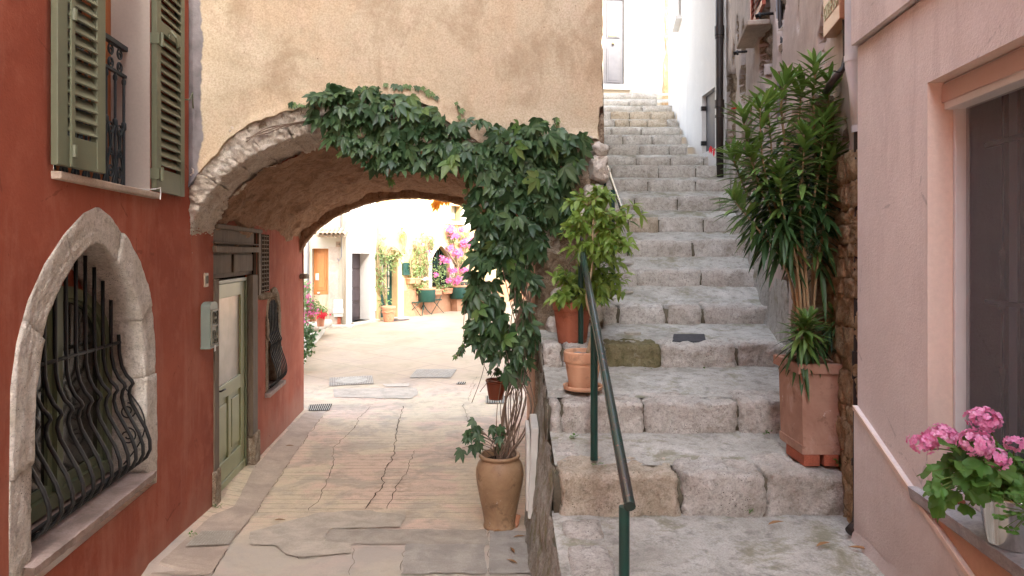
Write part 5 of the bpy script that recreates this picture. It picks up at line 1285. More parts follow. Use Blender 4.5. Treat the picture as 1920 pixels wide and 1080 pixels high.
# ------------------------------------------------------------------ foliage helpers
def leaf(mb, b, d, up, L, W, prof=((0, 0), (.18, .62), (.42, 1), (.7, .72), (.9, .28), (1, 0)), droop=.25, fold=.18, mi=None):
    d = d.normalized(); s = d.cross(up)
    if s.length < 1e-4: s = d.orthogonal()
    s.normalize(); n = s.cross(d).normalized(); vs = []; 
    for t, w_ in prof:
        c = b+d*(L*t)-V((0, 0, 1))*(droop*L*t*t)
        vs.append(c-s*(W/2*w_)+n*(fold*W*w_*.5)); vs.append(c-n*0.0); vs.append(c+s*(W/2*w_)+n*(fold*W*w_*.5))
    fs = []
    for i in range(len(prof)-1):
        k = 3*i; fs.append((k, k+1, k+4, k+3)); fs.append((k+1, k+2, k+5, k+4))
    mb.add(vs, fs, mi)
SERR = ((0, .05), (.14, .42), (.20, .58), (.34, .84), (.40, .80), (.52, 1), (.58, .86), (.70, .78), (.75, .60), (.88, .36), (1, 0))
def palmate(mb, b, out, down, size, rr, mi=0):
    """five-fingered creeper leaf: leaflets fan out in the plane whose normal is out"""
    out = out.normalized(); down = (down-out*down.dot(out)).normalized(); side = out.cross(down)
    for ang, sc_ in ((-82, .62), (-40, .88), (0, 1.), (40, .88), (82, .62)):
        a = R(ang+rr.uniform(-7, 7)); d = (down*math.cos(a)+side*math.sin(a)+out*rr.uniform(-.05, .12)).normalized()
        L = size*sc_*rr.uniform(.85, 1.1); leaf(mb, b, d, out, L, L*.46, SERR, droop=rr.uniform(.15, .38), fold=rr.uniform(.1, .45), mi=mi)
def rv(rr, s=1.): return V((rr.uniform(-s, s), rr.uniform(-s, s), rr.uniform(-s, s)))
def curve_pts(ps, n=6):
    out = []
    for i in range(len(ps)-1):
        p0 = ps[max(0, i-1)]; p1 = ps[i]; p2 = ps[i+1]; p3 = ps[min(len(ps)-1, i+2)]
        for k in range(n):
            t = k/n; out.append(.5*((2*p1)+(p2-p0)*t+(2*p0-5*p1+4*p2-p3)*t*t+(3*p1-p0-3*p2+p3)*t*t*t))
    out.append(ps[-1]); return out
# Virginia creeper over the arch, rooted in the stoneware jar
jp = G(936, 985); jp = V((-.098, 5.43, zg(-.098, 5.43)))
rr = random.Random(11)
vine = thing('climbing_creeper', jp+V((0, 0, .5)), 'dark green five-leaved creeper climbing out of the jar and over the crown of the arch', 'climbing plant')
def Fy(px): return 5.509/(1-(px-960)/12800)
REG = [(620, 205, 50, 34, 34), (665, 205, 62, 36, 40), (735, 225, 66, 45, 52), (800, 238, 58, 34, 34), (655, 262, 42, 26, 22), (715, 285, 62, 34, 40), (790, 290, 72, 34, 46), (850, 300, 44, 34, 26),
       (905, 305, 46, 42, 40), (960, 285, 60, 48, 60), (1015, 268, 42, 38, 34), (1050, 300, 44, 46, 46), (1010, 345, 62, 46, 66), (950, 355, 54, 52, 56), (915, 400, 36, 44, 34), (975, 415, 66, 42, 64), (1035, 395, 42, 42, 36),
       (935, 455, 50, 44, 46), (990, 460, 40, 40, 34), (910, 505, 36, 36, 26), (960, 505, 36, 26, 14), (905, 560, 30, 32, 17), (895, 625, 30, 24, 15), (925, 650, 30, 36, 20), (968, 640, 36, 34, 24), (985, 600, 20, 34, 8), (925, 590, 26, 28, 10), (985, 665, 20, 26, 8), (960, 700, 24, 26, 7), (900, 600, 26, 26, 8), (990, 540, 22, 40, 8), (872, 240, 26, 10, 5), (905, 240, 14, 10, 3), (1075, 262, 22, 10, 4), (1000, 240, 22, 12, 5), (600, 190, 30, 10, 5)]
mb = MB()
for (cx, cy, rx, ry, n) in REG:
    for _ in range(int(n*1.05)):
        a = rr.uniform(0, 2*PI); q = math.sqrt(rr.random()); px = cx+rx*q*math.cos(a); py = cy+ry*q*math.sin(a)
        thick = .30*(1-q*.6) if cy > 240 and px > 840 else .22*(1-q*.5)
        if cy > 560: thick = .22
        lift = rr.uniform(.04, thick)
        Y = Fy(px)-lift
        p = P(px, py-8, Y)
        out = V((rr.gauss(0, .6), -1, rr.gauss(.55, .55))); dn = V((rr.gauss(0, .95), rr.gauss(-.15, .35), -1+abs(rr.gauss(0, .4))))
        palmate(mb, p, out, dn, rr.uniform(.085, .145)*(1 if rr.random() > .15 else .6), rr, 1 if rr.random() < .07 else (2 if rr.random() < .0 else 0))
# sparse trailing ends
for line in ([(660, 168), (690, 165), (720, 160), (745, 158)], [(750, 158), (775, 160), (800, 170), (815, 178)], [(590, 200), (560, 196), (545, 190)], [(868, 250), (862, 215), (856, 195)], [(1040, 250), (1040, 232), (1042, 222)], [(872, 640), (862, 655), (856, 668)], [(880, 330), (878, 345), (874, 380)], [(720, 320), (735, 340)]):
    for i in range(len(line)*3-2):
        t = i/3; j = min(len(line)-2, int(t)); px = lerp(line[j][0], line[j+1][0], t-j)+rr.uniform(-4, 4); py = lerp(line[j][1], line[j+1][1], t-j)+rr.uniform(-4, 4)
        palmate(mb, P(px, py, Fy(px)-.03), V((rr.gauss(0, .3), -1, .3)), V((rr.gauss(0, .8), 0, -1)), rr.uniform(.03, .055), rr, 1 if rr.random() < .5 else 0)
mb.build('foliage', [MAT['creeper'], MAT['creeper_young']], vine, smooth=True)
mb = MB()
stems = []
for k in range(30):
    x0 = jp.x+rr.uniform(-.02, .13); top = rr.choice([(925, 420), (950, 400), (975, 430), (990, 450), (965, 470), (940, 460), (1000, 420)])
    px = top[0]+rr.uniform(-15, 15); pts = [V((x0, jp.y+rr.uniform(-.05, .08), jp.z+.52)), P(lerp(940, 985, rr.random()), 760+rr.uniform(-20, 20), 5.35+rr.uniform(-.05, .1)), P(lerp(945, 1000, rr.random()), 660+rr.uniform(-20, 20), 5.40+rr.uniform(-.04, .06)), P(lerp(950, 998, rr.random()), 560, 5.42+rr.uniform(-.04, .04)), P(px, top[1], Fy(px)-rr.uniform(.03, .10))]
    if rr.random() < .5: pts[1] = pts[1]+V((rr.uniform(-.1, .1), 0, rr.uniform(-.05, .05)))
    cp = curve_pts(pts, 8); r0 = rr.choice([.003, .004, .004, .006, .009]); mb.tube(cp, [r0*(1-.5*i/len(cp)) for i in range(len(cp))], 6)
for k in range(16):   # wiry tangle along the top of the arch
    pts = [P(x+rr.uniform(-8, 8), y+rr.uniform(-8, 8), Fy(x)-rr.uniform(-.0, .05)) for x, y in [(1000, 330), (930, 300), (880, 270), (830, 255), (760, 230), (700, 225), (640, 222), (600, 225)]]
    if k % 3 == 0: pts += [P(x+rr.uniform(-4, 4), y+rr.uniform(-5, 5), Fy(x)-.01) for x, y in [(540, 232), (500, 245), (465, 262)]]
    cp = curve_pts(pts, 6); mb.tube(cp, [.0035]*len(cp), 5)
for k in range(10):   # hanging twigs below
    x = rr.uniform(880, 1000); y = rr.uniform(500, 640); pts = [P(x, y, 5.38), P(x+rr.uniform(-20, 20), y+60, 5.34), P(x+rr.uniform(-30, 30), y+120, 5.36)]; mb.tube(curve_pts(pts, 5), .0025, 5)
for (line) in ([(880, 330), (878, 345), (874, 390), (873, 420)], [(720, 310), (735, 342)], [(905, 620), (880, 640), (858, 668)], [(1040, 265), (1041, 222)], [(868, 260), (856, 195)]):
    mb.tube([P(x, y, Fy(x)-.05) for x, y in line], .002, 5)
mb.build('stems', MAT['stem_brown'], vine, smooth=True)
# young shoots standing in the jar
mb = MB(); mb2 = MB()
for k in range(13):
    a = rr.uniform(0, 2*PI); h = rr.uniform(.05, .26); tip = jp+V((-.06+rr.uniform(-.17, .10), rr.uniform(-.12, .08), .56+h)); mb2.tube(curve_pts([jp+V((rr.uniform(-.06, .06), rr.uniform(-.06, .06), .5)), jp+V((rr.uniform(-.08, .05), rr.uniform(-.08, .03), .56+h*.4)), tip], 5), .003, 5)
    for q in range(2): palmate(mb, tip+rv(rr, .03), V((rr.gauss(0, .5), -1, .6)), V((rr.gauss(0, .7), -.2, -1)), rr.uniform(.045, .085), rr)
side_ = MB(); palmate(side_, jp+V((-.30, -.02, .62)), V((0, -1, .3)), V((-.5, 0, -1)), .09, rr); side_.build('side_shoot', MAT['creeper'], vine, smooth=True); mb2.tube([jp+V((-.05, 0, .55)), jp+V((-.18, 0, .66)), jp+V((-.30, -.02, .63))], .003, 5)
mb.build('low_shoots', MAT['creeper'], vine, smooth=True); mb2.build('low_stems', MAT['stem_brown'], vine, smooth=True)
# stoneware jar
jar = thing('stoneware_jar', jp, 'tall ochre glazed stoneware jar standing at the foot of the arch pier', 'jar')
mb = MB(); jh = .565
prof = [(.0, .0), (.125, .0), (.130, .012), (.128, .03), (.122, .04), (.135, .12), (.160, .24), (.182, .35), (.190, .42), (.187, .47), (.172, .515), (.150, .54), (.146, .548), (.160, .556), (.166, .565), (.163, .578), (.150, .582), (.138, .575), (.132, .54), (.12, .50)]
mb.lathe(jp, prof, 56, .012, 3); mb.build('body', MAT['jar'], jar, smooth=True)
mb = MB(); mb.lathe(jp+V((0, 0, .525)), [(.0, .012), (.08, .008), (.145, 0)], 24, .1); mb.build('soil', MAT['soil'], jar, smooth=True)
mb = MB(); mb.stone((jp.x+.11, jp.y-.02, jp.z+.045), (.09, .03, .13), r=.012, amp=.008, tilt=.35, rot=.4, seed=5); tag(mb.build('broken_tile', MAT['terra'], origin=(jp.x+.11, jp.y, jp.z), smooth=True), 'broken terracotta piece leaning beside the foot of the stoneware jar', 'shard')
mb = MB(); b0 = P(989, 948, 5.05); 
wbx = P(990, 870, 4.95)
mb.add([(.11, 4.80, .28), (.11, 5.24, .28), (.135, 5.24, .92), (.135, 4.80, .92), (.16, 4.80, .28), (.16, 5.24, .28), (.19, 5.24, .92), (.19, 4.80, .92)], [(0, 1, 2, 3), (4, 5, 6, 7), (0, 1, 5, 4), (3, 2, 6, 7), (0, 3, 7, 4), (1, 2, 6, 5)])
mbx2 = thing('white_meter_box', (.15, 5, .33), 'weathered white meter box set in the mossy wall beside the jar', 'meter box'); mb.build('casing', MAT['white_box'], mbx2, bevel=.008)
mb = MB(); mb.box(.100, .128, 4.84, 5.20, .32, .88); mb.build('cover', MAT['white_box'], mbx2, bevel=.006)

# ------------------------------------------------------------------ pots and plants on the steps
def pot(name, c, r_top, h, m, label, group=None, rim=.22, r_bot=None, saucer=None, top='soil', ribs=0, cat='pot'):
    t = thing(name, c, label, cat, group); rb = r_bot or r_top*.68; mb = MB(); hr = h*rim; rn = r_top*.93
    prof = [(0, 0), (rb*.97, 0), (rb, .006)]
    for k in range(1, 9): f = k/8; prof.append((lerp(rb, rn, f**.9)+(.003 if ribs and k % 2 else 0), lerp(.006, h-hr, f)))
    prof += [(rn, h-hr), (r_top*.985, h-hr+.004), (r_top, h-hr+.015), (r_top, h-.012), (r_top*.985, h), (r_top*.92, h), (r_top*.90, h-.01), (r_top*.88, h-.05)]
    mb.lathe(c, prof, 40, .008, 2); mb.build('body', m, t, smooth=True)
    mb = MB(); mb.lathe(V(c)+V((0, 0, h-.035)), [(0, .008), (r_top*.5, .005), (r_top*.9, 0)], 24, .05); mb.build('soil' if top == 'soil' else 'pebbles', MAT['soil' if top == 'soil' else 'pebble'], t, smooth=True)
    if saucer: mb = MB(); mb.lathe(V(c)+V((0, 0, 0)), [(0, .002), (saucer*.93, .002), (saucer*.95, .004), (saucer, .028), (saucer*.97, .030), (saucer*.9, .012)], 40); mb.build('saucer', m, t, smooth=True)
    return t
pA = V((.475, 5.22, 1.475)); pA = P(1073, 645, 5.16)+V((0, 0, .008))
pot('terracotta_pot', pA, .148, .315, MAT['terra_red'], 'dark red terracotta pot with the bushy lemon plant, farther up behind the post', 'terracotta pots on the steps', saucer=None, r_bot=.105)
pB = P(1093, 736, 4.34)+V((0, 0, .01))
tB = pot('terracotta_pot', pB+V((0, 0, .012)), .122, .245, MAT['terra_light'], 'pale terracotta pot with pebbles and a saucer, nearest the handrail', 'terracotta pots on the steps', saucer=.128, top='pebbles', rim=.3)
mb = MB()
for k in range(14): a = rr.uniform(0, 6.28); q = rr.uniform(0, .085); mb.stone(pB+V((q*math.cos(a), q*math.sin(a), .225)), (.05, .04, .03), r=.012, amp=.004, seed=k, n=4, rot=a)
mb.build('stones', MAT['pebble'], tB, smooth=True)
def bush(mb, mbs, root, zones, Lf, Wf, rr, stem_r=.008, droop=.3, per=5, mi=0, young=.1, spread=.09, trunk=None):
    """one limb from the trunk to each zone, twigs fanning through the zone, leaves all along the twigs"""
    for (c, rad, n) in zones:
        start = root if trunk is None else min(trunk, key=lambda p: (p-c).length+(.25 if p.z > c.z-.05 else 0))
        hub = start.lerp(c, .45)+V((0, 0, .02)); mbs.tube(curve_pts([start, start.lerp(hub, .5)+rv(rr, .015), hub], 4), [stem_r*.7]*9, 5)
        for _ in range(n):
            tip = c+V((rr.uniform(-1, 1)*rad.x, rr.uniform(-1, 1)*rad.y, rr.uniform(-1, 1)*rad.z)); b0 = hub+rv(rr, .03); mid = b0.lerp(tip, .5)+rv(rr, .03)+V((0, 0, .02))
            pts = curve_pts([b0, mid, tip], 5); mbs.tube(pts, [stem_r*.3*(1-.7*i/len(pts)) for i in range(len(pts))], 4)
            for q in range(per):
                t = rr.uniform(.2, 1.); b = pts[min(len(pts)-1, int(t*(len(pts)-1)))]; d = ((tip-mid).normalized()*.45+rv(rr, .9)+V((0, -.1, -.12))).normalized()
                s = rr.uniform(.6, 1.15); leaf(mb, b, d, V((rr.gauss(0, .4), rr.gauss(-.5, .4), 1)), Lf*s, Wf*s, droop=droop*rr.uniform(.4, 1.6), fold=.3, mi=1 if rr.random() < young else mi)
rr = random.Random(21)
lemA = thing('lemon_plant', pA+V((0, 0, .28)), 'bushy pale green lemon plant growing in the dark red pot', 'plant', 'lemon plants on the steps')
mb = MB(); ms = MB(); rt = pA+V((0, 0, .28))
bush(mb, ms, rt, [(P(1060, 520, 5.1), V((.12, .12, .10)), 16), (P(1110, 500, 5.1), V((.13, .12, .12)), 16), (P(1150, 540, 5.0), V((.10, .1, .10)), 13), (P(1105, 555, 4.98), V((.12, .1, .06)), 12), (P(1160, 500, 5.1), V((.10, .1, .1)), 12), (P(1045, 555, 5.0), V((.06, .08, .05)), 6), (P(1120, 450, 5.1), V((.1, .1, .1)), 10)], .085, .034, rr, per=9)
mb.build('leaves', [MAT['lemon'], MAT['creeper_young']], lemA, smooth=True); ms.build('stems', MAT['stem_green'], lemA, smooth=True)
lemB = thing('lemon_plant', pB+V((0, 0, .24)), 'taller lemon plant on a crooked bare stem in the pale pot', 'plant', 'lemon plants on the steps')
mb = MB(); ms = MB(); rt = pB+V((.03, 0, .24)); crown = P(1110, 500, 4.75)
TRK = curve_pts([rt, P(1112, 610, 4.5), P(1100, 560, 4.65), crown, P(1112, 420, 4.8), P(1118, 370, 4.85)], 6); ms.tube(TRK, [.013-.0003*i for i in range(len(TRK))], 8)
bush(mb, ms, crown, [(P(1100, 385, 4.9), V((.14, .12, .09)), 22), (P(1150, 420, 4.8), V((.12, .12, .10)), 20), (P(1080, 425, 4.8), V((.11, .1, .08)), 14), (P(1135, 470, 4.75), V((.12, .1, .07)), 14), (P(1170, 455, 4.7), V((.08, .08, .06)), 9), (P(1075, 470, 4.8), V((.07, .1, .05)), 6), (P(1130, 365, 4.9), V((.09, .1, .04)), 8), (P(1205, 398, 4.7), V((.03, .03, .02)), 2)], .080, .038, rr, per=10, trunk=TRK[12:])
mb.build('leaves', [MAT['lemon'], MAT['creeper_young']], lemB, smooth=True); ms.build('stems', MAT['stem_tan'], lemB, smooth=True)

# tall planter and oleander
pl0 = V((1.625, 3.66, 1.085)); 
plt = thing('tall_planter', (1.62, 3.66, 1.075), 'tall square weathered terracotta planter standing on bricks beside the pink house', 'planter')
mb = MB(); xb0, xb1, xt0, xt1 = 1.490, 1.697, 1.478, 1.700; y0_, y1_ = 3.50, 3.80; zb_, zt2 = 1.118, 1.575
def frustum(mb, x0, x1, y0, y1, z0, X0_, X1_, Y0_, Y1_, z1, sub=10):
    c0 = [V((x0, y0, z0)), V((x1, y0, z0)), V((x1, y1, z0)), V((x0, y1, z0))]; c1 = [V((X0_, Y0_, z1)), V((X1_, Y0_, z1)), V((X1_, Y1_, z1)), V((X0_, Y1_, z1))]
    for i in range(4):
        a, b, c, d = c0[i], c0[(i+1) % 4], c1[(i+1) % 4], c1[i]
        mb.add([a, b, c, d], [(0, 1, 2, 3)])
    mb.add(c0, [(0, 1, 2, 3)]); mb.add(c1, [(0, 1, 2, 3)])
frustum(mb, xb0, xb1, y0_, y1_, zb_, xb0-.002, xb1+.002, y0_, y1_, zb_+.045); frustum(mb, xb0+.004, xb1-.004, y0_+.004, y1_-.004, zb_+.045, xt0+.006, xt1-.006, y0_-.002, y1_, zt2-.04)
pb = mb.build('body', MAT['terra_box'], plt, bevel=.006)
mb = MB(); f_ = .018; 
for (a, b, c, d) in ((xt0-f_, xt1+.004, y0_-.022, y0_+.012), (xt0-f_, xt0+.016, y0_+.012, y1_+.0), (xt1-.028, xt1+.004, y0_+.012, y1_), (xt0-f_, xt1+.004, y1_, y1_+.02)): mb.box(a, b, c, d, zt2-.042, zt2+.010)
mb.build('rim', MAT['terra_box'], plt, bevel=.004)
mb = MB(); mb.quad((xt0, y0_, zt2-.03), (xt1, y0_, zt2-.03), (xt1, y1_, zt2-.03), (xt0, y1_, zt2-.03)); mb.build('soil', MAT['soil'], plt)
for i, (x0, x1) in enumerate(((1.493, 1.575), (1.597, 1.672))):
    mb = MB(); mb.box(x0, x1, 3.49, 3.72, 1.06, 1.116); tag(mb.build('brick', MAT['brick'], origin=((x0+x1)/2, 3.6, 1.06), bevel=.004), ['red brick under the left front corner of the tall planter', 'red brick under the right front corner of the tall planter'][i], 'brick', 'bricks under the planter')
rr = random.Random(5)
ole = thing('oleander', (1.58, 3.66, 1.56), 'tall oleander with long drooping leaves and bare canes in the square planter', 'plant')
mb = MB(); ms = MB(); me_ = MB()
def whorl_stem(base, pts, r0, L0, n0, dens=1., gray=0, droopf=1.):
    cp = curve_pts([base]+pts, 10); mm = len(cp); ms.tube(cp, [r0*(1-.62*i/mm) for i in range(mm)], 8)
    i0 = int(mm*n0); i = i0
    dist = 0
    for i in range(i0, mm):
        if (i-i0) % 1: continue
        t = (i-i0)/max(1, mm-1-i0); ax = (cp[min(i+1, mm-1)]-cp[max(0, i-1)]).normalized(); ph = rr.uniform(0, 6.28)
        k_ = 3 if i < mm-2 else 5
        if rr.random() > dens: continue
        for k in range(k_):
            s = ax.orthogonal().normalized(); s = Matrix.Rotation(ph+k*2*PI/k_, 3, ax) @ s
            el = lerp(-.35, .95, t**.8)+rr.uniform(-.2, .2); d = (s+ax*el+V((0, 0, -.32*(1-t)))).normalized(); L = L0*rr.uniform(.75, 1.15)*(1 if t < .85 else .85)
            leaf(mb, cp[i]+rv(rr, .008), d, V((0, 0, 1)) if abs(d.z) < .9 else V((0, -1, 0)), L, L*.175, ((0, .1), (.1, .55), (.3, .95), (.5, 1), (.72, .78), (.9, .35), (1, 0)), droop=lerp(.50, .10, t)*rr.uniform(.5, 1.3)*droopf, fold=.35, mi=1 if t < .35 else 0)
ob = lambda dx=0, dy=0: V((1.58+dx, 3.66+dy, 1.56))
whorl_stem(ob(.00), [P(1500, 480, 3.68), P(1480, 330, 3.65), P(1465, 200, 3.62), P(1478, 148, 3.60)], .011, .165, .45)
whorl_stem(ob(.03), [P(1525, 480, 3.68), P(1530, 330, 3.66), P(1525, 200, 3.62), P(1530, 122, 3.58)], .012, .165, .42)
whorl_stem(ob(.01, .03), [P(1500, 500, 3.72), P(1540, 350, 3.72), P(1550, 230, 3.70), P(1556, 150, 3.68)], .010, .16, .45)
whorl_stem(ob(-.02), [P(1490, 480, 3.66), P(1440, 380, 3.62), P(1410, 300, 3.58), P(1392, 215, 3.55)], .010, .16, .42)
whorl_stem(ob(-.01, -.03), [P(1500, 480, 3.6), P(1455, 390, 3.52), P(1430, 300, 3.5), P(1425, 200, 3.48)], .009, .155, .45)
whorl_stem(ob(.02, -.02), [P(1510, 500, 3.58), P(1500, 400, 3.52), P(1505, 320, 3.48), P(1510, 250, 3.45)], .009, .165, .4)
whorl_stem(ob(-.02, .02), [P(1480, 520, 3.72), P(1430, 430, 3.75), P(1395, 350, 3.75), P(1372, 290, 3.74)], .009, .155, .42)
whorl_stem(ob(.0, .0), [P(1490, 520, 3.64), P(1445, 460, 3.6), P(1405, 410, 3.58), P(1375, 375, 3.56)], .008, .15, .42)
whorl_stem(ob(.0, .05), [P(1505, 520, 3.75), P(1490, 440, 3.72), P(1470, 380, 3.7), P(1460, 330, 3.7)], .008, .16, .38)
whorl_stem(ob(.02, .0), [P(1530, 520, 3.62), P(1545, 420, 3.58), P(1552, 340, 3.56), P(1558, 290, 3.55)], .008, .155, .4)
whorl_stem(ob(.0, .02), [P(1500, 460, 3.68), P(1500, 300, 3.66), P(1500, 200, 3.66), P(1505, 160, 3.66)], .009, .155, .45)
whorl_stem(ob(.0, .02), [P(1490, 470, 3.66), P(1455, 350, 3.6), P(1445, 260, 3.58), P(1440, 190, 3.56)], .008, .155, .45)
whorl_stem(ob(.0, .0), [P(1510, 470, 3.62), P(1525, 380, 3.56), P(1540, 290, 3.54), P(1545, 225, 3.52)], .008, .155, .42)
whorl_stem(ob(-.01, .0), [P(1490, 490, 3.62), P(1455, 420, 3.56), P(1425, 350, 3.54), P(1405, 290, 3.52)], .008, .155, .42)
whorl_stem(ob(-.01, .0), [P(1495, 500, 3.58), P(1475, 430, 3.5), P(1465, 370, 3.46), P(1462, 320, 3.44)], .008, .16, .4)
whorl_stem(ob(-.03, -.06), [P(1500, 650, 3.55), P(1504, 630, 3.50), P(1512, 610, 3.48)], .006, .145, .2, droopf=1.2)
whorl_stem(ob(-.0, -.04), [P(1520, 640, 3.55), P(1516, 618, 3.50), P(1514, 600, 3.48)], .006, .13, .3, droopf=1.)
for (x, y) in ((1540, 490), (1475, 470), (1530, 470)): 
    whorl_stem(P(x, y+20, 3.66), [P(x, y-10, 3.64), P(x-4, y-40, 3.62)], .005, .15, .05, .45, droopf=1.6)
ol = mb.build('leaves', [MAT['oleander'], MAT['oleander_dark']], ole, smooth=True); ms.build('canes', MAT['stem_tan'], ole, smooth=True)
mb = MB(); mb.tube([V((1.545, 3.64, 1.55)), P(1494, 480, 3.66), P(1498, 540, 3.66)][:2], .016, 8); mb.build('stake', MAT['wood_stake'], ole, smooth=True)
mb = MB()
for k in range(8): a = k*PI/4; leaf(mb, P(1377, 205, 3.54), V((math.cos(a), math.sin(a), .6)), V((0, 0, 1)), .022, .016, mi=0)
mb.build('flower', MAT['red_petal'], ole); mb = MB()
for k in range(5): leaf(mb, P(1332+k*2, 275+k*2, 3.7), rv(rr), V((0, 0, 1)), .03, .012, mi=0)
mb.build('flower_bud', MAT['red_petal'], ole)
sp = thing('wall_shrub', P(1562, 640, 3.72), 'small drooping shrub between the planter and the stone pier', 'plant')
mb = MB(); ms = MB()
bs = P(1560, 600, 3.66); whorl_stem(P(1556, 640, 3.7), [P(1560, 600, 3.66), P(1566, 585, 3.64)], .004, .10, .1, 1., droopf=1.6); whorl_stem(P(1556, 640, 3.7), [P(1572, 605, 3.62), P(1578, 596, 3.6)], .004, .09, .1, 1., droopf=1.6)
mb.build('leaves', [MAT['oleander'], MAT['oleander_dark']], sp, smooth=True); ms.build('stems', MAT['stem_green'], sp, smooth=True)

# geranium in a steel bucket on the window sill
bc_ = V((1.497, 2.045, zs_+.003)); bk_ = thing('steel_bucket', bc_, 'polished steel bucket holding the pink geranium on the marble sill', 'bucket')
mb = MB(); mb.lathe(bc_, [(0, 0), (.062, 0), (.064, .004), (.088, .148), (.092, .150), (.092, .156), (.088, .157), (.085, .150), (.080, .12)], 64); mb.build('body', MAT['steel'], bk_, smooth=True)
mb = MB(); mb.lathe(bc_+V((0, 0, .135)), [(0, .012), (.05, .008), (.083, 0)], 24, .08); mb.build('soil', MAT['soil'], bk_, smooth=True)
ger = thing('geranium', bc_+V((0, 0, .14)), 'bright pink geranium in flower above the steel bucket', 'plant')
rr = random.Random(9); mb = MB(); ms = MB()
def round_leaf(mb, b, d, up, r, rr, mi=0):
    d = d.normalized(); s = d.cross(up).normalized(); n = s.cross(d).normalized(); vs = [b]; m_ = 22
    for k in range(m_+1):
        a = lerp(-PI*.88, PI*.88, k/m_); rr_ = r*(1+.13*math.cos(a*7))*(1+.10*math.cos(a))
        p = b+d*(r*.55)+d*(rr_*math.cos(a))+s*(rr_*math.sin(a)); p = p+n*(r*.22*math.cos(a*7/2+1))-V((0, 0, 1))*(.25*((p-b).length**2)/r); vs.append(p)
    mb.add(vs, [(0, k, k+1) for k in range(1, m_+1)], mi)
heads = [(1845, 787, 2.06, .047), (1828, 830, 1.98, .046), (1866, 858, 1.97, .038), (1768, 818, 2.08, .044), (1730, 830, 2.10, .038), (1903, 832, 2.0, .026), (1905, 892, 2.06, .02)]
for _ in range(120):
    a = rr.uniform(0, 2*PI); q = rr.uniform(.02, .16); px = rr.gauss(1842, 42); py = rr.gauss(882, 26)
    if px < 1745: continue
    b = P(px, py, rr.uniform(1.95, 2.16)); 
    ms.tube(curve_pts([bc_+V((rr.uniform(-.03, .03), rr.uniform(-.03, .03), .14)), b.lerp(bc_+V((0, 0, .16)), .4)+V((0, 0, .03)), b], 4), .0016, 5)
    out = (b-bc_-V((0, 0, .1))).normalized(); round_leaf(mb, b, V((rr.gauss(0, .7), rr.gauss(-.4, .6), rr.gauss(-.2, .3)))+out*.5, V((rr.gauss(0, .5), rr.gauss(-.6, .5), 1)), rr.uniform(.018, .036), rr)
for (px, py) in ((1755, 905), (1765, 925), (1775, 868), (1910, 870), (1900, 880)):
    b = P(px, py, 2.05); ms.tube(curve_pts([bc_+V((0, 0, .15)), b.lerp(bc_+V((0, 0, .17)), .4), b], 4), .0016, 5); round_leaf(mb, b, V((-.6, -.3, -.3)), V((0, -.6, 1)), .024, rr)
mb.build('leaves', MAT['geranium'], ger, smooth=True)
for i, (px, py, d_, r_) in enumerate(heads):
    c = P(px, py, d_); ms.tube(curve_pts([bc_+V((0, 0, .15)), c.lerp(bc_+V((0, 0, .15)), .4)+V((0, 0, .03)), c-V((0, 0, r_*.6))], 5), .0022, 5)
    mf = MB(); n_ = int(62*(r_/.04)**2)
    for k in range(n_):
        d = V((rr.gauss(0, 1), rr.gauss(0, 1), rr.gauss(.25, .9))).normalized(); fc = c+V((d.x*r_*1.0, d.y*r_, d.z*r_*.75))*rr.uniform(.66, 1.08); t1 = d.orthogonal().normalized(); t1 = Matrix.Rotation(rr.uniform(0, 6.28), 3, d) @ t1
        for q in range(5):
            pd = Matrix.Rotation(q*2*PI/5, 3, d) @ t1; leaf(mf, fc, (pd+d*.35).normalized(), d, rr.uniform(.009, .0125), .0095, ((0, .12), (.4, .7), (.75, 1), (1, .4)), droop=0, fold=-.3)
    mf.build('flower_head', MAT['pink_petal'], ger, smooth=True)
ms.build('stems', MAT['stem_green'], ger, smooth=True)
cl = thing('clover_plant', P(1900, 940, 1.95), 'small clover-like green plant hanging in front of the steel bucket at the frame edge', 'plant')
mb = MB(); ms = MB()
for _ in range(26):
    b = P(rr.uniform(1868, 1935), rr.uniform(920, 1000), rr.uniform(1.86, 1.93)); ms.tube([P(1930, 960, 1.93), b], .001, 4)
    for q in range(3): leaf(mb, b, V((math.cos(q*2.1+.3), math.sin(q*2.1)*.6-.3, .15)), V((0, -.3, 1)), .013, .014, ((0, .1), (.5, 1), (.85, .9), (1, .5)), mi=0)
mb.build('leaves', MAT['geranium'], cl, smooth=True); ms.build('stems', MAT['stem_green'], cl)
mb = MB(); mb.stone(RW(ad(RW, 2.38), zs_+.011, -.06), (.028, .018, .014), r=.006, amp=.003, seed=3, n=5); tag(mb.build('pebble', MAT['brick'], origin=RW(ad(RW, 2.38), zs_, -.06), smooth=True), 'small reddish pebble on the marble window sill', 'pebble')

# ------------------------------------------------------------------ things in the square
def flowers(mb, c, rad, n, size, rr, mi=0, petals=4):
    for _ in range(n):
        p = c+V((rr.gauss(0, .45)*rad[0], rr.gauss(0, .45)*rad[1], rr.gauss(0, .45)*rad[2])); a0 = rr.uniform(0, 6)
        for q in range(petals): a = a0+q*2*PI/petals; leaf(mb, p, V((math.cos(a), -.3, math.sin(a))), V((0, -1, .2)), size, size*.8, ((0, .2), (.5, 1), (1, .4)), droop=0, fold=.1, mi=mi)
def leaves(mb, c, rad, n, L, rr, mi=0, W=.5):
    for _ in range(n):
        p = c+V((rr.gauss(0, .45)*rad[0], rr.gauss(0, .45)*rad[1], rr.gauss(0, .45)*rad[2])); leaf(mb, p, rv(rr)+V((0, -.2, -.1)), V((rr.gauss(0, .5), -.5, 1)), L*rr.uniform(.6, 1.2), L*W, ((0, .1), (.4, 1), (.8, .6), (1, 0)), mi=mi)
rr = random.Random(33)
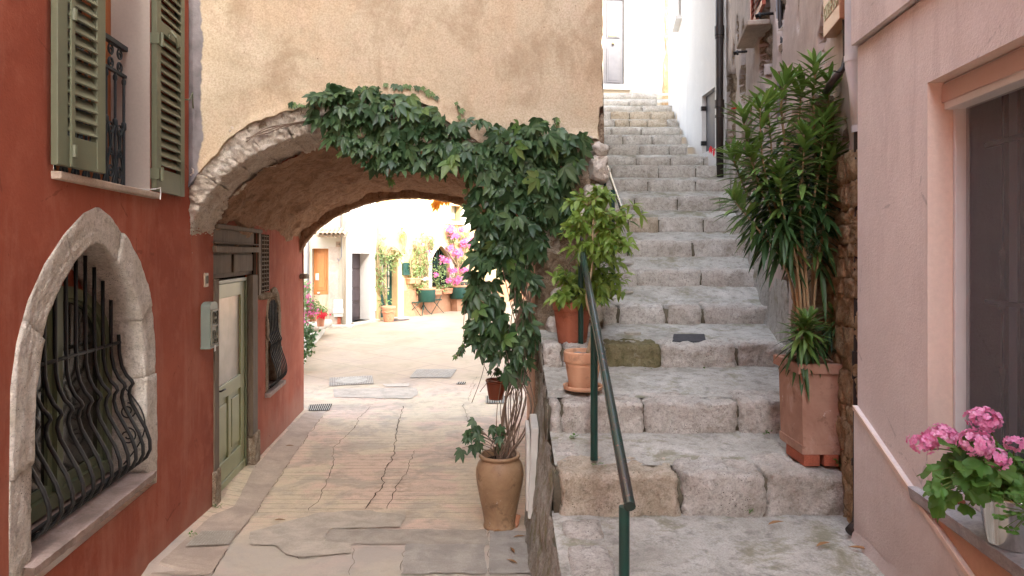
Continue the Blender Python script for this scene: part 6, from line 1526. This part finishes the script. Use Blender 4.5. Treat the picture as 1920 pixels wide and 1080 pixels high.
def clump(name, label, cat, root, parts_, group=None):
    t = thing(name, root, label, cat, group)
    for (nm, m, fn) in parts_: b = MB(); fn(b); b.build(nm, m, t, smooth=True)
    return t
# climber by the green door
def YP(px, py, n=.1): a, z = YW.az(px, py, n); return YW(a, z, n)
def stemsf(lines, r=.02, base=None, k=6):
    def f(b):
        for line in lines:
            for q in range(k): b.tube(curve_pts([YP(x+rr.uniform(-3, 3), y+rr.uniform(-3, 3), rr.uniform(.04, .2)) for x, y in line], 5), r*rr.uniform(.3, 1), 5)
    return f
def lv(spots, L=.10):
    def f(b):
        for (px, py, rx, ry, n) in spots: s = 22./F; leaves(b, YP(px, py, .15), (rx*s, .12, ry*s), n, L, rr)
    return f
def fl(spots, L=.05):
    def f(b):
        for (px, py, rx, ry, n) in spots: s = 22./F; flowers(b, YP(px, py, .22), (rx*s, .1, ry*s), n, L, rr, petals=3)
    return f
clump('door_climber', 'straggly pale climber rising from the big pot beside the green door', 'climbing plant', YP(727, 585, .3), [('stems', MAT['stem_tan'], stemsf([[(727, 585), (718, 540), (712, 500), (708, 455)], [(728, 585), (722, 530), (725, 480), (735, 465), (755, 480)]])), ('leaves', MAT['green_far'], lv([(712, 470, 12, 30, 130), (714, 520, 12, 40, 120), (722, 485, 22, 16, 90), (745, 478, 18, 14, 60), (722, 560, 14, 20, 50), (735, 500, 14, 22, 50)]))])
clump('window_climber', 'thin climber spreading over the yellow wall left of the arched window', 'climbing plant', YP(790, 560, .2), [('stems', MAT['stem_tan'], stemsf([[(800, 560), (792, 520), (785, 480), (778, 455)], [(802, 560), (800, 500), (800, 460), (812, 450)], [(775, 530), (770, 500), (772, 480)]])), ('leaves', MAT['green_far'], lv([(785, 470, 20, 24, 130), (800, 500, 16, 40, 130), (772, 500, 10, 24, 50), (812, 460, 16, 12, 50), (786, 535, 18, 14, 60), (800, 445, 20, 8, 40)])), ('flowers', MAT['magenta_petal'], fl([(790, 455, 8, 6, 6), (818, 515, 5, 5, 8), (803, 470, 4, 4, 4)]))])
clump('bougainvillea', 'magenta bougainvillea climbing the yellow wall right of the arched window', 'climbing plant', YP(859, 545, .3), [('stems', MAT['stem_tan'], stemsf([[(859, 545), (858, 510), (855, 470), (845, 430)], [(860, 545), (866, 500), (875, 450), (880, 430)], [(858, 500), (845, 480), (835, 460)]])), ('leaves', MAT['green_far'], lv([(850, 440, 18, 22, 110), (870, 450, 18, 26, 110), (862, 490, 18, 24, 80), (855, 520, 12, 14, 40)])),
  ('bracts', MAT['magenta_petal'], fl([(845, 430, 8, 8, 60), (852, 442, 10, 6, 50), (872, 455, 12, 10, 80), (845, 465, 8, 5, 36), (858, 475, 10, 8, 60), (888, 455, 10, 14, 60), (870, 505, 12, 7, 60), (848, 508, 9, 6, 36), (857, 525, 9, 8, 50), (834, 488, 10, 6, 56), (865, 430, 6, 5, 26), (895, 480, 8, 12, 30), (842, 525, 6, 5, 18)]))])
clump('trellis_climber', 'dry climber on a small lattice above the green door', 'climbing plant', YP(752, 470, .1), [('stems', MAT['stem_tan'], stemsf([[(757, 470), (762, 450), (758, 435), (752, 440)]], .012, k=5)), ('leaves', MAT['autumn'], lv([(754, 440, 8, 10, 26)], .08)), ('lattice', MAT['stem_tan'], stemsf([[(750, 478), (764, 440)], [(762, 478), (750, 442)]], .012, k=2))])
def Bx(name, px0, px1, py0, py1, m, label, cat, n0, n1, group=None, taper=.88):
    a0, a1, z0, z1 = rect(YW, px0, px1, py0, py1, n1); t = thing(name, YW((a0+a1)/2, z0, n0), label, cat, group); mb = MB(); ins = (a1-a0)*(1-taper)/2
    mb.add([YW(a0+ins, z0, n0), YW(a1-ins, z0, n0), YW(a1-ins, z0, n1-.02), YW(a0+ins, z0, n1-.02), YW(a0, z1, n0), YW(a1, z1, n0), YW(a1, z1, n1), YW(a0, z1, n1)], [(0, 1, 2, 3), (4, 5, 6, 7), (0, 1, 5, 4), (1, 2, 6, 5), (2, 3, 7, 6), (3, 0, 4, 7)])
    mb.build('box', m, t, bevel=.01); mb = MB(); mb.fbox(YW, a0-.015, a1+.015, z1-.04, z1+.01, n0, n1+.015); mb.build('rim', m, t, bevel=.008); return t
for i, (a, b, c, d, lab) in enumerate(((769, 780, 522, 532, 'small terracotta trough on the wall under the mailbox, left one'), (780, 790, 522, 532, 'small terracotta trough on the wall under the mailbox, right one'), (811, 831, 543, 553, 'terracotta window box under the left half of the arched window'), (831, 850, 541, 551, 'terracotta window box under the right half of the arched window'))):
    Bx('window_box', a, b, c, d, MAT['terra'], lab, 'window box', .02, .24, 'terracotta window boxes')
clump('window_box_plants', 'green plants in the terracotta boxes under the arched window', 'plant', YP(830, 540, .15), [('leaves', MAT['green_far'], lv([(820, 520, 12, 24, 90), (832, 500, 12, 20, 60), (840, 532, 10, 10, 50), (826, 538, 16, 8, 60)])), ('flowers', MAT['magenta_petal'], fl([(818, 515, 4, 4, 8)]))])
clump('trough_plants', 'grey-green plants in the small troughs under the mailbox', 'plant', YP(780, 520, .15), [('leaves', MAT['green_far'], lv([(782, 510, 12, 12, 60), (778, 517, 12, 6, 30), (790, 505, 8, 12, 30)]))])
def gpot(px0, px1, py0, py1, label):
    a0, a1, z0, z1 = rect(YW, px0, px1, py0, py1, .2); c = YW((a0+a1)/2, z0, .22); r = (a1-a0)/2*.98; h = z1-z0
    t = thing('green_pot', c, label, 'pot', 'green pots by the yellow wall'); mb = MB(); mb.lathe(c, [(0, 0), (r*.9, 0), (r*.97, .02), (r, h*.9), (r*1.0, h-.03)], 28); mb.build('body', MAT['court_green'], t, smooth=True)
    mb = MB(); mb.lathe(c, [(r*.98, h-.04), (r*1.06, h-.02), (r*1.06, h+.02), (r*.9, h+.02), (0, h-.02)], 28); mb.build('rim', MAT['terra'], t, smooth=True); 
    mb = MB(); mb.fbox(YW, (a0+a1)/2-r*.6, (a0+a1)/2+r*.6, -.3, z0, .05, .35); mb.build('support', MAT['orange_dado'], t) if px0 > 830 else None; return t
gpot(787, 812, 541, 566, 'round green pot behind the cafe table'); gpot(847, 870, 536, 560, 'round green pot holding the bougainvillea')
# big terracotta pot
bp = G(727, 604); bp.y += .15; bp.z = zg(bp.x, bp.y)
tp_ = thing('garden_pot', bp, 'large terracotta pot with swagged rim standing by the green door', 'pot'); sc1 = 21.2/F
mb = MB(); h_ = 29*sc1; r_ = 13*sc1; mb.lathe(bp, [(0, 0), (r_*.66, 0), (r_*.70, .02), (r_*.86, h_*.55), (r_*.93, h_*.75), (r_*.93, h_*.76), (r_, h_*.80), (r_*1.04, h_*.93), (r_*1.0, h_), (r_*.88, h_), (r_*.85, h_-.05), (0, h_-.06)], 36)
mb.build('body', MAT['terra'], tp_, smooth=True)
mb = MB(); 
for s in range(6):
    pts = []
    for k in range(9): a = (s+k/8)*2*PI/6; zz_ = h_*.68-.05*math.sin(PI*k/8); rq = r_*.93; pts.append(bp+V((rq*math.cos(a), rq*math.sin(a), zz_)))
    mb.tube(pts, .014, 6)
mb.build('swag', MAT['terra'], tp_, smooth=True)
# bistro table, chairs
tb = G(794, 591); tb.z = zg(tb.x, tb.y); sT = tb.y/F
tt = thing('bistro_table', tb, 'small round green bistro table with a white-flowered pot on it', 'table')
ht = 47*sT; rt_ = 15*sT
mb = MB(); mb.lathe(tb+V((0, 0, ht)), [(0, .0), (rt_, .0), (rt_+.01, -.01), (rt_, -.03), (0, -.025)], 32); mb.build('tabletop', MAT['court_green'], tt, smooth=False, angle=30)
mb = MB(); mb.lathe(tb, [(.03, .18), (.022, .25), (.02, .5), (.03, .62), (.02, ht-.03), (.06, ht-.02)], 14); mb.build('column', MAT['court_green'], tt, smooth=True)
for k in range(3): 
    a = k*2*PI/3+.5; mb = MB(); mb.tube(curve_pts([tb+V((.02*math.cos(a), .02*math.sin(a), .34)), tb+V((.10*math.cos(a), .10*math.sin(a), .20)), tb+V((.22*math.cos(a), .22*math.sin(a), .07)), tb+V((.30*math.cos(a), .30*math.sin(a), .015))], 5), .014, 7); mb.build('leg', MAT['court_green'], tt, smooth=True)
def chair(c, rot, label):
    t = thing('folding_chair', c, label, 'chair', 'green folding bistro chairs'); Mx = Matrix.Rotation(rot, 3, 'Z'); q = lambda x, y, z: V(c)+Mx @ V((x, y, z))
    mb = MB()
    for k in range(7): y = -.16+.32*k/6; mb.add([q(-.18, y-.02, .45), q(.18, y-.02, .45), q(.18, y+.02, .45), q(-.18, y+.02, .45), q(-.18, y-.02, .47), q(.18, y-.02, .47), q(.18, y+.02, .47), q(-.18, y+.02, .47)], [(0, 1, 2, 3), (4, 5, 6, 7), (0, 1, 5, 4), (1, 2, 6, 5), (2, 3, 7, 6), (3, 0, 4, 7)])
    mb.tube([q(-.18, -.18, .45), q(.18, -.18, .45), q(.18, .18, .45), q(-.18, .18, .45), q(-.18, -.18, .45)], .012, 6); mb.build('seat', MAT['court_green'], t)
    for sx in (-.19, .19):
        mb = MB(); mb.tube([q(sx, -.20, 0), q(sx, .10, .45), q(sx, .24, .86)][::1], .012, 6); mb.build('leg', MAT['court_green'], t, smooth=True)
        mb = MB(); mb.tube([q(sx*.9, .26, 0), q(sx*.9, -.14, .45)], .012, 6); mb.build('leg', MAT['court_green'], t, smooth=True)
    mb = MB()
    for z, y in ((.84, .235), (.72, .195)): mb.tube([q(-.19, y, z), q(0, y+.03, z), q(.19, y, z)], .02 if z > .8 else .012, 6)
    mb.build('backrest', MAT['court_green'], t, smooth=True); return t
c1 = G(778, 592); c1.z = zg(c1.x, c1.y); chair(c1, R(95), 'green folding bistro chair left of the round table')
c2 = G(815, 587); c2.z = zg(c2.x, c2.y); chair(c2, R(-60), 'green folding bistro chair mostly hidden right of the round table')
fp = tb+V((0, 0, ht)); pot('flower_pot', fp, 6*sT, 12*sT, MAT['terra_light'], 'small terracotta flower pot standing on the bistro table', cat='pot')
def lvp(c, rad, n, L): return lambda b: leaves(b, c, rad, n, L, rr)
def flp(c, rad, n, L): return lambda b: flowers(b, c, rad, n, L, rr)
clump('white_geranium', 'white flowering plant in the pot on the bistro table', 'plant', fp+V((0, 0, .18)), [('leaves', MAT['green_far'], lvp(fp+V((0, 0, .28)), (.22, .15, .10), 80, .07)), ('flowers', MAT['white_petal'], lambda b: flowers(b, fp+V((0, -.05, .36)), (.26, .08, .08), 50, .03, rr))])
mt = G(748, 600); mb = MB(); mt.z = zg(mt.x, mt.y); mb.lathe(mt, [(0, .02), (.33, .02), (.35, .0)], 24); tag(mb.build('doormat', MAT['wood_dark'], origin=mt), 'dark round doormat in front of the green door', 'doormat')
# bench, half hidden by the creeper
b0_ = YP(905, 560, .5); bt = thing('bench', V((b0_.x, b0_.y, zg(b0_.x, b0_.y))), 'dark ironwork bench against the yellow wall, half hidden by the creeper', 'bench')
ba0, ba1, bz0, bz1 = rect(YW, 874, 928, 537, 556, .4); gz_ = zg(b0_.x, b0_.y)
mb = MB(); mb.fbox(YW, ba0, ba1, gz_+.42, gz_+.46, .2, .62); mb.build('seat', MAT['iron_blue'], bt, bevel=.01)
mb = MB()
for k in range(16): a = lerp(ba0, ba1, k/15); mb.tube([YW(a, gz_+.46, .22), YW(a+.08*(-1)**k, gz_+.9, .15)], .014, 5); mb.tube([YW(a, gz_+.9, .15), YW(min(ba1, a+.12), gz_+.6, .2)], .012, 5)
mb.tube([YW(ba0, gz_+.92, .15), YW(ba1, gz_+.92, .15)], .02, 6); mb.build('backrest', MAT['iron_blue'], bt)
for a in (ba0+.05, ba1-.05):
    for n in (.24, .58): mb = MB(); mb.tube([YW(a, gz_, n), YW(a, gz_+.43, n)], .02, 6); mb.build('leg', MAT['iron_blue'], bt)
c3 = YP(933, 565, .8); c3.z = zg(c3.x, c3.y); pot('terracotta_pot', c3, .22, .38, MAT['terra'], 'terracotta pot right of the dark bench, seen through the creeper')
clump('bench_plant', 'leafy plant in the pot right of the dark bench', 'plant', c3+V((0, 0, .36)), [('leaves', MAT['green_far'], lvp(c3+V((0, 0, .7)), (.25, .2, .35), 130, .09))])
# flowers on the ledge
lp1 = V((-4.95, 16.4, .42)); 
l1_ = P(588, 590, 15.6); l1_.z = .27
pot('window_trough', P(585, 603, 15.2), .13, .28, MAT['terra'], 'terracotta pot with pink flowers on the stone ledge against the red house', cat='pot')
clump('pink_flower_bush', 'bushy plant with pink flowers rising beside the end of the red house', 'plant', P(584, 590, 15.2), [('leaves', MAT['green_far'], lambda b: [leaves(b, P(x, y, 15.0), (rx, .2, rz), n, .08, rr) for x, y, rx, rz, n in ((572, 540, .14, .2, 150), (575, 570, .2, .2, 200), (588, 575, .2, .15, 180), (570, 600, .15, .15, 120))]), ('flowers', MAT['magenta_petal'], lambda b: [flowers(b, P(x, y, 14.9), (.14, .1, .14), n, .03, rr) for x, y, n in ((572, 555, 10), (582, 570, 14), (588, 584, 22), (574, 590, 14), (576, 535, 5), (570, 600, 12))])])
rp = P(601, 612, 15.8); pot('flower_pot', rp, .11, .27, MAT['terra'], 'slim terracotta pot with red geraniums at the end of the ledge step', cat='pot')
clump('red_geranium', 'red geranium in the slim pot at the end of the ledge', 'plant', rp+V((0, 0, .25)), [('leaves', MAT['geranium'], lvp(rp+V((0, 0, .36)), (.2, .15, .10), 130, .06)), ('flowers', MAT['red_petal'], lambda b: flowers(b, P(600, 590, 15.7), (.17, .1, .09), 110, .03, rr))])
clump('variegated_ivy', 'variegated ivy tumbling over the stone ledge by the corner of the red house', 'plant', P(575, 640, 13.0), [('leaves', MAT['ivy'], lambda b: [leaves(b, P(x, y, 13.0), (rx, .15, rz), n, .06, rr, W=.8) for x, y, rx, rz, n in ((577, 618, .14, .16, 130), (580, 640, .14, .2, 150), (575, 662, .10, .14, 80), (585, 630, .1, .1, 50))])])
# autumn creeper tips hanging from the rear edge of the vault
clump('autumn_leaves', 'orange autumn leaves hanging at the crown of the rear arch', 'climbing plant', P(820, 375, 10.2), [('leaves', MAT['autumn'], lambda b: [palmate(b, P(x, y, 10.2), V((0, -1, .3)), V((rr.gauss(0, .4), 0, -1)), .10, rr) for x, y in ((817, 374), (822, 378), (814, 380), (832, 372), (840, 374), (819, 386))])])

# ------------------------------------------------------------------ small things on the alley
hp = P(929, 748, 6.6)
hp = V((-.155, 6.55, .72)); hp = P(930, 748, 6.4)
pot('hanging_pot', hp, .098*1.02, .185, MAT['plastic_pot'], 'small red-brown plastic pot hung among the creeper stems', rim=.12, cat='pot')
clump('pot_shoots', 'green shoots in the small red-brown pot', 'plant', hp+V((0, 0, .16)), [('leaves', MAT['creeper'], lambda b: [palmate(b, hp+V((rr.uniform(-.08, .08), rr.uniform(-.08, .02), .18+rr.uniform(0, .12))), V((rr.gauss(0, .4), -1, .8)), V((rr.gauss(0, .6), 0, -1)), .05, rr) for _ in range(10)])])
def floor_quad(pts, lift): return [G(*p)+V((0, 0, lift)) for p in pts]
def bars_between(mb, q, n, lift=.0, w_=.5):
    a, b, c, d = q   # a-b near edge, d-c far edge
    for k in range(n):
        t0, t1 = (k+.15)/n, (k+.15+w_)/n; mb.add([a.lerp(b, t0), a.lerp(b, t1), d.lerp(c, t1), d.lerp(c, t0)], [(0, 1, 2, 3)])
def cover(name, px, m1, n, label, cat, disc=True, lift=.014, under=None):
    q = floor_quad(px, lift); t = thing(name, q[0], label, cat); mb = MB(); mb.add([p-V((0, 0, .004)) for p in q], [(0, 1, 2, 3)]); mb.build('plate', under or MAT['grate'], t)
    mb = MB(); bars_between(mb, q, n); mb.build('ribs', m1, t)
    if disc:
        c = (q[0]+q[1]+q[2]+q[3])/4; ex = (q[1]-q[0])*.36; ey = (q[3]-q[0])*.40; mb = MB(); m_ = 32; mb.add([c+ex*math.cos(k*2*PI/m_)+ey*math.sin(k*2*PI/m_)+V((0, 0, .004)) for k in range(m_)], [tuple(range(m_))]); mb.build('disc', m1, t)
    return t
cover('manhole_cover', [(617, 725), (701, 720), (698, 705), (618, 709)], MAT['cast'], 26, 'square ribbed manhole cover with a round lid, the left one of two', 'manhole cover')
cover('manhole_cover', [(767, 709), (845, 709), (857, 693), (781, 693)], MAT['cast'], 30, 'square ribbed manhole cover right of the other, at the edge of the square', 'manhole cover', disc=False)
cover('drain_grate', [(577, 771), (617, 771), (623, 758), (580, 760)], MAT['cast'], 11, 'black slotted drain grate at the corner of the red house', 'drain', disc=False, under=MAT['void'])
cover('drain_grate', [(911, 757), (950, 757), (950, 743), (911, 743)], MAT['cast'], 12, 'slotted drain grate under the hanging pot', 'drain', disc=False, under=MAT['void'])
cover('ribbed_lid', [(347, 1028), (430, 1025), (445, 999), (378, 1000)], MAT['cast'], 14, 'small ribbed cover by the foot of the red wall', 'cover', disc=False, under=MAT['patch_dark'], lift=.02)
cover('water_cover', [(855, 721), (872, 721), (874, 717), (858, 717)], MAT['cast'], 4, 'tiny rectangular water cover in the paving', 'cover', disc=False, under=MAT['void'])
oc = G(858, 856); mb = MB(); mb.lathe(oc+V((0, 0, .006)), [(0, .006), (.06, .006), (.07, .004), (.10, .004), (.11, 0)], 24); tag(mb.build('round_lid', MAT['kerb_cement'], origin=oc), 'small round lid in the paving left of the jar', 'cover')
# dead leaves and weeds
def dead(c, ang, L, label):
    mb = MB(); leaf(mb, c+V((0, 0, .012)), V((math.cos(ang), math.sin(ang), .05)), V((0, 0, 1)), L, L*.22, droop=.05, fold=.7); mb.build if 0 else None
    return tag(mb.build('fallen_leaf', MAT['dead'], origin=c, smooth=True), label, 'leaf', 'fallen leaves')
rr = random.Random(3)
for (px, py, an, lab) in ((925, 1000, .6, 'fallen leaf near the foot of the stoneware jar'), (962, 1010, .2, 'fallen leaf lying flat on the grey strip by the steps'), (965, 1040, 1.9, 'curled fallen leaf, one of the pair nearest the camera'), (970, 1060, 2.4, 'curled fallen leaf nearest the camera beside the mossy wall'), (535, 838, .1, 'dead leaf on the kerb below the olive door'), (513, 978, .05, 'thin dry twig-like leaf on the kerb')):
    dead(G(px, py), an, .10, lab)
for (px, py, an, L, lab) in ((1440, 988, .4, .10, 'dry brown leaf left of centre on the stair landing'), (1530, 1030, .5, .10, 'dry brown leaf on the landing nearest the camera'), (1590, 1030, -.4, .10, 'dry brown leaf on the landing beside the pink wall')):
    d_ = 1.29*F/(py-HOR)*1.01; p = P(px, py, d_); p.z = .846; dead(p, an, L, lab)
def weed(p, s, label, n=14):
    mb = MB()
    for _ in range(n): b = p+V((rr.gauss(0, .4)*s, rr.gauss(0, .2)*s, rr.uniform(0, .5)*s)); leaf(mb, b, V((rr.uniform(-1, 1), rr.uniform(-1, .2), rr.uniform(.1, 1))), V((0, 0, 1)), s*.5, s*.3, droop=.3)
    tag(mb.build('weed', MAT['geranium'], origin=p, smooth=True), label, 'weed', 'weeds in the step joints')
for (x, y, z, s, lab) in ((1.72, 3.36, .86, .05, 'green weed at the right foot of the lowest riser'), (1.68, 3.50, 1.06, .06, 'green weed just right of the planter bricks'), (.44, 3.50, 1.055, .035, 'small weed on the second tread by the handrail post'), (1.17, 3.37, .87, .03, 'small weed in the joint of the lowest riser, centre'), (.98, 4.9, 1.30, .035, 'weeds in the middle of the third tread'), (1.50, 4.0, 1.09, .04, 'small weeds at the foot of the second riser, left of the planter'), (1.37, 4.93, 1.30, .045, 'weeds on the third tread near the planter'), (.36, 3.96, 1.08, .04, 'weed at the left end of the second riser'), (.50, 4.25, 1.27, .03, 'tiny weed at the saucer of the pale pot')):
    weed(V((x, y, z)), s, lab)
weed(LW(dr0-.05, -.02, .04), .06, 'moss and weed at the foot of the door jamb'); weed(G(362, 1010)+V((0, 0, .02)), .05, 'weed at the foot of the red wall by the ribbed cover')
